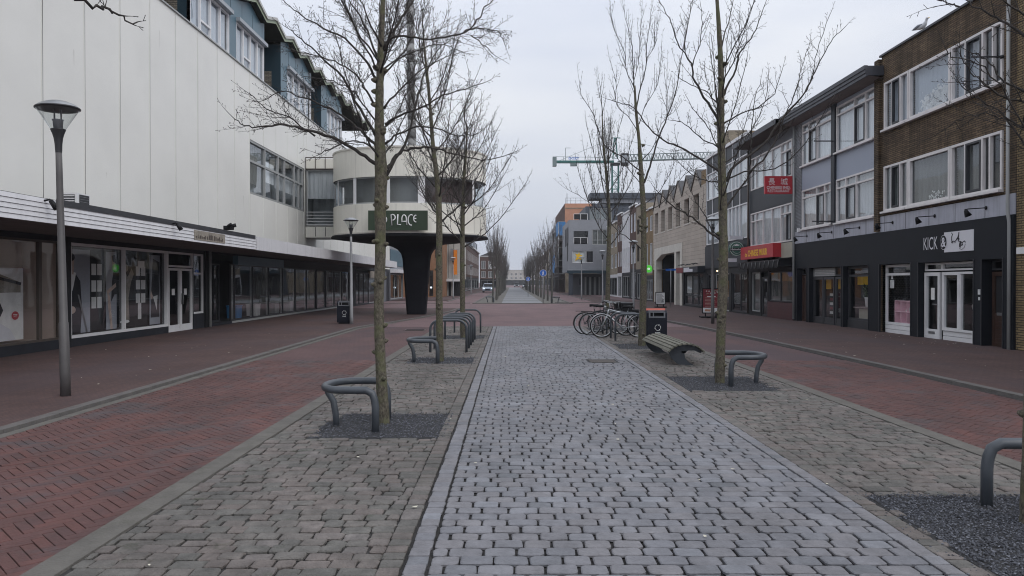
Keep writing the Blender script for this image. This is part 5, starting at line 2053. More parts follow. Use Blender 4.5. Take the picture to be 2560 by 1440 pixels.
# round beer sign and its small plates
t = thing("hanging_sign", "round dark green beer sign with a white ring hanging above the café door", "sign", (11.25, 37.9, 2.8))
mb = MB()
ci = lambda r, yy, cz=3.28: [(11.18 + r * math.cos(R(i * 11.25)), yy, cz + r * math.sin(R(i * 11.25))) for i in range(32)]
for r, yy, m in ((.37, 37.84, "beer_green"), (.345, 37.835, "white_print"), (.32, 37.83, "beer_green"), (.24, 37.825, "white_print"), (.225, 37.82, "beer_green")):
    mb.faces(ci(r, yy), [tuple(range(32))], m)
c0, c1 = ci(.37, 37.84), ci(.37, 37.98)
mb.faces(c0 + c1, [(i, (i + 1) % 32, 32 + (i + 1) % 32, 32 + i) for i in range(32)] + [tuple(range(32, 64))], "beer_green")
mb.box(10.83, 11.53, 37.80, 37.815, 3.18, 3.32, "black_paint")
mb.faces([(11.18 + a, 37.815, 3.42 + b) for a, b in ((-.14, 0), (.14, 0), (.06, .06), (0, .09), (-.06, .06))], [(0, 1, 2, 3, 4)], "white_print")
mb.build("disc", t)
mb = MB()
put_text(mb, "Heineken", lambda a, b: (10.87 + a, 37.795, 3.20 + b), .62, .10, "white_print", .02)
mb.build("lettering", t)
mb = MB()
mb.box(10.85, 11.5, 37.86, 37.95, 3.74, 3.90, "sign_white")
mb.box(10.78, 11.2, 37.86, 37.95, 2.62, 2.80, "sign_white")
mb.box(11.2, 11.6, 37.88, 37.92, 3.8, 3.84, "dark_frame")
mb.build("name_plate", t)

# --- B5 cream block building with six small gables
B5 = thing("gabled_building", "cream block building with six small gables, tall narrow windows and a gateway", "building", (RX, 54, 0))
mb = MB()
wins = []
gy = [46.6 + 2.63 * i for i in range(7)]
for a in gy[:6]:
    wins.append((a + .55, a + 2.05, 5.5, 7.15))
gate = (52.35, 61.0, .02, 3.85)
wall(mb, FR, 45.5, 62.4, 2.62, 7.55, wins + [(52.2, 61.6, 2.62, 4.3)], "concrete_block", .35)
wall(mb, FR, 45.5, 51.7, 0, 2.62, [(46.1, 51.3, .12, 2.2)], "dark_paint", .2)
for i in range(6):
    a, b = gy[i], gy[i + 1]
    mb.face([FR(a, 7.55, 0), FR(b, 7.55, 0), FR(b, 7.62, 0), FR((a + b) / 2, 8.65, 0), FR(a, 7.62, 0)], "concrete_block")
fquad(mb, FR, 45.5, 46.6, 7.55, 8.4, 0, "tan_brick")
body(mb, FR, 45.4, 62.4, 7.55, 9, "tan_brick")
mb.build("wall", B5)
mb = MB()
for i in range(6):
    a, b = gy[i], gy[i + 1]
    c = (a + b) / 2
    mb.face([FR(a, 7.62, -.04), FR(c, 8.72, -.04), FR(c, 8.72, 8), FR(a, 7.62, 8)], "roof_felt")
    mb.face([FR(c, 8.72, -.04), FR(b, 7.62, -.04), FR(b, 7.62, 8), FR(c, 8.72, 8)], "roof_felt")
    for (p, q, zp, zq) in ((a, c, 7.62, 8.72), (c, b, 8.72, 7.62)):
        mb.faces([FR(p, zp, -.07), FR(q, zq, -.07), FR(q, zq - .16, -.07), FR(p, zp - .16, -.07), FR(p, zp, .0), FR(q, zq, .0), FR(q, zq - .16, .0), FR(p, zp - .16, .0)], [(0, 1, 2, 3), (3, 2, 6, 7), (0, 1, 5, 4)], "bronze_frame")
mb.build("roof", B5)
for (a, b, c, e) in wins:
    window(B5, FR, a, b, c, e, mulls=[(b - .35, .06)], fm="bronze_frame", fw=.05, w=.34, back="curtain_grey")
    mb = MB()
    fbox(mb, FR, a - .12, a - .0, c, e, -.012, -.001, "pale_concrete")
    fbox(mb, FR, a - .12, b + .05, c - .08, c, -.03, -.001, "pale_concrete")
    mb.build("window_surround", B5)
mb = MB()
for (a, b) in ((51.7, 52.35), (53.6, 54.1), (61.0, 61.7)):
    fbox(mb, FR, a, b, 0, 3.75, -.05, .42, "pale_concrete")
fbox(mb, FR, 51.7, 61.7, 3.75, 4.32, -.05, .5, "pale_concrete")
mb.prism([(58.9, 3.75), (61.0, 3.75), (61.0, 3.35)], "pale_concrete", lambda a, b, h: FR(a, b, h), -.04, .4)
mb.build("gateway_frame", B5)
mb = MB()
fquad(mb, FR, 52, 61.7, 0, 3.75, 3.5, "interior_dark")
mb.face([FR(61.0, 0, .5), FR(61.0, 3.75, .5), FR(61.0, 3.75, 3.5), FR(61.0, 0, 3.5)], "interior_dark")
mb.face([FR(52.35, 0, .5), FR(52.35, 3.75, .5), FR(52.35, 3.75, 3.5), FR(52.35, 0, 3.5)], "interior_dark")
mb.face([FR(52.35, 3.75, .5), FR(61, 3.75, .5), FR(61.0, 3.75, 3.5), FR(52.35, 3.75, 3.5)], "interior_dark")
mb.build("passage", B5)
mb = MB()
for i in range(3):
    for j in range(5):
        fbox(mb, FR, 54.8 + j * 1.2, 55.8 + j * 1.2, .5 + i * .5, .8 + i * .5, 3.40, 3.49, "interior_grey")
fbox(mb, FR, 54.6, 60.9, 1.95, 2.05, 3.3, 3.49, "grey_frame")
mb.build("letterbox_panel", B5)
window(B5, FR, 46.1, 51.3, .12, 2.2, mulls=[47.7, 49.3], trans=[(.75, 46.2, 51.2)], fm="dark_frame", fw=.08, w=.15, pane="shop_glass", back=[(46.1, 51.3, .12, 2.2, "interior_dark", 1.0), (49.4, 51.0, .9, 2.0, "paper", .32)], backw=.5, name="shop_window")
t = thing("shop_sign", "dark red shop sign box with a white plate below the cream block wall", "sign", (RX - .2, 48.5, 2.2))
mb = MB()
mb.box(RX - .45, RX - .01, 45.7, 51.6, 2.22, 2.58, "charcoal_panel")
mb.box(RX - .46, RX - .451, 49.6, 51.6, 2.23, 2.57, "sign_maroon")
mb.build("box", t)
mb = MB()
mb.box(RX - .475, RX - .461, 46.9, 49.3, 2.26, 2.44, "sign_white")
mb.box(RX - .475, RX - .461, 47.8, 49.3, 2.441, 2.54, "sign_white")
mb.build("plate", t)
mb = MB()
pts = [FR(51.5 - i * .55, 2.72 + (.05 if i % 2 else .0), -.35) for i in range(11)]
mb.tube(pts, .025, "black_plastic", 5)
for i in range(1, 10, 3):
    mb.tube([pts[i], (pts[i][0] + .3, pts[i][1], pts[i][2] + .06)], .02, "black_plastic", 4)
mb.build("string_lights", label="black strip of sign lights on the block wall above the dark red sign", cat="lights")

# --- nearest yellow brick building at the right edge
B0 = thing("brick_building", "yellow brick building cut off by the right edge, beyond the drainpipe", "building", (RX, 14, 0))
mb = MB()
wall(mb, FR, 6.0, 17.48, 0, 8.9, [(10.5, 15.6, 3.8, 5.3), (10.5, 15.6, 6.4, 7.9), (8, 14.8, .5, 2.3)], "yellow_brick", .14)
body(mb, FR, 6.0, 17.48, 8.9, 9, "yellow_brick")
mb.build("wall", B0)
for c, e in ((3.8, 5.3), (6.4, 7.9)):
    window(B0, FR, 10.5, 15.6, c, e, mulls=[12, 14], fm="cream_frame", fw=.07, w=.1, back="curtain_white")
window(B0, FR, 8, 14.8, .5, 2.3, mulls=[10.5, 12.6], fm="dark_frame", fw=.07, w=.1, pane="shop_glass", back=[(8, 14.8, .5, 2.3, "interior_dark", .8)], backw=.5, name="shop_window")
mb = MB()
fbox(mb, FR, 17.1, 17.4, 2.25, 2.40, -.06, -.001, "white_print")
mb.build("house_number_plate", B0)
# ================================================================== FAR RIGHT ROW AND BEYOND
def rowhouse(label, fc, u0, u1, z1, depth, m, floors, nwin, fm="white_frame", gm="dark_paint", gtop=2.6, gback="interior_dark", coping="white_frame", ww=.62, name="terraced_building", cmat="curtain_grey", gwin=True, pitched=None):
    ctr = fc((u0 + u1) / 2, 0, 0)
    t = thing(name, label, "building", ctr)
    mb = MB()
    ops = []
    W = (u1 - u0)
    for (a, b) in floors:
        for i in range(nwin):
            c = u0 + W * (i + .5) / nwin
            ops.append((c - W / nwin * ww / 2, c + W / nwin * ww / 2, a, b))
    wall(mb, fc, u0, u1, gtop, z1, ops, m, .12)
    gops = [(u0 + .35, u1 - .35, .12, gtop - .35)] if gwin else []
    wall(mb, fc, u0, u1, 0, gtop, gops, gm, .12)
    body(mb, fc, u0, u1, z1, depth, m)
    mb.build("wall", t)
    for o in ops:
        window(t, fc, *o, mulls=[((o[0] + o[1]) / 2, .05)] if o[1] - o[0] > .9 else [], fm=fm, fw=.07, w=.1, back=cmat)
    if gwin:
        o = gops[0]
        window(t, fc, *o, mulls=[o[0] + (o[1] - o[0]) * .35, o[0] + (o[1] - o[0]) * .68], fm="grey_frame", fw=.07, w=.1, pane="shop_glass", back=[(o[0], o[1], o[2], o[3], gback, .8)], backw=.5, name="shop_window")
    mb = MB()
    fbox(mb, fc, u0 - .02, u1 + .02, z1, z1 + .14, -.12, .15, coping)
    rf = mb.build("cornice", t)
    if pitched:
        mb = MB()
        r0, r1, rz = pitched
        mb.faces([fc(u0, z1 + .14, 0), fc(u1, z1 + .14, 0), fc(u1, z1 + .14, depth), fc(u0, z1 + .14, depth), fc((u0 + u1) / 2, rz, 0), fc((u0 + u1) / 2, rz, depth)], [(0, 1, 4), (3, 2, 5), (0, 4, 5, 3), (1, 4, 5, 2)], "roof_felt")
        mb.build("roof", t)
    return t


rowhouse("yellow brick house with a green lit sign next to the gateway", FR, 62.4, 66.6, 7.7, 8, "tan_brick", [(5.9, 7.2), (3.0, 4.9)], 2, gm="charcoal_panel", gtop=2.2, gback="interior_grey")
rowhouse("light brown brick house left of the green lit sign", FR, 66.6, 71.0, 8.6, 8, "sand_brick", [(6.0, 7.4), (3.5, 5.0)], 2, fm="bronze_frame", gtop=2.8)
rowhouse("narrow dark brown brick house with white strip windows", FR, 71.0, 74.8, 8.9, 8, "red_brick", [(6.4, 8.2), (3.4, 5.2)], 2, cmat="curtain_white", gtop=2.9)
rowhouse("white house with tall strip windows in the far row", FR, 74.8, 80.2, 8.6, 8, "white_siding", [(5.9, 7.9), (3.1, 5.1)], 4, gtop=2.6, ww=.5)
rowhouse("dark brown brick house beyond the white house", FR, 80.2, 83.6, 8.9, 8, "red_brick", [(6.0, 7.8), (3.3, 4.9)], 2, gm="white_siding", cmat="curtain_white", gtop=2.6)
rowhouse("pale yellow house at the corner end of the far row", FR, 83.6, 92.5, 8.3, 8, "sand_brick", [(5.6, 7.2), (3.2, 4.8)], 3, gm="white_siding", gtop=2.5)

t = thing("lit_sign", "round glowing green sign on a white box at the yellow brick house", "sign", (11.28, 62.8, 2.3))
mb = MB()
mb.box(10.98, 11.58, 62.7, 62.9, 2.35, 3.05, "sign_white")
mb.build("box", t)
mb = MB()
mb.faces([(11.28 + .29 * math.cos(R(i * 20)), 62.69, 2.72 + .31 * math.sin(R(i * 20))) for i in range(18)], [tuple(range(18))], "glow_green")
mb.faces([(11.28 + .12 * math.cos(R(i * 20)), 62.68, 2.72 + .09 * math.sin(R(i * 20))) for i in range(18)], [tuple(range(18))], "glow_white")
mb.build("disc", t)

# grey modern corner block, front facing the crossing
GM = thing("corner_building", "grey modern corner building with balconies and a recessed ground floor at the crossing", "building", (10, 95, 0))
FG = Fac(0, 95, (1, 0), (0, -1))
mb = MB()
ops = [(7.55, 9.2, 4.05, 5.1 + .45), (9.25, 10.1, 4.05, 5.55), (7.7, 9.5, 6.4, 8.0), (10.0, 11.9, 6.3, 8.2), (7.7, 9.4, 8.7, 10.0), (9.7, 12.5, 8.7, 10.9)]
wall(mb, FG, 7.1, 17, 2.9, 9.4, [o for o in ops if o[3] < 9], "modern_grey", .5)
wall(mb, FG, 9.2, 17, 9.4, 11.1, [(9.7, 12.5, 9.45, 10.9)], "modern_dark", .4)
body(mb, FG, 9.2, 17, 11.1, 10, "modern_dark", v0=2.9)
mb.face([FG(7.1, 2.9, 0), FG(7.1, 9.4, 0), FG(7.1, 9.4, 12), FG(7.1, 2.9, 12)], "modern_grey")
mb.face([FG(7.1, 2.9, 0), FG(17, 2.9, 0), FG(17, 2.9, 12), FG(7.1, 2.9, 12)], "dark_frame")
mb.face([FG(7.1, 9.4, .05), FG(9.2, 9.4, .05), FG(9.2, 9.4, 12), FG(7.1, 9.4, 12)], "roof_felt")
mb.build("wall", GM)
window(GM, FG, 7.55, 9.2, 4.05, 5.55, fm="white_frame", fw=.06, w=.12, back=[(7.6, 9.15, 4.1, 5.5, "paper", .1)], backw=.4)
window(GM, FG, 9.25, 10.1 + .6, 4.05, 5.55, fm="white_frame", fw=.06, w=.12, back="interior_dark")
window(GM, FG, 7.7, 9.5, 6.4, 8.0, fm="dark_frame", fw=.08, w=.45, back=[(7.7, 9.5, 6.4, 8.0, "interior_dark", .4)], backw=.5)
window(GM, FG, 10.0, 11.9, 6.3, 8.2, mulls=[10.7, 11.3], trans=[(6.9, 10, 11.9)], fm="grey_frame", fw=.08, w=.1, back="curtain_grey")
window(GM, FG, 9.7, 12.5, 9.45, 10.9, mulls=[10.4, 11.1, 11.8], fm="grey_frame", fw=.07, w=.1, back="interior_grey")
for z in (6.45, 9.42):
    mb = MB()
    for q in (7.7, 8.55, 9.4):
        fbox(mb, FG, q, q + .05, z, z + .75, -.05, 0, "white_frame")
    fbox(mb, FG, 7.7, 9.45, z + .72, z + .77, -.051, .001, "white_frame")
    fbox(mb, FG, 7.75, 9.4, z + .05, z + .70, -.03, -.02, "interior_dark")
    mb.build("balcony_rail", GM)
mb = MB()
mb.face([(7.08, 96.2, 4.3), (7.08, 98, 4.3), (7.08, 98, 6.6), (7.08, 96.2, 6.6)], "interior_dark")
for (a, b, c, e) in ((95.8, 97, 6.3, 8.6), (97.5, 99, 6.3, 8.6), (100, 101.5, 6.3, 8.6)):
    mb.face([(7.08, a, c), (7.08, b, c), (7.08, b, e), (7.08, a, e)], "interior_dark")
mb.build("side_window", GM)
mb = MB()
fbox(mb, FG, 6.9, 14, 2.72, 3.1, -.25, .3, "teal_dark")
fbox(mb, FG, 6.9, 14, 3.1, 3.2, -.3, .3, "blind_box")
fbox(mb, FG, 9.5, 12.2, 3.25, 3.28, -.05, .0, "modern_grey")
mb.build("canopy", GM)
mb = MB()
for (a, b) in ((7.1, 7.6), (11.4, 11.7)):
    fbox(mb, FG, a, b, 0, 2.75, .02, .5, "modern_dark")
mb.build("column", GM)
mb = MB()
fquad(mb, FG, 7.6, 14, 0, 2.72, 2.4, "grey_render")
for i in range(9):
    fbox(mb, FG, 9.3 + i * .3, 9.5 + i * .3, .0, 2.3, 2.2, 2.3, "dark_frame" if i % 2 else "grey_frame")
fbox(mb, FG, 8.6, 9.0, 1.3, 2.1, 2.35, 2.39, "dark_frame")
mb.build("ground_floor_wall", GM)
mb = MB()
mb.v, mb.f = [], []
mb.faces([FG(7.9 + a, 4.3 + b, .09) for a, b in ((0, 0), (.2, .5), (.0, .9), (.35, .8), (.5, 1.1), (.6, .75), (.9, .7), (.7, .45), (.85, 0), (.45, .25))], [tuple(range(10))], "sign_yellow")
mb.build("window_print", label="yellow figure print in the first floor window of the grey corner building", cat="poster")
# dark penthouse block behind
PB = thing("office_block", "dark grey office block with a flat roof rising behind the far row", "building", (17, 100, 0))
FP = Fac(0, 100, (1, 0), (0, -1))
mb = MB()
wall(mb, FP, 12.5, 20.5, 0, 13.2, [(14.2, 17.0, 9.3, 11.4)], "modern_dark", .8)
body(mb, FP, 12.5, 20.5, 13.2, 12, "modern_dark")
mb.build("wall", PB)
mb = MB()
fbox(mb, FP, 11.8, 22, 12.0, 12.55, -.5, .6, "modern_grey")
fbox(mb, FP, 10.2, 22, 12.55, 13.3, -.8, 2, "modern_dark")
mb.build("roof_edge", PB)
window(PB, FP, 14.2, 17.0, 9.3, 11.4, mulls=[15.1, 16.0], fm="white_frame", fw=.08, w=.7, back="interior_grey")
mb = MB()
fbox(mb, FP, 14.0, 17.2, 9.3, 9.4, -.05, 0, "white_frame")
fbox(mb, FP, 14.0, 17.2, 10.3, 10.36, -.05, 0, "white_frame")
for q in (14.0, 15.05, 16.1, 17.15):
    fbox(mb, FP, q, q + .06, 9.4, 10.3, -.05, 0, "white_frame")
mb.build("balcony_rail", PB)
mb = MB()
fbox(mb, FP, 18.4, 20.6, 9.5, 12.0, -.04, -.001, "red_brick")
mb.build("brick_panel", PB)

# orange wrapped building with scaffold
OB = thing("wrapped_building", "building under construction wrapped in orange sheeting with a roof railing", "building", (13, 120, 0))
FO = Fac(0, 119.5, (1, 0), (0, -1))
mb = MB()
fquad(mb, FO, 8.3, 12.6, 10.2, 14, 0, "wrap_orange")
fquad(mb, FO, 12.6, 22, 10.2, 14, 0, "modern_dark")
fquad(mb, FO, 8.3, 22, 0, 10.2, 0, "red_brick")
body(mb, FO, 8.3, 22, 14, 26, "red_brick")
fquad(mb, FO, 8.3, 22, 0, 3.2, -.02, "sand_brick")
mb.build("wall", OB)
mb = MB()
for i in range(8):
    fbox(mb, FO, 8.4 + i * .8, 8.45 + i * .8, 14.0, 14.9, .1, .15, "steel")
for z in (14.4, 14.85):
    fbox(mb, FO, 8.4, 14.5, z, z + .05, .08, .17, "steel")
fbox(mb, FO, 8.25, 14.5, 13.2, 13.35, -.06, -.001, "sand_brick")
fbox(mb, FO, 8.6, 8.7, 14, 15.6, .1, .2, "steel")
mb.build("roof_railing", OB)
SCF = thing("scaffold", "steel scaffold with blue netting on the street side of the orange wrapped building", "scaffold", (7.9, 130, 0))
mb = MB()
for y in range(118, 147, 3):
    for x in (7.2, 8.2):
        mb.tube([(x, y, 0), (x, y, 10.9)], .06, "steel", 4)
for z in (2, 4, 6, 8, 10):
    mb.box(7.2, 8.2, 118, 146, z, z + .08, "bronze_frame")
    for x in (7.2,):
        mb.tube([(x, 118, z + 1), (x, 146, z + 1)], .05, "steel", 4)
        mb.tube([(x, 118, z + .5), (x, 146, z + .5)], .05, "steel", 4)
    mb.tube([(7.2, 118, z + 1), (8.2, 118, z + 1)], .05, "steel", 4)
mb.build("frame", SCF)
mb = MB()
mb.face([(7.12, 122, 4.0), (7.12, 145, 4.0), (7.12, 145, 8.2), (7.12, 122, 8.2)], "modern_grey")
mb.face([(7.12, 118, 8.9), (7.12, 124, 8.9), (7.12, 124, 11), (7.12, 118, 11)], "scaffold_blue")
mb.face([(7.12, 118, 8.9), (8.3, 117.9, 8.9), (8.3, 117.9, 11), (7.12, 118, 11)], "scaffold_blue")
mb.face([(7.10, 126, 3.2), (7.10, 138, 3.2), (7.10, 138, 6.2), (7.10, 126, 6.2)], "scaffold_blue")
mb.build("netting", SCF)
FR2 = Fac(8.4, 0, (0, 1), (-1, 0))
rowhouse("brown brick house beyond the scaffold", FR2, 148, 166, 8.6, 8, "red_brick", [(5.6, 7.4), (3.2, 4.8)], 4, gtop=2.6)
rowhouse("pale house further beyond the scaffold", FR2, 166, 190, 9.2, 8, "sand_brick", [(5.6, 7.4), (3.2, 4.8)], 5, gtop=2.6)
rowhouse("dark brick terrace near the far end of the street on the tower crane side", FR2, 190, 260, 9.0, 8, "red_brick", [(5.6, 7.4), (3.2, 4.8)], 9, gtop=2.6)

# ---- left side beyond the white building
rowhouse("grey shuttered shop with a blue panel beyond the white building", FL, 66.0, 74.0, 8.0, 9, "modern_grey", [(4.9, 6.6)], 7, fm="white_frame", gm="grey_render", gtop=2.7, ww=.4)
mb = MB()
fbox(mb, FL, 66.2, 73.9, 3.1, 4.5, -.06, -.001, "teal")
fbox(mb, FL, 66.2, 73.9, 2.45, 2.75, -.7, -.001, "white_siding")
mb.build("shop_fascia", label="blue grey fascia with a rolled awning on the grey shuttered shop", cat="fascia")
FQ = Fac(0, 82, (1, 0), (0, -1))
OBk = thing("brick_building", "orange brick building with two tall lit doorways behind the black pillar", "building", (-9, 82, 0))
mb = MB()
ops = [(-8.95, -8.5, .1, 2.9), (-8.2, -7.75, .1, 2.9)]
wall(mb, FQ, -16, -7.47, 0, 9.0, ops + [(-9.0, -8.75, 4.2, 5.6), (-8.3, -8.0, 4.2, 5.6)], "orange_brick", .4)
body(mb, FQ, -16, -7.47, 9.0, 5.5, "orange_brick")
mb.build("wall", OBk)
for o in ops:
    window(OBk, FQ, *o, fm="bronze_frame", fw=.05, w=.35, pane="shop_glass", back=[(o[0], o[1], o[2], o[3], "brown_wood", .4)], backw=.5, name="door")
for a in (-9.0, -8.3):
    window(OBk, FQ, a, a + .25 if a < -8.5 else a + .3, 4.2, 5.6, fm="bronze_frame", fw=.04, w=.35, back="interior_dark")
for i, x in enumerate((-8.72, -7.97)):
    mb = MB()
    mb.lathe([(.0, 0), (.1, .03), (.11, .14), (.0, .22)], "headlight", x, 81.85, 10)
    mb.v = [(a, b, c + .95) for a, b, c in mb.v]
    mb.build("wall_light", label=("white globe light at the first doorway of the orange brick building", "white globe light at the second doorway of the orange brick building, nearer the kerb")[i], cat="lamp")
FS = Fac(0, 88, (1, 0), (0, -1))
CB = thing("concrete_building", "beige concrete building with an orange vertical banner and a white canopy", "building", (-8, 88, 0))
mb = MB()
wall(mb, FS, -13, -5.95, 2.0, 9.0, [], "concrete", .2)
for q in (-7.4, -6.8):
    fbox(mb, FS, q, q + .05, 2.1, 9, -.012, 0, "seam")
body(mb, FS, -13, -5.95, 9.0, 10, "concrete", v0=2.0)
fquad(mb, FS, -13, -5.95, 0, 2.0, 1.5, "interior_dark")
mb.build("wall", CB)
mb = MB()
fbox(mb, FS, -12, -5.9, 1.72, 2.0, -1.4, 1.0, "white_siding")
mb.build("canopy", CB)
mb = MB()
for q in (-7.6, -7.0):
    fbox(mb, FS, q, q + .25, 0, 1.72, -.3, 0, "concrete")
mb.build("column", CB)
t = thing("banner", "vertical orange banner on the beige concrete building", "banner", (-6.5, 87.5, 2.4))
mb = MB()
fbox(mb, FS, -6.72, -6.32, 2.5, 5.35, -.5, -.45, "sign_orange")
mb.build("cloth", t)
mb = MB()
fbox(mb, FS, -7.1, -6.8, 4.1, 5.5, -.4, -.35, "modern_grey")
for z in (2.5, 5.35):
    fbox(mb, FS, -6.75, -6.1, z, z + .04, -.47, -.2, "steel")
mb.build("bracket", t)
FL2 = Fac(-8.3, 0, (0, 1), (1, 0))
rowhouse("red brick house row with white bay windows beyond the banner", FL2, 108, 128, 8.2, 8, "red_brick", [(5.4, 7.4), (3.0, 4.7)], 6, gtop=2.6, cmat="curtain_grey", ww=.4, coping="bronze_frame")
rowhouse("darker brick house row with white window trim further along", FL2, 128, 158, 8.6, 8, "red_brick", [(5.8, 7.6), (3.1, 4.9)], 8, gtop=2.6, cmat="curtain_grey", ww=.4, coping="bronze_frame")
rowhouse("brick house row with a dark flat attic at its far end", FL2, 158, 190, 9.0, 8, "red_brick", [(5.8, 7.6), (3.1, 4.9)], 7, gtop=2.6, cmat="curtain_grey", ww=.4, coping="bronze_frame")
mb = MB()
fbox(mb, FL2, 160, 190, 9.15, 11.0, .4, 7, "modern_dark")
fbox(mb, FL2, 160, 190, 8.75, 8.95, -.35, .0, "white_frame")
for q in (165, 172, 180):
    fbox(mb, FL2, q, q + 3, 9.4, 10.7, .36, .399, "blind_box")
mb.build("attic", label="dark flat attic storey set on the far brick house row", cat="attic")
FE = Fac(0, 205, (1, 0), (0, -1))
EB = rowhouse("brown brick building with a low hipped roof and a round emblem at the street bend", FE, -8.7, -2.9, 8.6, 10, "red_brick", [(5.2, 7.4), (2.9, 4.6)], 3, gtop=2.5, pitched=(0, 1, 9.9))
mb = MB()
for i in range(18):
    a0, a1 = R(i * 20), R(i * 20 + 20)
    mb.tube([(-5.3 + .75 * math.cos(a0), 204.6, 6.0 + .75 * math.sin(a0)), (-5.3 + .75 * math.cos(a1), 204.6, 6.0 + .75 * math.sin(a1))], .07, "white_print", 4)
mb.tube([(-5.8, 204.6, 6.4), (-4.8, 204.6, 5.6)], .08, "white_print", 4)
mb.tube([(-5.7, 204.6, 5.6), (-5.0, 204.6, 6.3)], .08, "white_print", 4)
mb.build("round_emblem", label="round line emblem on the gable of the building at the street bend", cat="emblem")
rowhouse("pale low building closing the far end of the street", Fac(0, 420, (1, 0), (0, -1)), -14, 16, 8.4, 10, "concrete", [(3.4, 4.6), (5.4, 6.8)], 12, gtop=3.0, coping="grey_frame", ww=.5)

# ================================================================== TOWER CRANE
CR = thing("tower_crane", "green tower crane with a long lattice jib rising above the far roofs", "crane", (20.2, 150, 0))
cy_ = 150
mb = MB()


def P2(px, py, dy=0):
    x, y, z = PY(px, py, cy_ + dy)
    return Vector((x, y, z))


xc, zb, zt = 20.35, 0, 24.8
for sx in (-.62, .62):
    for sy in (-.62, .62):
        mb.bar((xc + sx, cy_ + sy, zb), (xc + sx, cy_ + sy, zt), .13, "crane_green")
z = 0
k = 0
while z < zt - 1.2:
    for sy in (-.62, .62):
        a, b = (-.62, .62) if k % 2 else (.62, -.62)
        mb.bar((xc + a, cy_ + sy, z), (xc + b, cy_ + sy, z + 1.25), .07, "crane_green")
        mb.bar((xc - .62, cy_ + sy, z), (xc + .62, cy_ + sy, z), .07, "crane_green")
        a, b = a, b
    for sx in (-.62, .62):
        mb.bar((xc + sx, cy_ - .62, z), (xc + sx, cy_ + .62, z + 1.25), .07, "crane_green")
    z += 1.25
    k += 1
mb.build("mast", CR)
mb = MB()
for s_ in (-.35, .35):
    mb.bar((xc - .45, cy_ + s_, 26), (xc - .2, cy_ + s_, 30.1), .1, "crane_green")
    mb.bar((xc + .45, cy_ + s_, 26), (xc + .1, cy_ + s_, 30.1), .1, "crane_green")
for i in range(5):
    zz = 26 + i * .8
    mb.bar((xc - .42 + i * .05, cy_ - .35, zz), (xc + .4 - i * .07, cy_ - .35, zz + .8), .06, "crane_green")
    mb.bar((xc - .42 + i * .05, cy_ - .35, zz), (xc + .42 - i * .07, cy_ - .35, zz), .06, "crane_green")
mb.bar((xc - .5, cy_, 30.1), (xc + 1.0, cy_, 30.1), .1, "crane_green")
mb.build("tower_head", CR)
mb = MB()
jl = P2(1384, 403)
mb.box(jl.x, xc - .3, cy_ - .6, cy_ + .6, 25.15, 25.55, "crane_green")
mb.build("counter_jib", CR)
mb = MB()
mb.box(jl.x - .2, jl.x + .55, cy_ - .7, cy_ + .7, 24.5, 26.3, "crane_grey")
mb.box(jl.x + 3.3, jl.x + 4.6, cy_ - .5, cy_ + .5, 24.55, 25.15, "crane_grey")
mb.build("counterweight", CR)
mb = MB()
for q in range(0, 9):
    mb.bar((jl.x + .5 + q * 1.4, cy_ - .6, 25.55), (jl.x + .5 + q * 1.4, cy_ - .6, 26.3), .05, "crane_grey")
mb.bar((jl.x + .5, cy_ - .6, 26.3), (xc - .4, cy_ - .6, 26.1), .05, "crane_grey")
mb.bar((jl.x + 2.3, cy_ - .6, 25.55), (jl.x + 2.3, cy_ - .6, 28.0), .07, "crane_grey")
mb.bar((jl.x + 2.3, cy_ - .6, 28.0), (jl.x + 3.3, cy_ - .6, 28.0), .06, "crane_grey")
mb.bar((jl.x + 1, cy_, 25.55), (xc - .3, cy_, 30.1), .045, "crane_grey")
mb.build("handrail", CR)
mb = MB()
put_text(mb, "DOZY", lambda a, b: (jl.x + 2.9 + a, cy_ - .66, 25.72 + b), 2.1, .46, "sign_blue", .04)
mb.build("lettering", CR)
jr = 46.0
mb = MB()
for sy in (-.5, .5):
    mb.bar((xc + .5, cy_ + sy, 25.45), (jr, cy_ + sy, 26.3), .13, "crane_grey")
mb.bar((xc + 1.5, cy_, 26.75), (jr, cy_, 27.5), .12, "crane_grey")
nseg = 34
for i in range(nseg):
    t0, t1, tm = i / nseg, (i + 1) / nseg, (i + .5) / nseg
    f0 = lambda t_, s__: Vector((xc + 1.2 + (jr - xc - 1.2) * t_, cy_ + s__, 25.47 + .85 * t_))
    tp = Vector((xc + 1.2 + (jr - xc - 1.2) * tm, cy_, 26.78 + .7 * tm))
    for s__ in (-.5, .5):
        mb.bar(f0(t0, s__), tp, .07, "crane_grey")
        mb.bar(tp, f0(t1, s__), .07, "crane_grey")
mb.bar((xc + .2, cy_, 30.1), (xc + 13, cy_, 27.1), .045, "crane_grey")
mb.build("jib", CR)
mb = MB()
mb.box(xc + 1.0, xc + 2.4, cy_ - 1.6, cy_ - .5, 24.4, 26.8, "dark_paint")
mb.box(xc + 1.1, xc + 2.3, cy_ - 1.62, cy_ - 1.6, 25.0, 26.4, "blind_box")
mb.build("cab", CR)
mb = MB()
mb.box(xc - .9, xc + .9, cy_ - .9, cy_ + .9, 24.7, 25.1, "dark_paint")
mb.build("slewing_platform", CR)

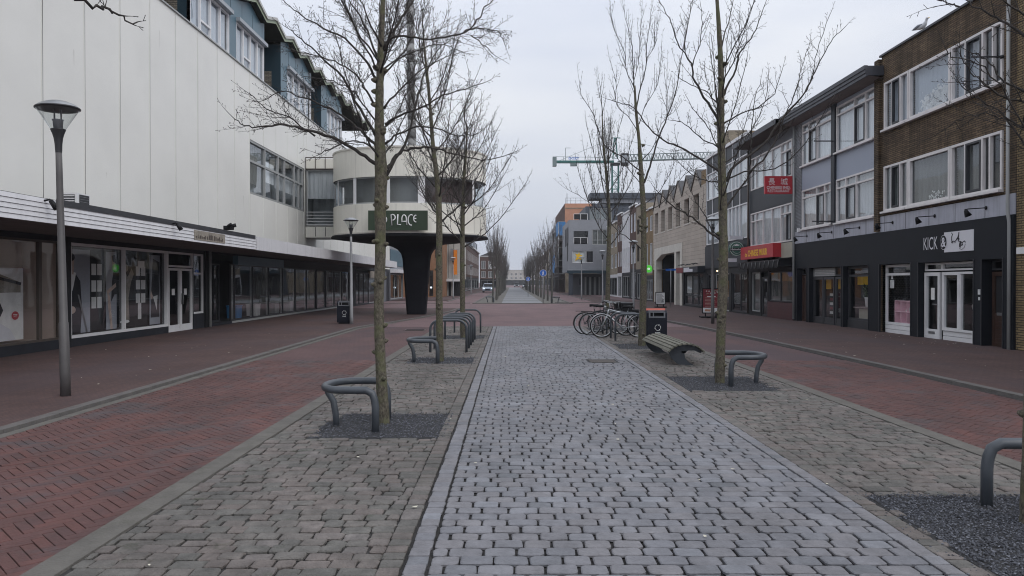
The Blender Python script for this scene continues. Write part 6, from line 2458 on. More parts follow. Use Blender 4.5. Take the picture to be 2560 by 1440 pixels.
# ================================================================== STREET FURNITURE
def lamp_post(name_loc, label, h, tilt=0.0, pole="lamp_grey", src=None):
    t = thing("street_lamp", label, "street lamp", name_loc, 0, "post top street lamps")
    a = MB()
    H = h
    tl = lambda z: tilt * z
    zb = [0, .3, 1.0, 1.01, H - 1.0, H - .55]
    rb = [.066, .066, .063, .055, .042, .040]
    a.tube([(tl(z), 0, z) for z in zb], rb, pole, 14)
    a.build("pole", t, world=False)
    TM = Matrix.Translation((tl(H - .55), 0, H - .55)) @ Matrix.Rotation(math.atan(tilt) * .9, 4, 'Y')
    b = MB()
    b.lathe([(.042, -.12), (.048, .0), (.058, .08), (.075, .14), (.095, .19), (.097, .20), (.0, .20)], "lamp_black", n=18, tilt=TM)
    b.build("socket", t, world=False)
    c = MB()
    c.lathe([(.093, .20), (.262, .47)], "lamp_glass", n=24, tilt=TM)
    gb = c.build("lamp_glass", t, world=False)
    d = MB()
    d.lathe([(.0, .20), (.055, .205), (.065, .31), (.075, .33), (.0, .325)], "bin_grey", n=14, tilt=TM)
    for s_ in (-.045, .045):
        p0, p1 = TM @ Vector((s_, 0, .32)), TM @ Vector((s_, 0, .50))
        d.tube([p0, p1], .010, "bin_grey", 6)
    d.build("lamp_bulb", t, world=False)
    e = MB()
    e.lathe([(.0, .475), (.20, .475), (.270, .47), (.282, .478), (.280, .492), (.22, .535), (.14, .570), (.06, .588), (.0, .590)], "lamp_black", n=28, tilt=TM)
    e.lathe([(.277, .494), (.22, .537), (.14, .572), (.06, .590), (.0, .592)], "steel", n=28, tilt=TM)
    e.build("lamp_hood", t, world=False)
    return t


l1 = lamp_post(G(163, 998), "dark street lamp with a clear cone head in front of the white wall", 4.0, -0.024, "lamp_brown")
x, y, _ = G(163, 998)
l1.location = (x, y, PZ)
l2 = lamp_post((-6.0, 28.4, 0), "grey street lamp beside the black litter bin under the round pavilion", 3.98, -0.004, "lamp_grey")
l3 = lamp_post((7.58, 28.7, PZ), "dark street lamp standing behind the mossy tree trunk near the red menu board", 3.98, -0.002, "lamp_brown")
clone(l2, (6.96, 43.5, 0), "slim grey street lamp behind the parked bicycles, before the green lit sign")
clone(l2, (6.8, 57.0, 0), "grey street lamp in front of the pale corner house")
clone(l2, (6.5, 71, 0), "grey street lamp in front of the grey corner building")
clone(l2, (-5.6, 72.5, 0), "grey street lamp in front of the beige concrete building with the banner")
clone(l2, (-5.6, 104, 0), "grey street lamp along the far brick house row")


def litter_bin(loc, label, s=1.0, orange=False):
    t = thing("litter_bin", label, "bin", loc, 0)
    a = MB()
    w, d, h = .26, .2, .62
    a.box(-w, w, -d, d, .05, h + .04, "bin_black")
    a.box(-w + .03, w - .03, -d - .012, -d - .001, .10, h, "bin_black")
    a.box(-w * .8, w * .8, -d * .8, d * .8, 0, .05, "black_plastic")
    a.prism([(-d, h + .04), (d, h + .04), (d, h + .20), (d * .5, h + .24), (-d * .55, h + .24), (-d, h + .17)], "bin_black", lambda p, q, k_: (k_, p, q), -w, -w + .05)
    a.prism([(-d, h + .04), (d, h + .04), (d, h + .20), (d * .5, h + .24), (-d * .55, h + .24), (-d, h + .17)], "bin_black", lambda p, q, k_: (k_, p, q), w - .05, w)
    a.prism([(-d * .6, h + .21), (d, h + .19), (d, h + .23), (-d * .6, h + .245)], "bin_grey", lambda p, q, k_: (k_, p, q), -w + .05, w - .05)
    a.box(-w + .05, w - .05, 0, .02, h + .04, h + .2, "black_plastic")
    a.build("casing", t, world=False)
    b = MB()
    z0, z1 = h + .055, h + .205
    for q in ((-w + .05, w - .05, z0, z0 + .03), (-w + .05, w - .05, z1 - .02, z1), (-w + .05, -w + .09, z0 + .03, z1 - .02), (w - .08, w - .05, z0 + .03, z1 - .02), (-w + .16, -w + .18, z0 + .03, z1 - .02)):
        b.box(q[0], q[1], -d - .012, -d + .02, q[2], q[3], "bin_grey")
    b.build("opening_frame", t, world=False)
    c = MB()
    if s >= 1:
        for k_ in range(3):       # three bent arrows
            a0 = R(90 + 120 * k_)
            pp = [(.072 * math.cos(a0 + R(d)) + .02, -.2 - .014, .42 + .072 * math.sin(a0 + R(d))) for d in range(8, 92, 12)]
            c.tube(pp, .0075, "white_print", 4)
            e0 = a0 + R(92)
            c.face([(.048 * math.cos(e0) + .02, -.216, .42 + .048 * math.sin(e0)), (.096 * math.cos(e0) + .02, -.216, .42 + .096 * math.sin(e0)), (.074 * math.cos(e0 + R(24)) + .02, -.216, .42 + .074 * math.sin(e0 + R(24)))], "white_print")
        put_text(c, "rest", lambda p, q: (-.045 + p, -d - .016, .265 + q), .13, .045, "white_print", .02)
        c.build("emblem", t, world=False)
    if orange:
        e = MB()
        e.prism([(-d * .4, h + .215), (d + .12, h + .20), (d + .12, h + .262), (-d * .2, h + .29)], "orange_lid", lambda p, q, k_: (k_, p, q), -w - .01, w - .02)
        e.build("lid", t, world=False)
    return t


litter_bin((3.72, 19.7, .02), "black litter bin with a white recycling emblem and orange top behind the bench", 1.0, True)
b2 = litter_bin((-6.32, 28.75, PZ), "black litter bin beside the grey lamp post under the pavilion", 1.0)

# tree guards: bent tube with three legs
def guard(loc, label, flip=False, name="tree_guard"):
    t = thing(name, label, "tree guard", loc, 0, "bent tube guards around the trees")
    s = -1 if not flip else 1
    r = .040
    a = MB()
    top, leg = .435, .355
    pts = [(0, -.40, -.05), (0, -.40, leg - .10), (s * .01, -.40, leg - .02), (s * .035, -.40, leg + .045), (s * .10, -.40, top)]
    cy0 = 0.0
    pts += [(s * .26, -.395, top)]
    for i in range(13):
        th = R(-90 + i * 15)
        pts.append((s * (.36 + .26 * math.cos(th)), .385 * math.sin(th) if abs(math.sin(th)) < .99 else .385 * math.sin(th), top))
    pts += [(s * .26, .395, top), (s * .10, .40, top), (s * .035, .40, leg + .045), (s * .01, .40, leg - .02), (0, .40, leg - .10), (0, .40, -.05)]
    a.tube(pts, r, "hoop_paint", 14)
    a.build("rail", t, world=False)
    b = MB()
    b.tube([(s * .50, -.02, -.05), (s * .51, -.02, .12), (s * .535, -.02, .26), (s * .59, -.02, .35), (s * .615, -.02, top)], r * .92, "hoop_paint", 12)
    b.build("leg", t, world=False)
    return t


g1 = guard((-1.45, 8.46, .02), "low bent tube guard around the largest bare tree on the shop canopy side")
clone(g1, (-1.45, 15.2, .02), "low bent tube guard around the second tree, before the bike hoops")
g2 = guard((3.34, 11.98, .02), "low bent tube guard around the mossy tree beside the slatted bench", True)
clone(g2, (3.38, 5.0, .02), "low bent tube guard cut off by the right edge in the gravel pit")
clone(g1, (-1.45, 60.5, .02), "low tube guard at the first tree of the far row on the pavilion side")
clone(g2, (3.1, 59.6, .02), "low tube guard at the first tree of the far row on the grey corner side")

# bicycle hoops
def hoop(loc, label, w=.82, h=.72):
    t = thing("bike_hoop", label, "bike rack", loc, 0, "dark tubular bike hoops")
    a = MB()
    pts = [(-w / 2, 0, -.05), (-w / 2, 0, h - .20)]
    for i in range(1, 7):
        th = R(180 - i * 15)
        pts.append((-w / 2 + .20 + .20 * math.cos(th), 0, h - .20 + .20 * math.sin(th)))
    for i in range(0, 7):
        th = R(90 - i * 15)
        pts.append((w / 2 - .20 + .20 * math.cos(th), 0, h - .20 + .20 * math.sin(th)))
    pts += [(w / 2, 0, -.05)]
    a.tube(pts, .028, "hoop_paint", 12)
    a.build("tube", t, world=False)
    return t


h0 = hoop((-1.44, 17.2, .02), "empty bike hoop, first of the row behind the second tree")
for y, lab in ((18.15, "empty bike hoop, second of the row behind the second tree"), (19.1, "empty bike hoop, third of the row behind the second tree"), (20.05, "empty bike hoop, fourth of the row behind the second tree"), (21.0, "empty bike hoop, fifth of the row behind the second tree"), (23.9, "empty bike hoop standing alone behind the third tree")):
    clone(h0, (-1.44 + (.04 if y > 23 else 0), y, .02), lab)
for y, lab in ((20.5, "bike hoop beside the litter bin with the silver bicycle leaning behind it"), (21.45, "bike hoop with the silver bicycle parked against it, second from the bin"), (22.4, "bike hoop between the dark bicycles, third from the bin"), (23.35, "bike hoop behind the parked dark bicycles, fourth from the bin")):
    clone(h0, (3.2, y, .02), lab)


# bicycles
def bicycle(loc, rz, label, frame="silver", rim="silver", basket=False, bag=False, guard_=True, s=1.0):
    t = thing("bicycle", label, "bicycle", loc, rz, "bicycles parked at the hoops")
    Rw = .325
    xf, xr = -.53, .53

    def wheel(x):
        a = MB()
        n = 28
        pts = [(x + Rw * math.cos(6.2832 * i / n), 0, Rw + Rw * math.sin(6.2832 * i / n)) for i in range(n + 1)]
        a.tube(pts, .019, "rubber", 6, cap=False)
        o = a.build("wheel", t, world=False)
        b = MB()
        pts = [(x + (Rw - .028) * math.cos(6.2832 * i / n), 0, Rw + (Rw - .028) * math.sin(6.2832 * i / n)) for i in range(n + 1)]
        b.tube(pts, .014, rim, 6, cap=False)
        b.build("rim", o, world=False)
        c = MB()
        for i in range(16):
            a_ = 6.2832 * i / 16
            c.tube([(x, .02 if i % 2 else -.02, Rw), (x + (Rw - .03) * math.cos(a_), 0, Rw + (Rw - .03) * math.sin(a_))], .0022, "steel", 3)
        c.tube([(x, -.05, Rw), (x, .05, Rw)], .018, "steel", 8)
        c.build("spokes", o, world=False)

    wheel(xf)
    wheel(xr)
    f = MB()
    bb = (.08, 0, .27)
    seat_t = (.23, 0, .76)
    head_t, head_b = (-.33, 0, .80), (-.37, 0, .66)
    f.tube([bb, seat_t], .017, frame, 8)
    f.tube([head_t, head_b], .02, frame, 8)
    f.tube([head_b, (-.10, 0, .42), bb], .019, frame, 8)
    f.tube([head_t, (-.05, 0, .73), (.21, 0, .68)], .016, frame, 8)
    for sy in (-.05, .05):
        f.tube([(bb[0], sy * .6, bb[2]), (xr, sy, Rw)], .009, frame, 6)
        f.tube([(.21, sy * .5, .66), (xr, sy, Rw)], .008, frame, 6)
        f.tube([(-.375, sy * .8, .63), (-.44, sy, .50), (xf, sy, Rw)], .011, frame, 6)
    f.tube([(-.365, 0, .64), (-.375, 0, .62)], .045, frame, 8)
    f.build("frame", t, world=False)
    h = MB()
    h.tube([(-.32, 0, .80), (-.30, 0, .98)], .013, "steel", 8)
    h.tube([(-.30, -.03, .98), (-.34, -.16, 1.0), (-.22, -.26, .99), (-.10, -.27, .97)], .011, "steel", 6)
    h.tube([(-.30, .03, .98), (-.34, .16, 1.0), (-.22, .26, .99), (-.10, .27, .97)], .011, "steel", 6)
    for sy in (-.27, .27):
        h.tube([(-.16, sy * .98, .98), (-.06, sy, .965)], .017, "black_plastic", 6)
    h.tube([(-.40, 0, .86), (-.46, 0, .86)], [.045, .05], "steel", 8)
    h.build("handlebar", t, world=False)
    sd_ = MB()
    v = []
    for (x, w, z) in ((.08, .02, .89), (.14, .035, .905), (.22, .07, .90), (.31, .10, .91), (.37, .09, .90)):
        v += [(x, -w, z - .065), (x, -w * .7, z + .01), (x, w * .7, z + .01), (x, w, z - .065)]
    fs = []
    for i in range(4):
        for k_ in range(3):
            fs.append((i * 4 + k_, i * 4 + k_ + 1, i * 4 + k_ + 5, i * 4 + k_ + 4))
    fs += [(0, 3, 2, 1), (16, 17, 18, 19)]
    fs += [(i * 4, i * 4 + 4, i * 4 + 7, i * 4 + 3) for i in range(4)]
    sd_.faces(v, fs, "black_plastic", True)
    sd_.tube([(.23, 0, .74), (.245, 0, .87)], .013, "steel", 6)
    sd_.build("saddle", t, world=False)
    m = MB()
    for x, a0, a1 in ((xf, 40, 190), (xr, -10, 150)):
        v, fs = [], []
        nn = 12
        for i in range(nn + 1):
            a_ = R(a0 + (a1 - a0) * i / nn)
            for sy, rr in ((-.028, Rw + .024), (0, Rw + .036), (.028, Rw + .024)):
                v.append((x + rr * math.cos(a_), sy, Rw + rr * math.sin(a_)))
        for i in range(nn):
            for k_ in range(2):
                fs.append((i * 3 + k_, i * 3 + k_ + 1, i * 3 + k_ + 4, i * 3 + k_ + 3))
        m.faces(v, fs, frame if guard_ else "black_plastic", True)
    m.build("mudguard", t, world=False)
    rk = MB()
    for sy in (-.06, .06):
        rk.tube([(.24, sy * .5, .66), (.32, sy, .70), (.80, sy, .70)], .006, "black_plastic", 5)
        rk.tube([(.62, sy, .70), (xr, sy, Rw)], .005, "black_plastic", 5)
    for q in (.38, .52, .66, .80):
        rk.tube([(q, -.06, .70), (q, .06, .70)], .005, "black_plastic", 5)
    rk.build("rear_rack", t, world=False)
    cr_ = MB()
    cr_.tube([(.08, -.065, .27), (.08, .065, .27)], .02, "steel", 8)
    cr_.lathe([(.085, -.004), (.085, .004), (.06, .004)], "steel", n=16, tilt=Matrix.Translation((.08, -.06, .27)) @ Matrix.Rotation(R(90), 4, 'X'))
    cr_.tube([(.08, -.08, .27), (.18, -.08, .15)], .009, "steel", 6)
    cr_.tube([(.08, .08, .27), (-.02, .08, .39)], .009, "steel", 6)
    cr_.box(.14, .22, -.16, -.09, .14, .16, "black_plastic")
    cr_.box(-.06, .02, .09, .16, .38, .40, "black_plastic")
    cr_.tube([(.08, -.06, .355), (xr, -.05, Rw + .04)], .005, "black_plastic", 4)
    cr_.tube([(.08, -.06, .19), (xr, -.05, Rw - .04)], .005, "black_plastic", 4)
    cr_.build("crank", t, world=False)
    if basket:
        b = MB()
        b.prism([(-.68, .72), (-.42, .72), (-.38, .96), (-.72, .96)], "black_plastic", lambda p, q, k_: (p, k_, q), -.18, .18)
        b.prism([(-.73, .95), (-.37, .95), (-.37, .98), (-.73, .98)], "dark_frame", lambda p, q, k_: (p, k_, q), -.19, .19)
        b.build("basket", t, world=False)
    if bag:
        b = MB()
        for sy in (-1, 1):
            b.prism([(.40, .38), (.72, .36), (.74, .68), (.38, .69)], "black_plastic", lambda p, q, k_, sy=sy: (p, sy * k_, q), .07, .19)
        b.box(.38, .74, -.12, .12, .69, .725, "black_plastic")
        b.build("pannier_bag", t, world=False)
    return t


bicycle((3.10, 21.8, .025), R(3), "silver bicycle, front wheel towards the cobbled path, leaning at the hoops", "silver", "silver", False, False)
bicycle((2.86, 22.6, .025), R(174), "black city bicycle parked the other way round behind the silver one", "dark_frame", "steel", True, False)
bicycle((2.74, 23.2, .025), R(183), "dark bicycle with a front basket behind the black city bicycle", "dark_frame", "silver", True, False)
bicycle((3.25, 24.0, .025), R(-5), "dark bicycle with black pannier bags at the back of the group", "black_plastic", "steel", False, True)

# slatted bench
BN = thing("slatted_bench", "long curved bench of weathered wooden slats on hooked steel supports", "bench", (3.35, 15.6, .02))
cxb = 3.28
arcp = lambda th: (cxb + .36 * math.sin(th) * (1.0), .40 - .34 * (1 - math.cos(th)) * .8)
mb = MB()
ths = [R(-58 + i * 13.2) for i in range(10)]
for i, th in enumerate(ths):
    x, z = cxb + .375 * math.sin(th) + .02, .435 - .26 * (1 - math.cos(th))
    tx, tz = math.cos(th), -math.sin(th) * .75
    L_ = math.hypot(tx, tz)
    tx, tz = tx / L_ * .029, tz / L_ * .029
    nx, nz = -tz * .45, tx * .45
    y0, y1 = 14.35 + rng.uniform(-.01, .01), 17.25 + rng.uniform(-.01, .01)
    v = []
    for y in (y0, y1):
        v += [(x - tx - nx, y, z - tz - nz), (x + tx - nx, y, z + tz - nz), (x + tx + nx, y, z + tz + nz), (x - tx + nx, y, z - tz + nz)]
    mb.faces(v, [(0, 1, 2, 3), (7, 6, 5, 4), (0, 4, 5, 1), (1, 5, 6, 2), (2, 6, 7, 3), (3, 7, 4, 0)], "weathered_wood")
mb.build("seat", BN)
for y in (14.5, 17.05):
    mb = MB()
    outer, inner = [], []
    for i in range(11):
        th = R(-62 + i * 12.4)
        outer.append((cxb + .02 + .36 * math.sin(th), .415 - .25 * (1 - math.cos(th))))
    # curved arm under the slats then hooking down to a foot
    poly = outer + [(cxb + .33, .245), (cxb + .20, .30), (cxb + .08, .30), (cxb + .01, .24), (cxb + .03, .15), (cxb + .12, .06), (cxb + .24, .0), (cxb - .02, .0), (cxb - .14, .06), (cxb - .24, .16)]
    mb.prism(poly, "bench_steel", lambda a, b, h: (a, h, b), y, y + .03)
    mb.build("support", BN)
mb = MB()
mb.box(cxb - .04, cxb + .04, 14.5, 17.05, .25, .29, "bench_steel")
mb.build("beam", BN)

# sandwich boards
def board(loc, label, w, h, base, rz=0):
    t = thing("sandwich_board", label, "sandwich board", loc, rz)
    a = MB()
    z0 = .18
    for q in ((-w / 2, w / 2, z0, z0 + .04), (-w / 2, w / 2, z0 + h - .04, z0 + h), (-w / 2, -w / 2 + .04, z0 + .04, z0 + h - .04), (w / 2 - .04, w / 2, z0 + .04, z0 + h - .04)):
        a.box(q[0], q[1], -.03, .03, q[2], q[3], "black_plastic")
    for s_ in (-.3, .3):
        a.tube([(s_ * w, 0, z0), (s_ * w, 0, .05)], .03, "black_plastic", 8)
    a.box(-w * .6, w * .6, -.22, .22, 0, .05, "black_plastic")
    a.build("stand", t, world=False)
    b = MB()
    b.box(-w / 2 + .04, w / 2 - .04, -.015, .015, z0 + .04, z0 + h - .04, base)
    W, H = w - .08, h - .08
    f = lambda p, q, k_=0: (-W / 2 + p * W, -.018 - .001 * k_, z0 + .04 + q * H)
    if base == "sign_maroon":
        b.face([f(0, 0), f(1, 0), f(1, .2), f(0, .2)], "paper")
        rg = random.Random(2)
        for i in range(26):
            p, q = rg.uniform(.05, .9), rg.uniform(.74, .95)
            b.face([f(p, q, 1), f(p + .08, q, 1), f(p + .06, q + .04, 1), f(p, q + .03, 1)], rg.choice(["wrap_orange", "interior_dark", "poster_tan", "paper"]))
        for i in range(7):
            q = .26 + i * .06
            b.face([f(.12, q, 1), f(.88 - (i % 3) * .1, q, 1), f(.88 - (i % 3) * .1, q + .012, 1), f(.12, q + .012, 1)], "poster_skin")
        b.face([f(.25, .66, 1), f(.8, .66, 1), f(.8, .70, 1), f(.25, .70, 1)], "paper")
        b.face([f(.1, .05, 1), f(.45, .04, 1), f(.5, .13, 1), f(.15, .14, 1)], "wrap_orange")
    else:
        for i in range(9):
            q = .12 + i * .09
            b.face([f(.1, q, 1), f(.9 - (i % 3) * .12, q, 1), f(.9 - (i % 3) * .12, q + .025, 1), f(.1, q + .025, 1)], "dark_frame")
        b.face([f(.6, .1, 2), f(.9, .12, 2), f(.85, .4, 2), f(.65, .35, 2)], "interior_grey")
    b.build("panel", t, world=False)
    return t


x, y, _ = G(1777, 796)
board((x, y, PZ), "tall red menu board with pictures of dishes on the pavement", .78, 1.12, "sign_maroon")
x, y, _ = G(1651, 770)
board((x, y, PZ), "pale notice board on a stand in front of the gateway", .62, .78, "paper")

# street name post, pedestrian signs
t = thing("street_sign", "blue street name plate on a thin grey post in front of the gateway", "sign", (*G(1677, 768)[:2], 0))
mb = MB()
x, y, _ = G(1677, 768)
mb.tube([(x, y, 0), (x, y, 2.45)], .03, "lamp_grey", 8)
mb.build("post", t)
mb = MB()
mb.box(x - .33, x + .33, y - .02, y + .02, 2.36, 2.48, "sign_blue")
mb.build("plate", t)


def ped_sign(x, y, z, r, label):
    t = thing("traffic_sign", label, "sign", (x, y, 0), 0, "round blue pedestrian signs")
    a = MB()
    a.tube([(0, .05, 0), (0, .05, z + r)], .035, "lamp_grey", 8)
    a.build("post", t, world=False)
    b = MB()
    circ = lambda rr, yy: [(rr * math.cos(R(i * 15)), yy, z + rr * math.sin(R(i * 15))) for i in range(24)]
    b.faces(circ(r, 0) + circ(r, .03), [tuple(range(24)), tuple(range(24, 48))] + [(i, (i + 1) % 24, 24 + (i + 1) % 24, 24 + i) for i in range(24)], "sign_white")
    b.faces(circ(r * .92, -.004), [tuple(range(24))], "sign_blue")
    b.build("disc", t, world=False)
    c = MB()
    k_ = r / .25

    def pg(pts):
        c.faces([(a_ * k_, -.009, z + b_ * k_) for a_, b_ in pts], [tuple(range(len(pts)))], "sign_white")
    pg([(-.02, .11), (.02, .11), (.03, .14), (.02, .17), (-.02, .17), (-.03, .14)])
    pg([(-.045, .095), (.045, .095), (.04, -.02), (-.04, -.02)])
    pg([(-.04, -.02), (.0, -.02), (-.03, -.17), (-.075, -.17)])
    pg([(.0, -.02), (.04, -.02), (.09, -.17), (.05, -.17)])
    pg([(-.045, .09), (-.05, .05), (-.09, -.01), (-.075, -.02)])
    pg([(.045, .09), (.05, .05), (.095, .0), (.08, -.01)])
    c.build("symbol", t, world=False)


ped_sign(2.34, 57.2, 2.31, .26, "round blue pedestrian sign at the start of the far path")
ped_sign(1.80, 85, 1.98, .25, "second round blue pedestrian sign further down the far path")

# gulls
def gull(loc, rz, label, s=1.0):
    t = thing("gull", label, "gull", loc, rz)
    a = MB()
    a.tube([(-.26, 0, .15), (-.18, 0, .155), (-.08, 0, .16), (.03, 0, .165), (.10, 0, .19), (.14, 0, .24), (.155, 0, .29), (.18, 0, .31), (.21, 0, .305), (.225, 0, .30)], [.008, .03, .06, .068, .055, .035, .030, .034, .022, .008], "gull_white", 10)
    a.tube([(.22, 0, .302), (.265, 0, .292)], [.012, .004], "sign_yellow", 5)
    for sy in (-.025, .025):
        a.tube([(0, sy, .12), (.005, sy, 0)], .005, "sign_yellow", 4)
        a.tube([(-.0, sy, .003), (.04, sy, .003)], .006, "sign_yellow", 4)
    a.build("body", t, world=False)
    b = MB()
    for sy in (-1, 1):
        b.tube([(.07, sy * .05, .19), (-.05, sy * .062, .185), (-.18, sy * .045, .17), (-.33, sy * .015, .165)], [.015, .035, .028, .005], "gull_grey", 6)
    b.build("wing", t, world=False)
    t.scale = (s, s, s)


gull((RX + .1, 21.75, 8.72), R(-78), "white gull standing on the parapet of the brown brick building", 1.15)
gull((-10.9, 36.3, 12.55), R(-90), "white gull sitting on the zigzag roof edge of the white building", 1.1)

# far cars
def car(loc, rz, label, paint):
    t = thing("parked_car", label, "car", loc, rz, "cars standing in the far street")
    a = MB()
    W = .84
    lo = [(-2.0, .25), (2.0, .25), (2.05, .45), (2.0, .68), (1.2, .86), (.75, .9), (-1.7, .92), (-2.0, .8), (-2.06, .5)]
    a.prism(lo, paint, lambda p, q, h: (h, -p, q), -W, W)
    n_ = 4
    roof = [(.85, .9), (.25, 1.38), (-1.2, 1.42), (-1.75, .92)]
    v = [(-W * .98, -p, q) if q < 1 else (-W * .78, -p, q) for p, q in roof] + [(W * .98, -p, q) if q < 1 else (W * .78, -p, q) for p, q in roof]
    a.faces(v, [(0, 1, 2, 3), (4, 5, 6, 7), (0, 1, 5, 4), (1, 2, 6, 5), (2, 3, 7, 6)], paint)
    a.build("body", t, world=False)
    b = MB()
    b.face([(-W * .9, -.83, .94), (W * .9, -.83, .94), (W * .74, -.32, 1.34), (-W * .74, -.32, 1.34)], "interior_dark")
    b.v = [(x_, y_ - .02, z_ + .01) for x_, y_, z_ in b.v]
    b.build("windscreen", t, world=False)
    for sx in (-1, 1):
        for q in (-1.25, 1.3):
            c = MB()
            c.tube([(sx * (W - .2), q, .31), (sx * (W + .01), q, .31)], .31, "rubber", 16)
            o = c.build("wheel", t, world=False)
            d = MB()
            d.tube([(sx * (W + .005), q, .31), (sx * (W + .02), q, .31)], .18, "steel", 12)
            d.build("rim", o, world=False)
        e = MB()
        e.prism([(sx * .45, .58), (sx * .78, .62), (sx * .8, .76), (sx * .5, .70)], "headlight", lambda p, q, h: (p, h, q), -2.06, -1.96)
        e.build("headlight", t, world=False)
    g = MB()
    g.box(-.4, .4, -2.07, -2.04, .35, .55, "black_plastic")
    g.build("grille", t, world=False)
    return t


c1 = car((-3.75, 120, .03), 0, "silver car driving towards the crossing in the far street", "car_paint")
car((1.6, 255, .03), 0, "dark car at the far end of the street", "dark_car_paint")
car((3.6, 200, .03), 0, "dark parked car beside the far trees", "dark_car_paint")
# motorcycle-like scooter near the far row
t = thing("scooter", "dark scooter parked beside the far path", "scooter", (2.0, 118, .03))
mb = MB()
mb.tube([(0, -.6, .28), (0, -.2, .35), (0, .1, .3), (0, .5, .5)], [.12, .12, .1, .2], "dark_car_paint", 8)
mb.tube([(0, -.55, .3), (0, -.5, .95)], .05, "dark_car_paint", 6)
mb.tube([(-.3, -.5, .98), (.3, -.5, .98)], .03, "black_plastic", 5)
mb.box(-.15, .15, .1, .75, .62, .72, "black_plastic")
for q in (-.65, .6):
    mb.tube([(-.05, q, .25), (.05, q, .25)], .25, "rubber", 14)
mb.build("body", t)
mb = MB()
mb.tube([(0, -.62, .8), (0, -.68, .8)], .1, "headlight", 10)
mb.build("headlight", t)

# drain cover and little grate strips in the paving
mb = MB()
for i in range(6):
    mb.box(1.55, 2.05, 14.9 + i * .09, 14.95 + i * .09, .03, .036, "bronze_frame")
mb.box(1.5, 2.1, 14.85, 15.5, .026, .031, "soil")
mb.build("drain_cover", label="dark square drain cover set in the cobbled path", cat="drain cover")
mb = MB()
mb.box(-3.6, -2.9, 25.2, 25.7, .004, .009, "bronze_frame")
for i in range(5):
    mb.box(-3.55, -2.95, 25.25 + i * .09, 25.29 + i * .09, .0091, .014, "soil")
mb.build("drain_grate", label="flat drain grate in the brick road in front of the pavilion", cat="drain grate")
# ================================================================== TREES
def smooth_poly(pts, n=5):
    P = [Vector(p) for p in pts]
    if len(P) < 3:
        return P
    Q = [P[0] * 2 - P[1]] + P + [P[-1] * 2 - P[-2]]
    o = []
    for i in range(1, len(Q) - 2):
        a, b, c, d = Q[i - 1], Q[i], Q[i + 1], Q[i + 2]
        for k in range(n):
            t = k / n
            o.append(0.5 * ((2 * b) + (c - a) * t + (2 * a - 5 * b + 4 * c - d) * t * t + (3 * b - a - 3 * c + d) * t ** 3))
    o.append(P[-1])
    return o


def path_len(P):
    return sum((b - a).length for a, b in zip(P, P[1:]))


def at_len(P, s):
    for a, b in zip(P, P[1:]):
        l = (b - a).length
        if s <= l:
            return a + (b - a) * (s / max(l, 1e-9)), (b - a).normalized()
        s -= l
    return P[-1], (P[-1] - P[-2]).normalized()


def side_dir(rng, t, ang, up):
    o = t.orthogonal().normalized()
    o.rotate(Matrix.Rotation(rng.uniform(0, 6.2832), 3, t))
    d = t * math.cos(ang) + o * math.sin(ang)
    d.z += up
    return d.normalized()


class TP:      # twig style
    def __init__(s, tw_gap=.09, tw_len=(.15, .55), sp_gap=.05, sp_len=(.02, .06), bud=.006, up=.35, r_tw=.0045, r_sp=.0022, ang=(35, 65), whips=0.0, jit=.28, mat="twig"):
        s.__dict__.update(locals())


def spur(mb, rng, p, d, L, tp):
    q = p + d * L
    mb.tube([p, q], [tp.r_sp, tp.r_sp * .8], tp.mat, 3, False)
    if tp.bud:
        e = q + d * tp.bud * 3.0
        m_ = q + d * tp.bud * 1.2
        mb.tube([q, m_, e], [tp.bud * .25, tp.bud * .75, tp.bud * .1], tp.mat, 3, False)


def twig(mb, rng, p, d, L, r, tp, lvl=1):
    n = max(3, int(L / .08))
    pts = [p]
    cur, dd = p.copy(), d.copy()
    for i in range(n):
        dd = (dd + Vector((rng.uniform(-1, 1), rng.uniform(-1, 1), rng.uniform(-1, 1))) * tp.jit * .5 + Vector((0, 0, tp.up * .16))).normalized()
        cur = cur + dd * (L / n)
        pts.append(cur.copy())
    rs = [r * (1 - .72 * i / n) for i in range(n + 1)]
    mb.tube(pts, rs, tp.mat, 4 if r > .006 else 3, False)
    s = tp.sp_gap * rng.uniform(.6, 1.2)
    while s < L:
        q, t = at_len(pts, s)
        if lvl > 0 and rng.random() < .20 and L - s > .12:
            twig(mb, rng, q, side_dir(rng, t, R(rng.uniform(30, 55)), tp.up * .4), min(L - s, rng.uniform(.4, .8) * L * .7), r * .6, tp, lvl - 1)
        elif tp.sp_len[1] > 0:
            spur(mb, rng, q, side_dir(rng, t, R(rng.uniform(35, 75)), .2), rng.uniform(*tp.sp_len), tp)
        s += tp.sp_gap * rng.uniform(.6, 1.4)
    spur(mb, rng, pts[-1], (pts[-1] - pts[-2]).normalized(), tp.bud * 2 + .004, tp)


def limb(mb, rng, pts, r0, tp, bare=.18, lvl=1, r1=.004, jitter=.012, twf=1.0):
    P = smooth_poly(pts, 4)
    P = [P[0]] + [p + Vector((rng.uniform(-1, 1), rng.uniform(-1, 1), rng.uniform(-1, 1))) * jitter for p in P[1:-1]] + [P[-1]]
    n = len(P)
    rs = [r0 + (r1 - r0) * (i / (n - 1)) ** .8 for i in range(n)]
    rs[0] *= 1.35
    mb.tube(P, rs, tp.mat, 7 if r0 > .012 else 5)
    L = path_len(P)
    s = L * bare
    while s < L * .98:
        q, t = at_len(P, s)
        f = s / L
        ln = rng.uniform(*tp.tw_len) * (1.15 - .7 * f) * twf
        twig(mb, rng, q, side_dir(rng, t, R(rng.uniform(*tp.ang)), tp.up), ln, max(tp.r_tw * (1.2 - .5 * f), .0022), tp, lvl)
        s += tp.tw_gap * rng.uniform(.5, 1.5)
    twig(mb, rng, P[-1], (P[-1] - P[-2]).normalized(), tp.tw_len[0] * 1.2, r1, tp, 0)


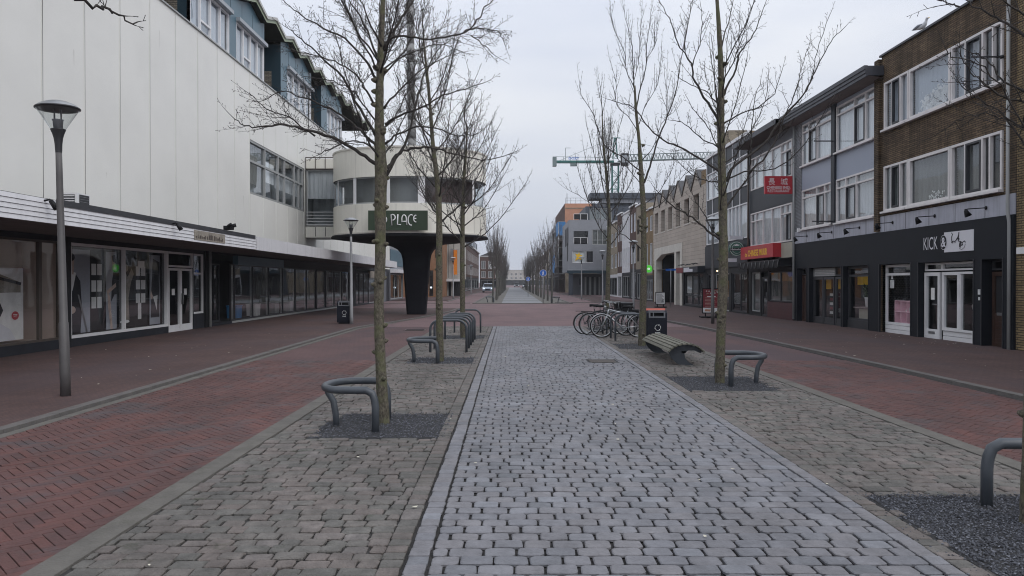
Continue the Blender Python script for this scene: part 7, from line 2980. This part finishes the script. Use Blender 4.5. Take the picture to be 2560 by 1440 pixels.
def trunk_mesh(mb, pts, rs, m="bark", n=16, rng=None, knots=10):
    P = smooth_poly(pts, 5)
    N_ = len(P)
    k = len(rs) - 1
    out_ = []
    for i in range(N_):
        f = i / (N_ - 1) * k
        j = min(int(f), k - 1)
        r = rs[j] + (rs[j + 1] - rs[j]) * (f - j)
        out_.append(r * (1 + (rng.uniform(-.05, .05) if rng else 0)))
    mb.tube(P, out_, m, n)
    if rng:
        L = path_len(P)
        for i in range(knots):
            q, t = at_len(P, rng.uniform(.05, .8) * L)
            d = side_dir(rng, t, R(80), 0)
            r = out_[0]
            mb.tube([q + d * r * .5, q + d * r * .98, q + d * r * 1.25], [r * .45, r * .32, r * .12], m, 7)


def zp(zx, zy, ox=560, oy=0, k=2.057):
    return (ox + zx / k, oy + zy / k)


def px_limb(zpts, Y, dy, ox):
    """trace in a picture crop -> a real limb leaving the trunk at Y and running dy metres away in depth"""
    P = [zp(a, b, ox) for a, b in zpts]
    L = [0]
    for a, b in zip(P, P[1:]):
        L.append(L[-1] + math.hypot(a[0] - b[0], a[1] - b[1]))
    return [PY(p[0], p[1], Y + dy * (l / L[-1]) ** 1.1) for p, l in zip(P, L)]


def tree(name, label, base, group="bare street trees"):
    return thing(name, label, "tree", base, 0, group)


# --- the big tree on the left
rg = random.Random(21)
Y = 8.56
T = tree("bare_tree", "tallest bare tree with a knobbly mossy trunk in the gravel pit before the green sign", (-1.43, Y, .02))
tz = [(961, 1085), (958, 1040), (951, 900), (947, 760), (951, 640), (951, 520), (953, 437), (949, 316), (951, 170), (956, 49), (963, -60)]
mb = MB()
tp_ = [PY(a, b, Y) for a, b in tz]
trunk_mesh(mb, tp_, [.082, .066, .060, .055, .058, .066, .070, .055, .038, .030, .022], "bark", 18, rg, 26)
mb.build("trunk", T)
tpA = TP(tw_gap=.064, tw_len=(.16, .58), sp_gap=.038, sp_len=(.015, .05), bud=.0058, up=.30, r_tw=.0042, r_sp=.0020)
mb = MB()
LT = [([(800, 850), (700, 790), (560, 710), (400, 665), (300, 640), (200, 655), (110, 645), (40, 597)], .024, -.5, .25),
      ([(790, 760), (720, 690), (640, 620), (520, 545), (400, 500), (300, 470), (200, 520)], .018, .7, .25),
      ([(470, 700), (330, 600), (220, 560), (130, 482)], .009, -.3, .1),
      ([(785, 700), (700, 560), (610, 400), (500, 290), (400, 205), (342, 155)], .019, -.4, .3),
      ([(800, 450), (740, 330), (620, 200), (480, 130), (380, 70), (310, 5)], .017, .3, .2),
      ([(790, 560), (730, 470), (690, 400), (600, 330), (470, 290), (360, 260)], .014, -.6, .2),
      ([(820, 260), (900, 120), (960, 30), (1010, -40)], .022, .2, .2),
      ([(825, 250), (870, 195), (960, 192), (1100, 200), (1240, 165), (1320, 90), (1350, 30), (1420, -10)], .016, -.6, .35),
      ([(1235, 166), (1300, 150), (1400, 165), (1440, 218)], .008, -.1, .1),
      ([(1270, 185), (1330, 230), (1385, 282)], .007, .1, .1),
      ([(822, 895), (890, 800), (960, 765), (1060, 758), (1180, 790), (1330, 822), (1480, 788)], .020, .5, .25),
      ([(830, 640), (900, 600), (1050, 540), (1160, 480), (1330, 430)], .016, -.5, .25),
      ([(835, 900), (930, 740), (985, 560), (1020, 420), (1080, 290), (1180, 190)], .019, .6, .3),
      ([(795, 300), (720, 120), (640, 0), (600, -60)], .014, .4, .2),
      ([(815, 250), (745, 100), (700, -20)], .014, -.5, .2),
      ([(815, 330), (850, 180), (860, 60), (880, -60)], .012, .5, .2),
      ([(800, 640), (730, 560), (680, 480), (560, 420), (450, 400)], .012, .5, .2),
      ([(830, 740), (900, 690), (1040, 650), (1200, 700), (1300, 690)], .013, -.4, .2),
      ([(800, 800), (740, 740), (660, 730), (560, 760), (480, 800)], .012, -.5, .2),
      ([(815, 420), (870, 330), (1000, 260), (1100, 230), (1230, 270)], .012, .5, .2),
      ([(825, 560), (900, 470), (1000, 370), (1090, 320), (1190, 280)], .013, .3, .2)]
for zpts, r0, dy, bare in LT:
    limb(mb, rg, px_limb(zpts, Y, dy, 560), r0, tpA, bare)
for i in range(10):      # limbs towards and away from the street, between the traced ones
    h = rg.uniform(2.9, 4.7)
    a = rg.choice([90, 270]) + rg.uniform(-35, 35)
    L = rg.uniform(.7, 1.3)
    d = Vector((math.cos(R(a)), math.sin(R(a)), .75))
    p0 = Vector((PY(951, 300, Y)[0], Y, h))
    limb(mb, rg, [p0, p0 + d * L * .4 + Vector((0, 0, -.03)), p0 + d * L * .75 + Vector((0, 0, .1)), p0 + d * L + Vector((0, 0, .3))], .012, tpA, .2)
mb.build("crown", T)

# --- the right foreground tree
rg = random.Random(8)
Y = 12.0
T = tree("bare_tree", "bare tree with a straight mossy trunk beside the slatted bench", (3.29, Y, .02))
tz = [(1800, 978), (1800, 940), (1803, 820), (1808, 700), (1808, 600), (1805, 457), (1801, 301), (1802, 194), (1796, 73), (1791, 0), (1786, -90)]
mb = MB()
trunk_mesh(mb, [PY(a, b, Y) for a, b in tz], [.092, .076, .072, .078, .070, .064, .056, .046, .034, .026, .018], "bark", 18, rg, 16)
mb.build("trunk", T)
tpB = TP(tw_gap=.13, tw_len=(.14, .5), sp_gap=.06, sp_len=(.02, .06), bud=.0065, up=.45, r_tw=.0052, r_sp=.0028, jit=.22)
mb = MB()
LR = [([(830, 1235), (760, 1185), (680, 1120), (600, 1072), (530, 1012), (480, 960)], .022, -.5, .2),
      ([(825, 1225), (790, 1190), (740, 1100), (700, 1040), (670, 980)], .012, .4, .2),
      ([(840, 1090), (910, 985), (970, 895), (982, 780), (985, 650), (1000, 520), (1030, 410)], .018, .5, .2),
      ([(970, 895), (1060, 800), (1120, 700), (1160, 580), (1250, 490), (1300, 380), (1320, 270), (1385, 75)], .016, -.4, .1),
      ([(850, 930), (900, 850), (1050, 740), (1130, 620), (1240, 500), (1290, 400), (1350, 290), (1400, 200), (1468, 135)], .024, .5, .3),
      ([(820, 880), (740, 830), (640, 770), (530, 720), (440, 640), (385, 560), (300, 530), (245, 512)], .020, .4, .25),
      ([(820, 630), (740, 500), (685, 400), (672, 330), (600, 220), (560, 100), (500, -10)], .022, -.4, .3),
      ([(840, 490), (900, 360), (925, 270), (990, 180), (1030, 90), (1060, -5)], .019, .5, .3),
      ([(835, 640), (920, 590), (1020, 550), (1100, 480), (1140, 360)], .013, -.5, .2),
      ([(830, 760), (740, 720), (640, 640), (570, 620)], .012, -.5, .2),
      ([(820, 540), (740, 470), (660, 430), (610, 400)], .011, .5, .2),
      ([(680, 340), (715, 230), (730, 120), (720, 30)], .009, .2, .2),
      ([(640, 260), (650, 140), (680, 0)], .009, .3, .2),
      ([(905, 330), (915, 220), (920, 75)], .007, .2, .2),
      ([(840, 930), (950, 885), (1100, 870), (1230, 770), (1320, 640), (1410, 490)], .014, -.6, .2),
      ([(1160, 590), (1210, 470), (1240, 350), (1285, 205)], .009, .3, .1),
      ([(830, 940), (760, 930), (680, 900), (600, 830), (540, 790)], .012, .5, .2),
      ([(830, 850), (900, 800), (960, 700), (1040, 560), (1070, 380)], .012, .5, .2),
      ([(820, 780), (760, 650), (700, 580), (650, 500)], .010, .6, .2)]
for zpts, r0, dy, bare in LR:
    limb(mb, rg, px_limb(zpts, Y, dy, 1400), r0, tpB, bare)
for i in range(12):
    h = rg.uniform(2.6, 5.4)
    a = rg.choice([90, 270]) + rg.uniform(-35, 35)
    L = rg.uniform(.8, 1.5)
    d = Vector((math.cos(R(a)) * .7, math.sin(R(a)) * .7, .9))
    p0 = Vector((PY(1803, 300, Y)[0], Y, h))
    limb(mb, rg, [p0, p0 + d * L * .5, p0 + d * L + Vector((0, 0, .2))], .012, tpB, .2)
mb.build("crown", T)


def auto_tree(T, rg, base, tpts, trs, n, hz, tp, spread, rise, lr=.018, mat_="bark", bare=.15, rootn=14, az0=0, local=False, lvl=1, curve=.5, twf=1.0, ns=14, knots=8):
    """trunk through tpts (x,y,z), n limbs between heights hz, each ending spread out and rise up"""
    mb = MB()
    trunk_mesh(mb, tpts, trs, mat_, ns, rg, knots)
    mb.build("trunk", T, world=not local)
    mb = MB()
    P = smooth_poly(tpts, 6)
    for i in range(n):
        f = (i + .5) / n
        h = hz[0] + (hz[1] - hz[0]) * f + rg.uniform(-.1, .1)
        q = min(P, key=lambda p: abs(p.z - h)).copy()
        a = az0 + i * 2.399 + rg.uniform(-.4, .4)
        s_ = spread * (1.05 - .55 * f) * rg.uniform(.75, 1.15)
        rr = rise * (1.0 - .35 * f) * rg.uniform(.8, 1.15)
        d = Vector((math.cos(a), math.sin(a), 0))
        pts = [q, q + d * s_ * .35 + Vector((0, 0, rr * .22)), q + d * s_ * (.5 + .3 * curve) + Vector((0, 0, rr * .52)), q + d * s_ + Vector((0, 0, rr))]
        limb(mb, rg, pts, lr * (1.1 - .5 * f), tp, bare, lvl, r1=tp.r_tw * .9, twf=twf)
    # leader tuft
    limb(mb, rg, [P[-1], P[-1] + Vector((rg.uniform(-.1, .1), rg.uniform(-.1, .1), .5)), P[-1] + Vector((rg.uniform(-.2, .2), rg.uniform(-.2, .2), 1.0))], trs[-1], tp, .05, lvl, r1=tp.r_tw * .8, twf=twf)
    mb.build("crown", T, world=not local)


# --- second and third tree on the left
rg = random.Random(31)
Y = 15.3
T = tree("bare_tree", "second bare tree of the hoop row, its trunk passing in front of the pavilion windows", (-1.45, Y, .02))
tpC = TP(tw_gap=.11, tw_len=(.25, .8), sp_gap=.07, sp_len=(.02, .07), bud=.0075, up=.55, r_tw=.0065, r_sp=.0035)
pt = [(1100, 920), (1100, 860), (1098, 760), (1098, 660), (1098, 540), (1094, 457), (1083, 365), (1073, 235), (1060, 110)]
auto_tree(T, rg, None, [PY(a, b, Y) for a, b in pt], [.082, .074, .070, .066, .062, .055, .042, .030, .018], 17, (2.7, 5.9), tpC, 1.25, 1.7, .02, twf=1.0)
Y = 21.9
T = tree("bare_tree", "third bare tree of the hoop row with a wide fan of thin branches", (-1.4, Y, .02))
tpD = TP(tw_gap=.14, tw_len=(.35, 1.0), sp_gap=.09, sp_len=(.03, .09), bud=.009, up=.45, r_tw=.008, r_sp=.0045)
pt = [(1158, 852), (1157, 800), (1156, 700), (1156, 620), (1157, 540), (1160, 450), (1165, 380), (1168, 320)]
auto_tree(T, rg, None, [PY(a, b, Y) for a, b in pt], [.085, .078, .072, .068, .060, .045, .032, .02], 19, (2.6, 5.3), tpD, 1.65, 2.0, .02, twf=1.0)
# --- second and third tree on the right
Y = 19.1
T = tree("bare_tree", "bare tree growing beside the litter bin, forking into long upright branches", (3.26, Y, .02))
mb = MB()
pt = [(1604, 872), (1606, 820), (1609, 700), (1609, 600), (1608, 520), (1604, 455), (1597, 350), (1590, 285), (1586, 215)]
rg = random.Random(52)
trunk_mesh(mb, [PY(a, b, Y) for a, b in pt], [.105, .088, .080, .074, .068, .062, .042, .034, .024], "bark", 16, rg, 10)
mb.build("trunk", T)
tpE = TP(tw_gap=.16, tw_len=(.3, .9), sp_gap=.10, sp_len=(.03, .08), bud=.0075, up=.7, r_tw=.0065, r_sp=.0035, ang=(22, 45), jit=.14)
mb = MB()
L2 = [([(430, 940), (470, 830), (510, 700), (548, 605), (600, 450), (622, 300), (650, 160), (682, 5)], .028, .5, .3),
      ([(395, 600), (385, 500), (378, 420), (370, 240), (340, 120), (322, 25)], .018, .4, .2),
      ([(390, 560), (412, 460), (440, 350), (445, 230), (460, 120), (467, 60)], .018, -.4, .2),
      ([(385, 470), (340, 360), (330, 270), (280, 160), (258, 45)], .012, .5, .2),
      ([(430, 900), (340, 820), (240, 760), (200, 680), (165, 580), (110, 490), (97, 410)], .018, -.6, .3),
      ([(425, 960), (360, 880), (300, 820), (270, 760), (255, 640)], .012, .6, .2),
      ([(415, 830), (480, 760), (520, 640), (600, 560)], .012, -.6, .2),
      ([(420, 1060), (500, 1000), (560, 900), (600, 800)], .013, .5, .2),
      ([(430, 1290), (360, 1230), (300, 1190), (230, 1120), (150, 1040), (30, 970)], .014, -.3, .3),
      ([(425, 1080), (520, 1050), (640, 900), (760, 850)], .012, -.5, .2),
      ([(400, 680), (350, 600), (290, 540), (285, 420), (255, 310)], .012, .3, .2),
      ([(405, 640), (440, 540), (500, 430), (520, 240)], .011, -.4, .2),
      ([(375, 440), (400, 330), (410, 200), (420, 55)], .010, .3, .2),
      ([(548, 605), (545, 500), (550, 345)], .009, -.2, .2), ([(445, 300), (490, 230), (500, 100)], .008, .2, .2)]
for zpts, r0, dy, bare in L2:
    limb(mb, rg, px_limb(zpts, Y, dy, 1400), r0, tpE, bare)
mb.build("crown", T)
rg = random.Random(61)
Y = 25.8
T = tree("bare_tree", "slim bare tree rising behind the parked bicycles", (3.25, Y, .02))
tpF = TP(tw_gap=.22, tw_len=(.5, 1.4), sp_gap=.13, sp_len=(.03, .09), bud=.008, up=.9, r_tw=.008, r_sp=.0045, ang=(20, 42), jit=.12)
pt = [(1519, 824), (1519, 760), (1520, 700), (1522, 600), (1522, 520), (1516, 440), (1508, 360), (1505, 290)]
auto_tree(T, rg, None, [PY(a, b, Y) for a, b in pt], [.09, .082, .075, .068, .055, .042, .03, .02], 14, (2.7, 5.8), tpF, 1.15, 2.4, .02)
# --- trees just outside the frame whose branches reach in
rg = random.Random(71)
T = tree("bare_tree", "bare tree cut off by the right edge, its branches crossing the brown brick building", (3.46, 4.98, .02))
tpG = TP(tw_gap=.10, tw_len=(.15, .42), sp_gap=.055, sp_len=(.012, .035), bud=.004, up=.15, r_tw=.0040, r_sp=.002, jit=.4)
mb = MB()
bx, by = 3.415, 4.98
trunk_mesh(mb, [(bx, by, -.02), (bx, by, .3), (bx + .01, by, 1.2), (bx + .02, by, 2.4), (bx + .03, by, 3.4), (bx, by, 4.6)], [.075, .062, .056, .055, .045, .03], "bark", 18, rg, 3)
mb.build("trunk", T)
mb = MB()


def pl(pts, dy0=0, dy1=0, Y=4.98):
    n = len(pts)
    return [PY(a, b, Y + dy0 + (dy1 - dy0) * i / (n - 1)) for i, (a, b) in enumerate(pts)]


for pts, r0, d1 in (([(2585, 120), (2535, 70), (2490, 48), (2440, 22), (2405, 0), (2380, -20)], .011, .3),
                    ([(2400, 22), (2375, 10), (2340, 2)], .004, .2),
                    ([(2585, 250), (2530, 215), (2500, 195), (2460, 150), (2420, 130)], .010, .2),
                    ([(2590, 260), (2520, 250), (2470, 215), (2430, 190), (2400, 140)], .008, -.2),
                    ([(2590, 420), (2540, 330), (2500, 295), (2450, 285), (2400, 300), (2350, 330)], .007, .3),
                    ([(2590, 330), (2530, 305), (2480, 268), (2430, 240), (2395, 205)], .008, .3),
                    ([(2590, 60), (2530, 20), (2480, -20)], .010, -.3),
                    ([(2590, 380), (2530, 270), (2460, 170), (2390, 145), (2365, 128)], .006, -.3),
                    ([(2600, 100), (2640, 0), (2680, -100)], .012, .3), ([(2600, 300), (2680, 200), (2760, 80)], .012, -.3)):
    limb(mb, rg, pl(pts, 0, d1), r0, tpG, .15, r1=.003)
for i in range(9):
    a = rg.uniform(-1.2, 1.9)
    h = rg.uniform(2.3, 4.2)
    L = rg.uniform(.7, 1.2)
    d = Vector((math.cos(a), math.sin(a), .7))
    p0 = Vector((bx, by, h))
    limb(mb, rg, [p0, p0 + d * L * .5, p0 + d * L + Vector((0, 0, .2))], .012, tpG, .2)
mb.build("crown", T)
rg = random.Random(72)
T = tree("bare_tree", "bare tree outside the frame whose twig tips hang in at the top left corner", (-1.43, 1.9, .02))
mb = MB()
bx, by = -1.55, 1.75
trunk_mesh(mb, [(bx, by, -.02), (bx, by, .3), (bx, by, 1.2), (bx, by, 2.4), (bx, by, 3.4), (bx, by, 4.6)], [.08, .064, .056, .052, .045, .03], "bark", 12, rg, 6)
mb.build("trunk", T)
mb = MB()
limb(mb, rg, pl([(-60, -220), (60, -120), (150, -50), (215, 5), (262, 28), (300, 42), (345, 57)], 0, .35, 1.95), .008, TP(tw_gap=.05, tw_len=(.03, .07), sp_gap=.03, sp_len=(.008, .016), bud=.0025, up=0, r_tw=.0022, r_sp=.0014), .55, r1=.0022, lvl=0)
for i in range(8):
    a = rg.uniform(2.2, 4.8)
    h = rg.uniform(2.6, 4.4)
    L = rg.uniform(.7, 1.2)
    d = Vector((math.cos(a), math.sin(a), .7))
    p0 = Vector((bx, by, h))
    limb(mb, rg, [p0, p0 + d * L * .5, p0 + d * L + Vector((0, 0, .2))], .012, tpG, .2)
mb.build("crown", T)

# --- the far double row
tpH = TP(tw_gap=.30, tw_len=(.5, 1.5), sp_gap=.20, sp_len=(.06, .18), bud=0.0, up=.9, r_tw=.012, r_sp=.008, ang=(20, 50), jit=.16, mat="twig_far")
ordn = ["first", "second", "third", "fourth", "fifth", "sixth", "seventh", "eighth", "ninth", "tenth", "eleventh", "twelfth", "thirteenth", "fourteenth", "fifteenth", "sixteenth", "last", "eighteenth", "nineteenth", "twentieth", "penultimate", "last"]
var = []
rg = random.Random(90)
for k in range(3):
    T = tree("bare_tree", "", (0, 0, 0), "bare trees lining the far path")
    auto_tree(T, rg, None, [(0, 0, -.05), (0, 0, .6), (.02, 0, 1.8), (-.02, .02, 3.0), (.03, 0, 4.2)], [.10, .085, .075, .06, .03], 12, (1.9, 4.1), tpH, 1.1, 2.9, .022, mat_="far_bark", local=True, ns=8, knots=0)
    var.append(T)
used = [False] * 3
for side, xx in (("pavilion", -1.45), ("corner building", 3.1)):
    for i in range(17):
        yy = 60.8 + i * 6.9 + (0 if side == "pavilion" else -1.2)
        v_ = (i * 2 + (side == "pavilion")) % 3
        lab = "bare young tree, %s of the far row on the %s side of the path" % (ordn[i], side)
        loc = (xx + rg.uniform(-.1, .1), yy, .02)
        if not used[v_]:
            used[v_] = True
            o = var[v_]
            o.location = loc
            o["label"] = lab
        else:
            o = clone(var[v_], loc, lab)
        o.rotation_euler = (0, 0, rg.uniform(0, 6.28))
        s = rg.uniform(.88, 1.08)
        o.scale = (s, s, s * rg.uniform(.92, 1.06))
# far cobbled strip between the two rows and its verges
mb = MB()
for (x0, x1, m, z) in ((-.8, 2.4, "far_slab", .012), (-2.9, -.8, "band_concrete", .010), (2.4, 4.5, "band_concrete", .010)):
    mb.face([(x0, 57.2, z), (x1, 57.2, z), (x1, 240, z), (x0, 240, z)], m)
mb.build("path", kind="structure")
mb = MB()
for y in (66, 74, 84, 97, 112, 130, 155):
    mb.face([(-.8, y, .016), (2.4, y, .016), (2.4, y + .5, .016), (-.8, y + .5, .016)], "joint")
mb.build("path_joint", kind="structure").name = "path_band"

# thin air over the street
hm = bpy.data.materials.new("haze")
hm.use_nodes = True
hn = hm.node_tree
hn.nodes.clear()
ho = hn.nodes.new("ShaderNodeOutputMaterial")
hv = hn.nodes.new("ShaderNodeVolumePrincipled")
hv.inputs["Color"].default_value = (0.86, 0.89, 0.93, 1)
hv.inputs["Density"].default_value = 0.0004
hn.links.new(hv.outputs[0], ho.inputs["Volume"])
MATS["haze"] = hm
mb = MB()
mb.box(-70, 80, -12, 470, -1.2, 42, "haze")
mb.build("haze", kind="stuff", label="thin pale air that fades the far end of the street", cat="haze")

# ------------------------------------------------------------------ bring everything to real metres
for me in bpy.data.meshes:
    me.transform(Matrix.Scale(K, 4))
for o in sc.objects:
    if o.type in ('CAMERA', 'LIGHT'):
        continue
    o.location = o.location * K
bpy.context.view_layer.update()
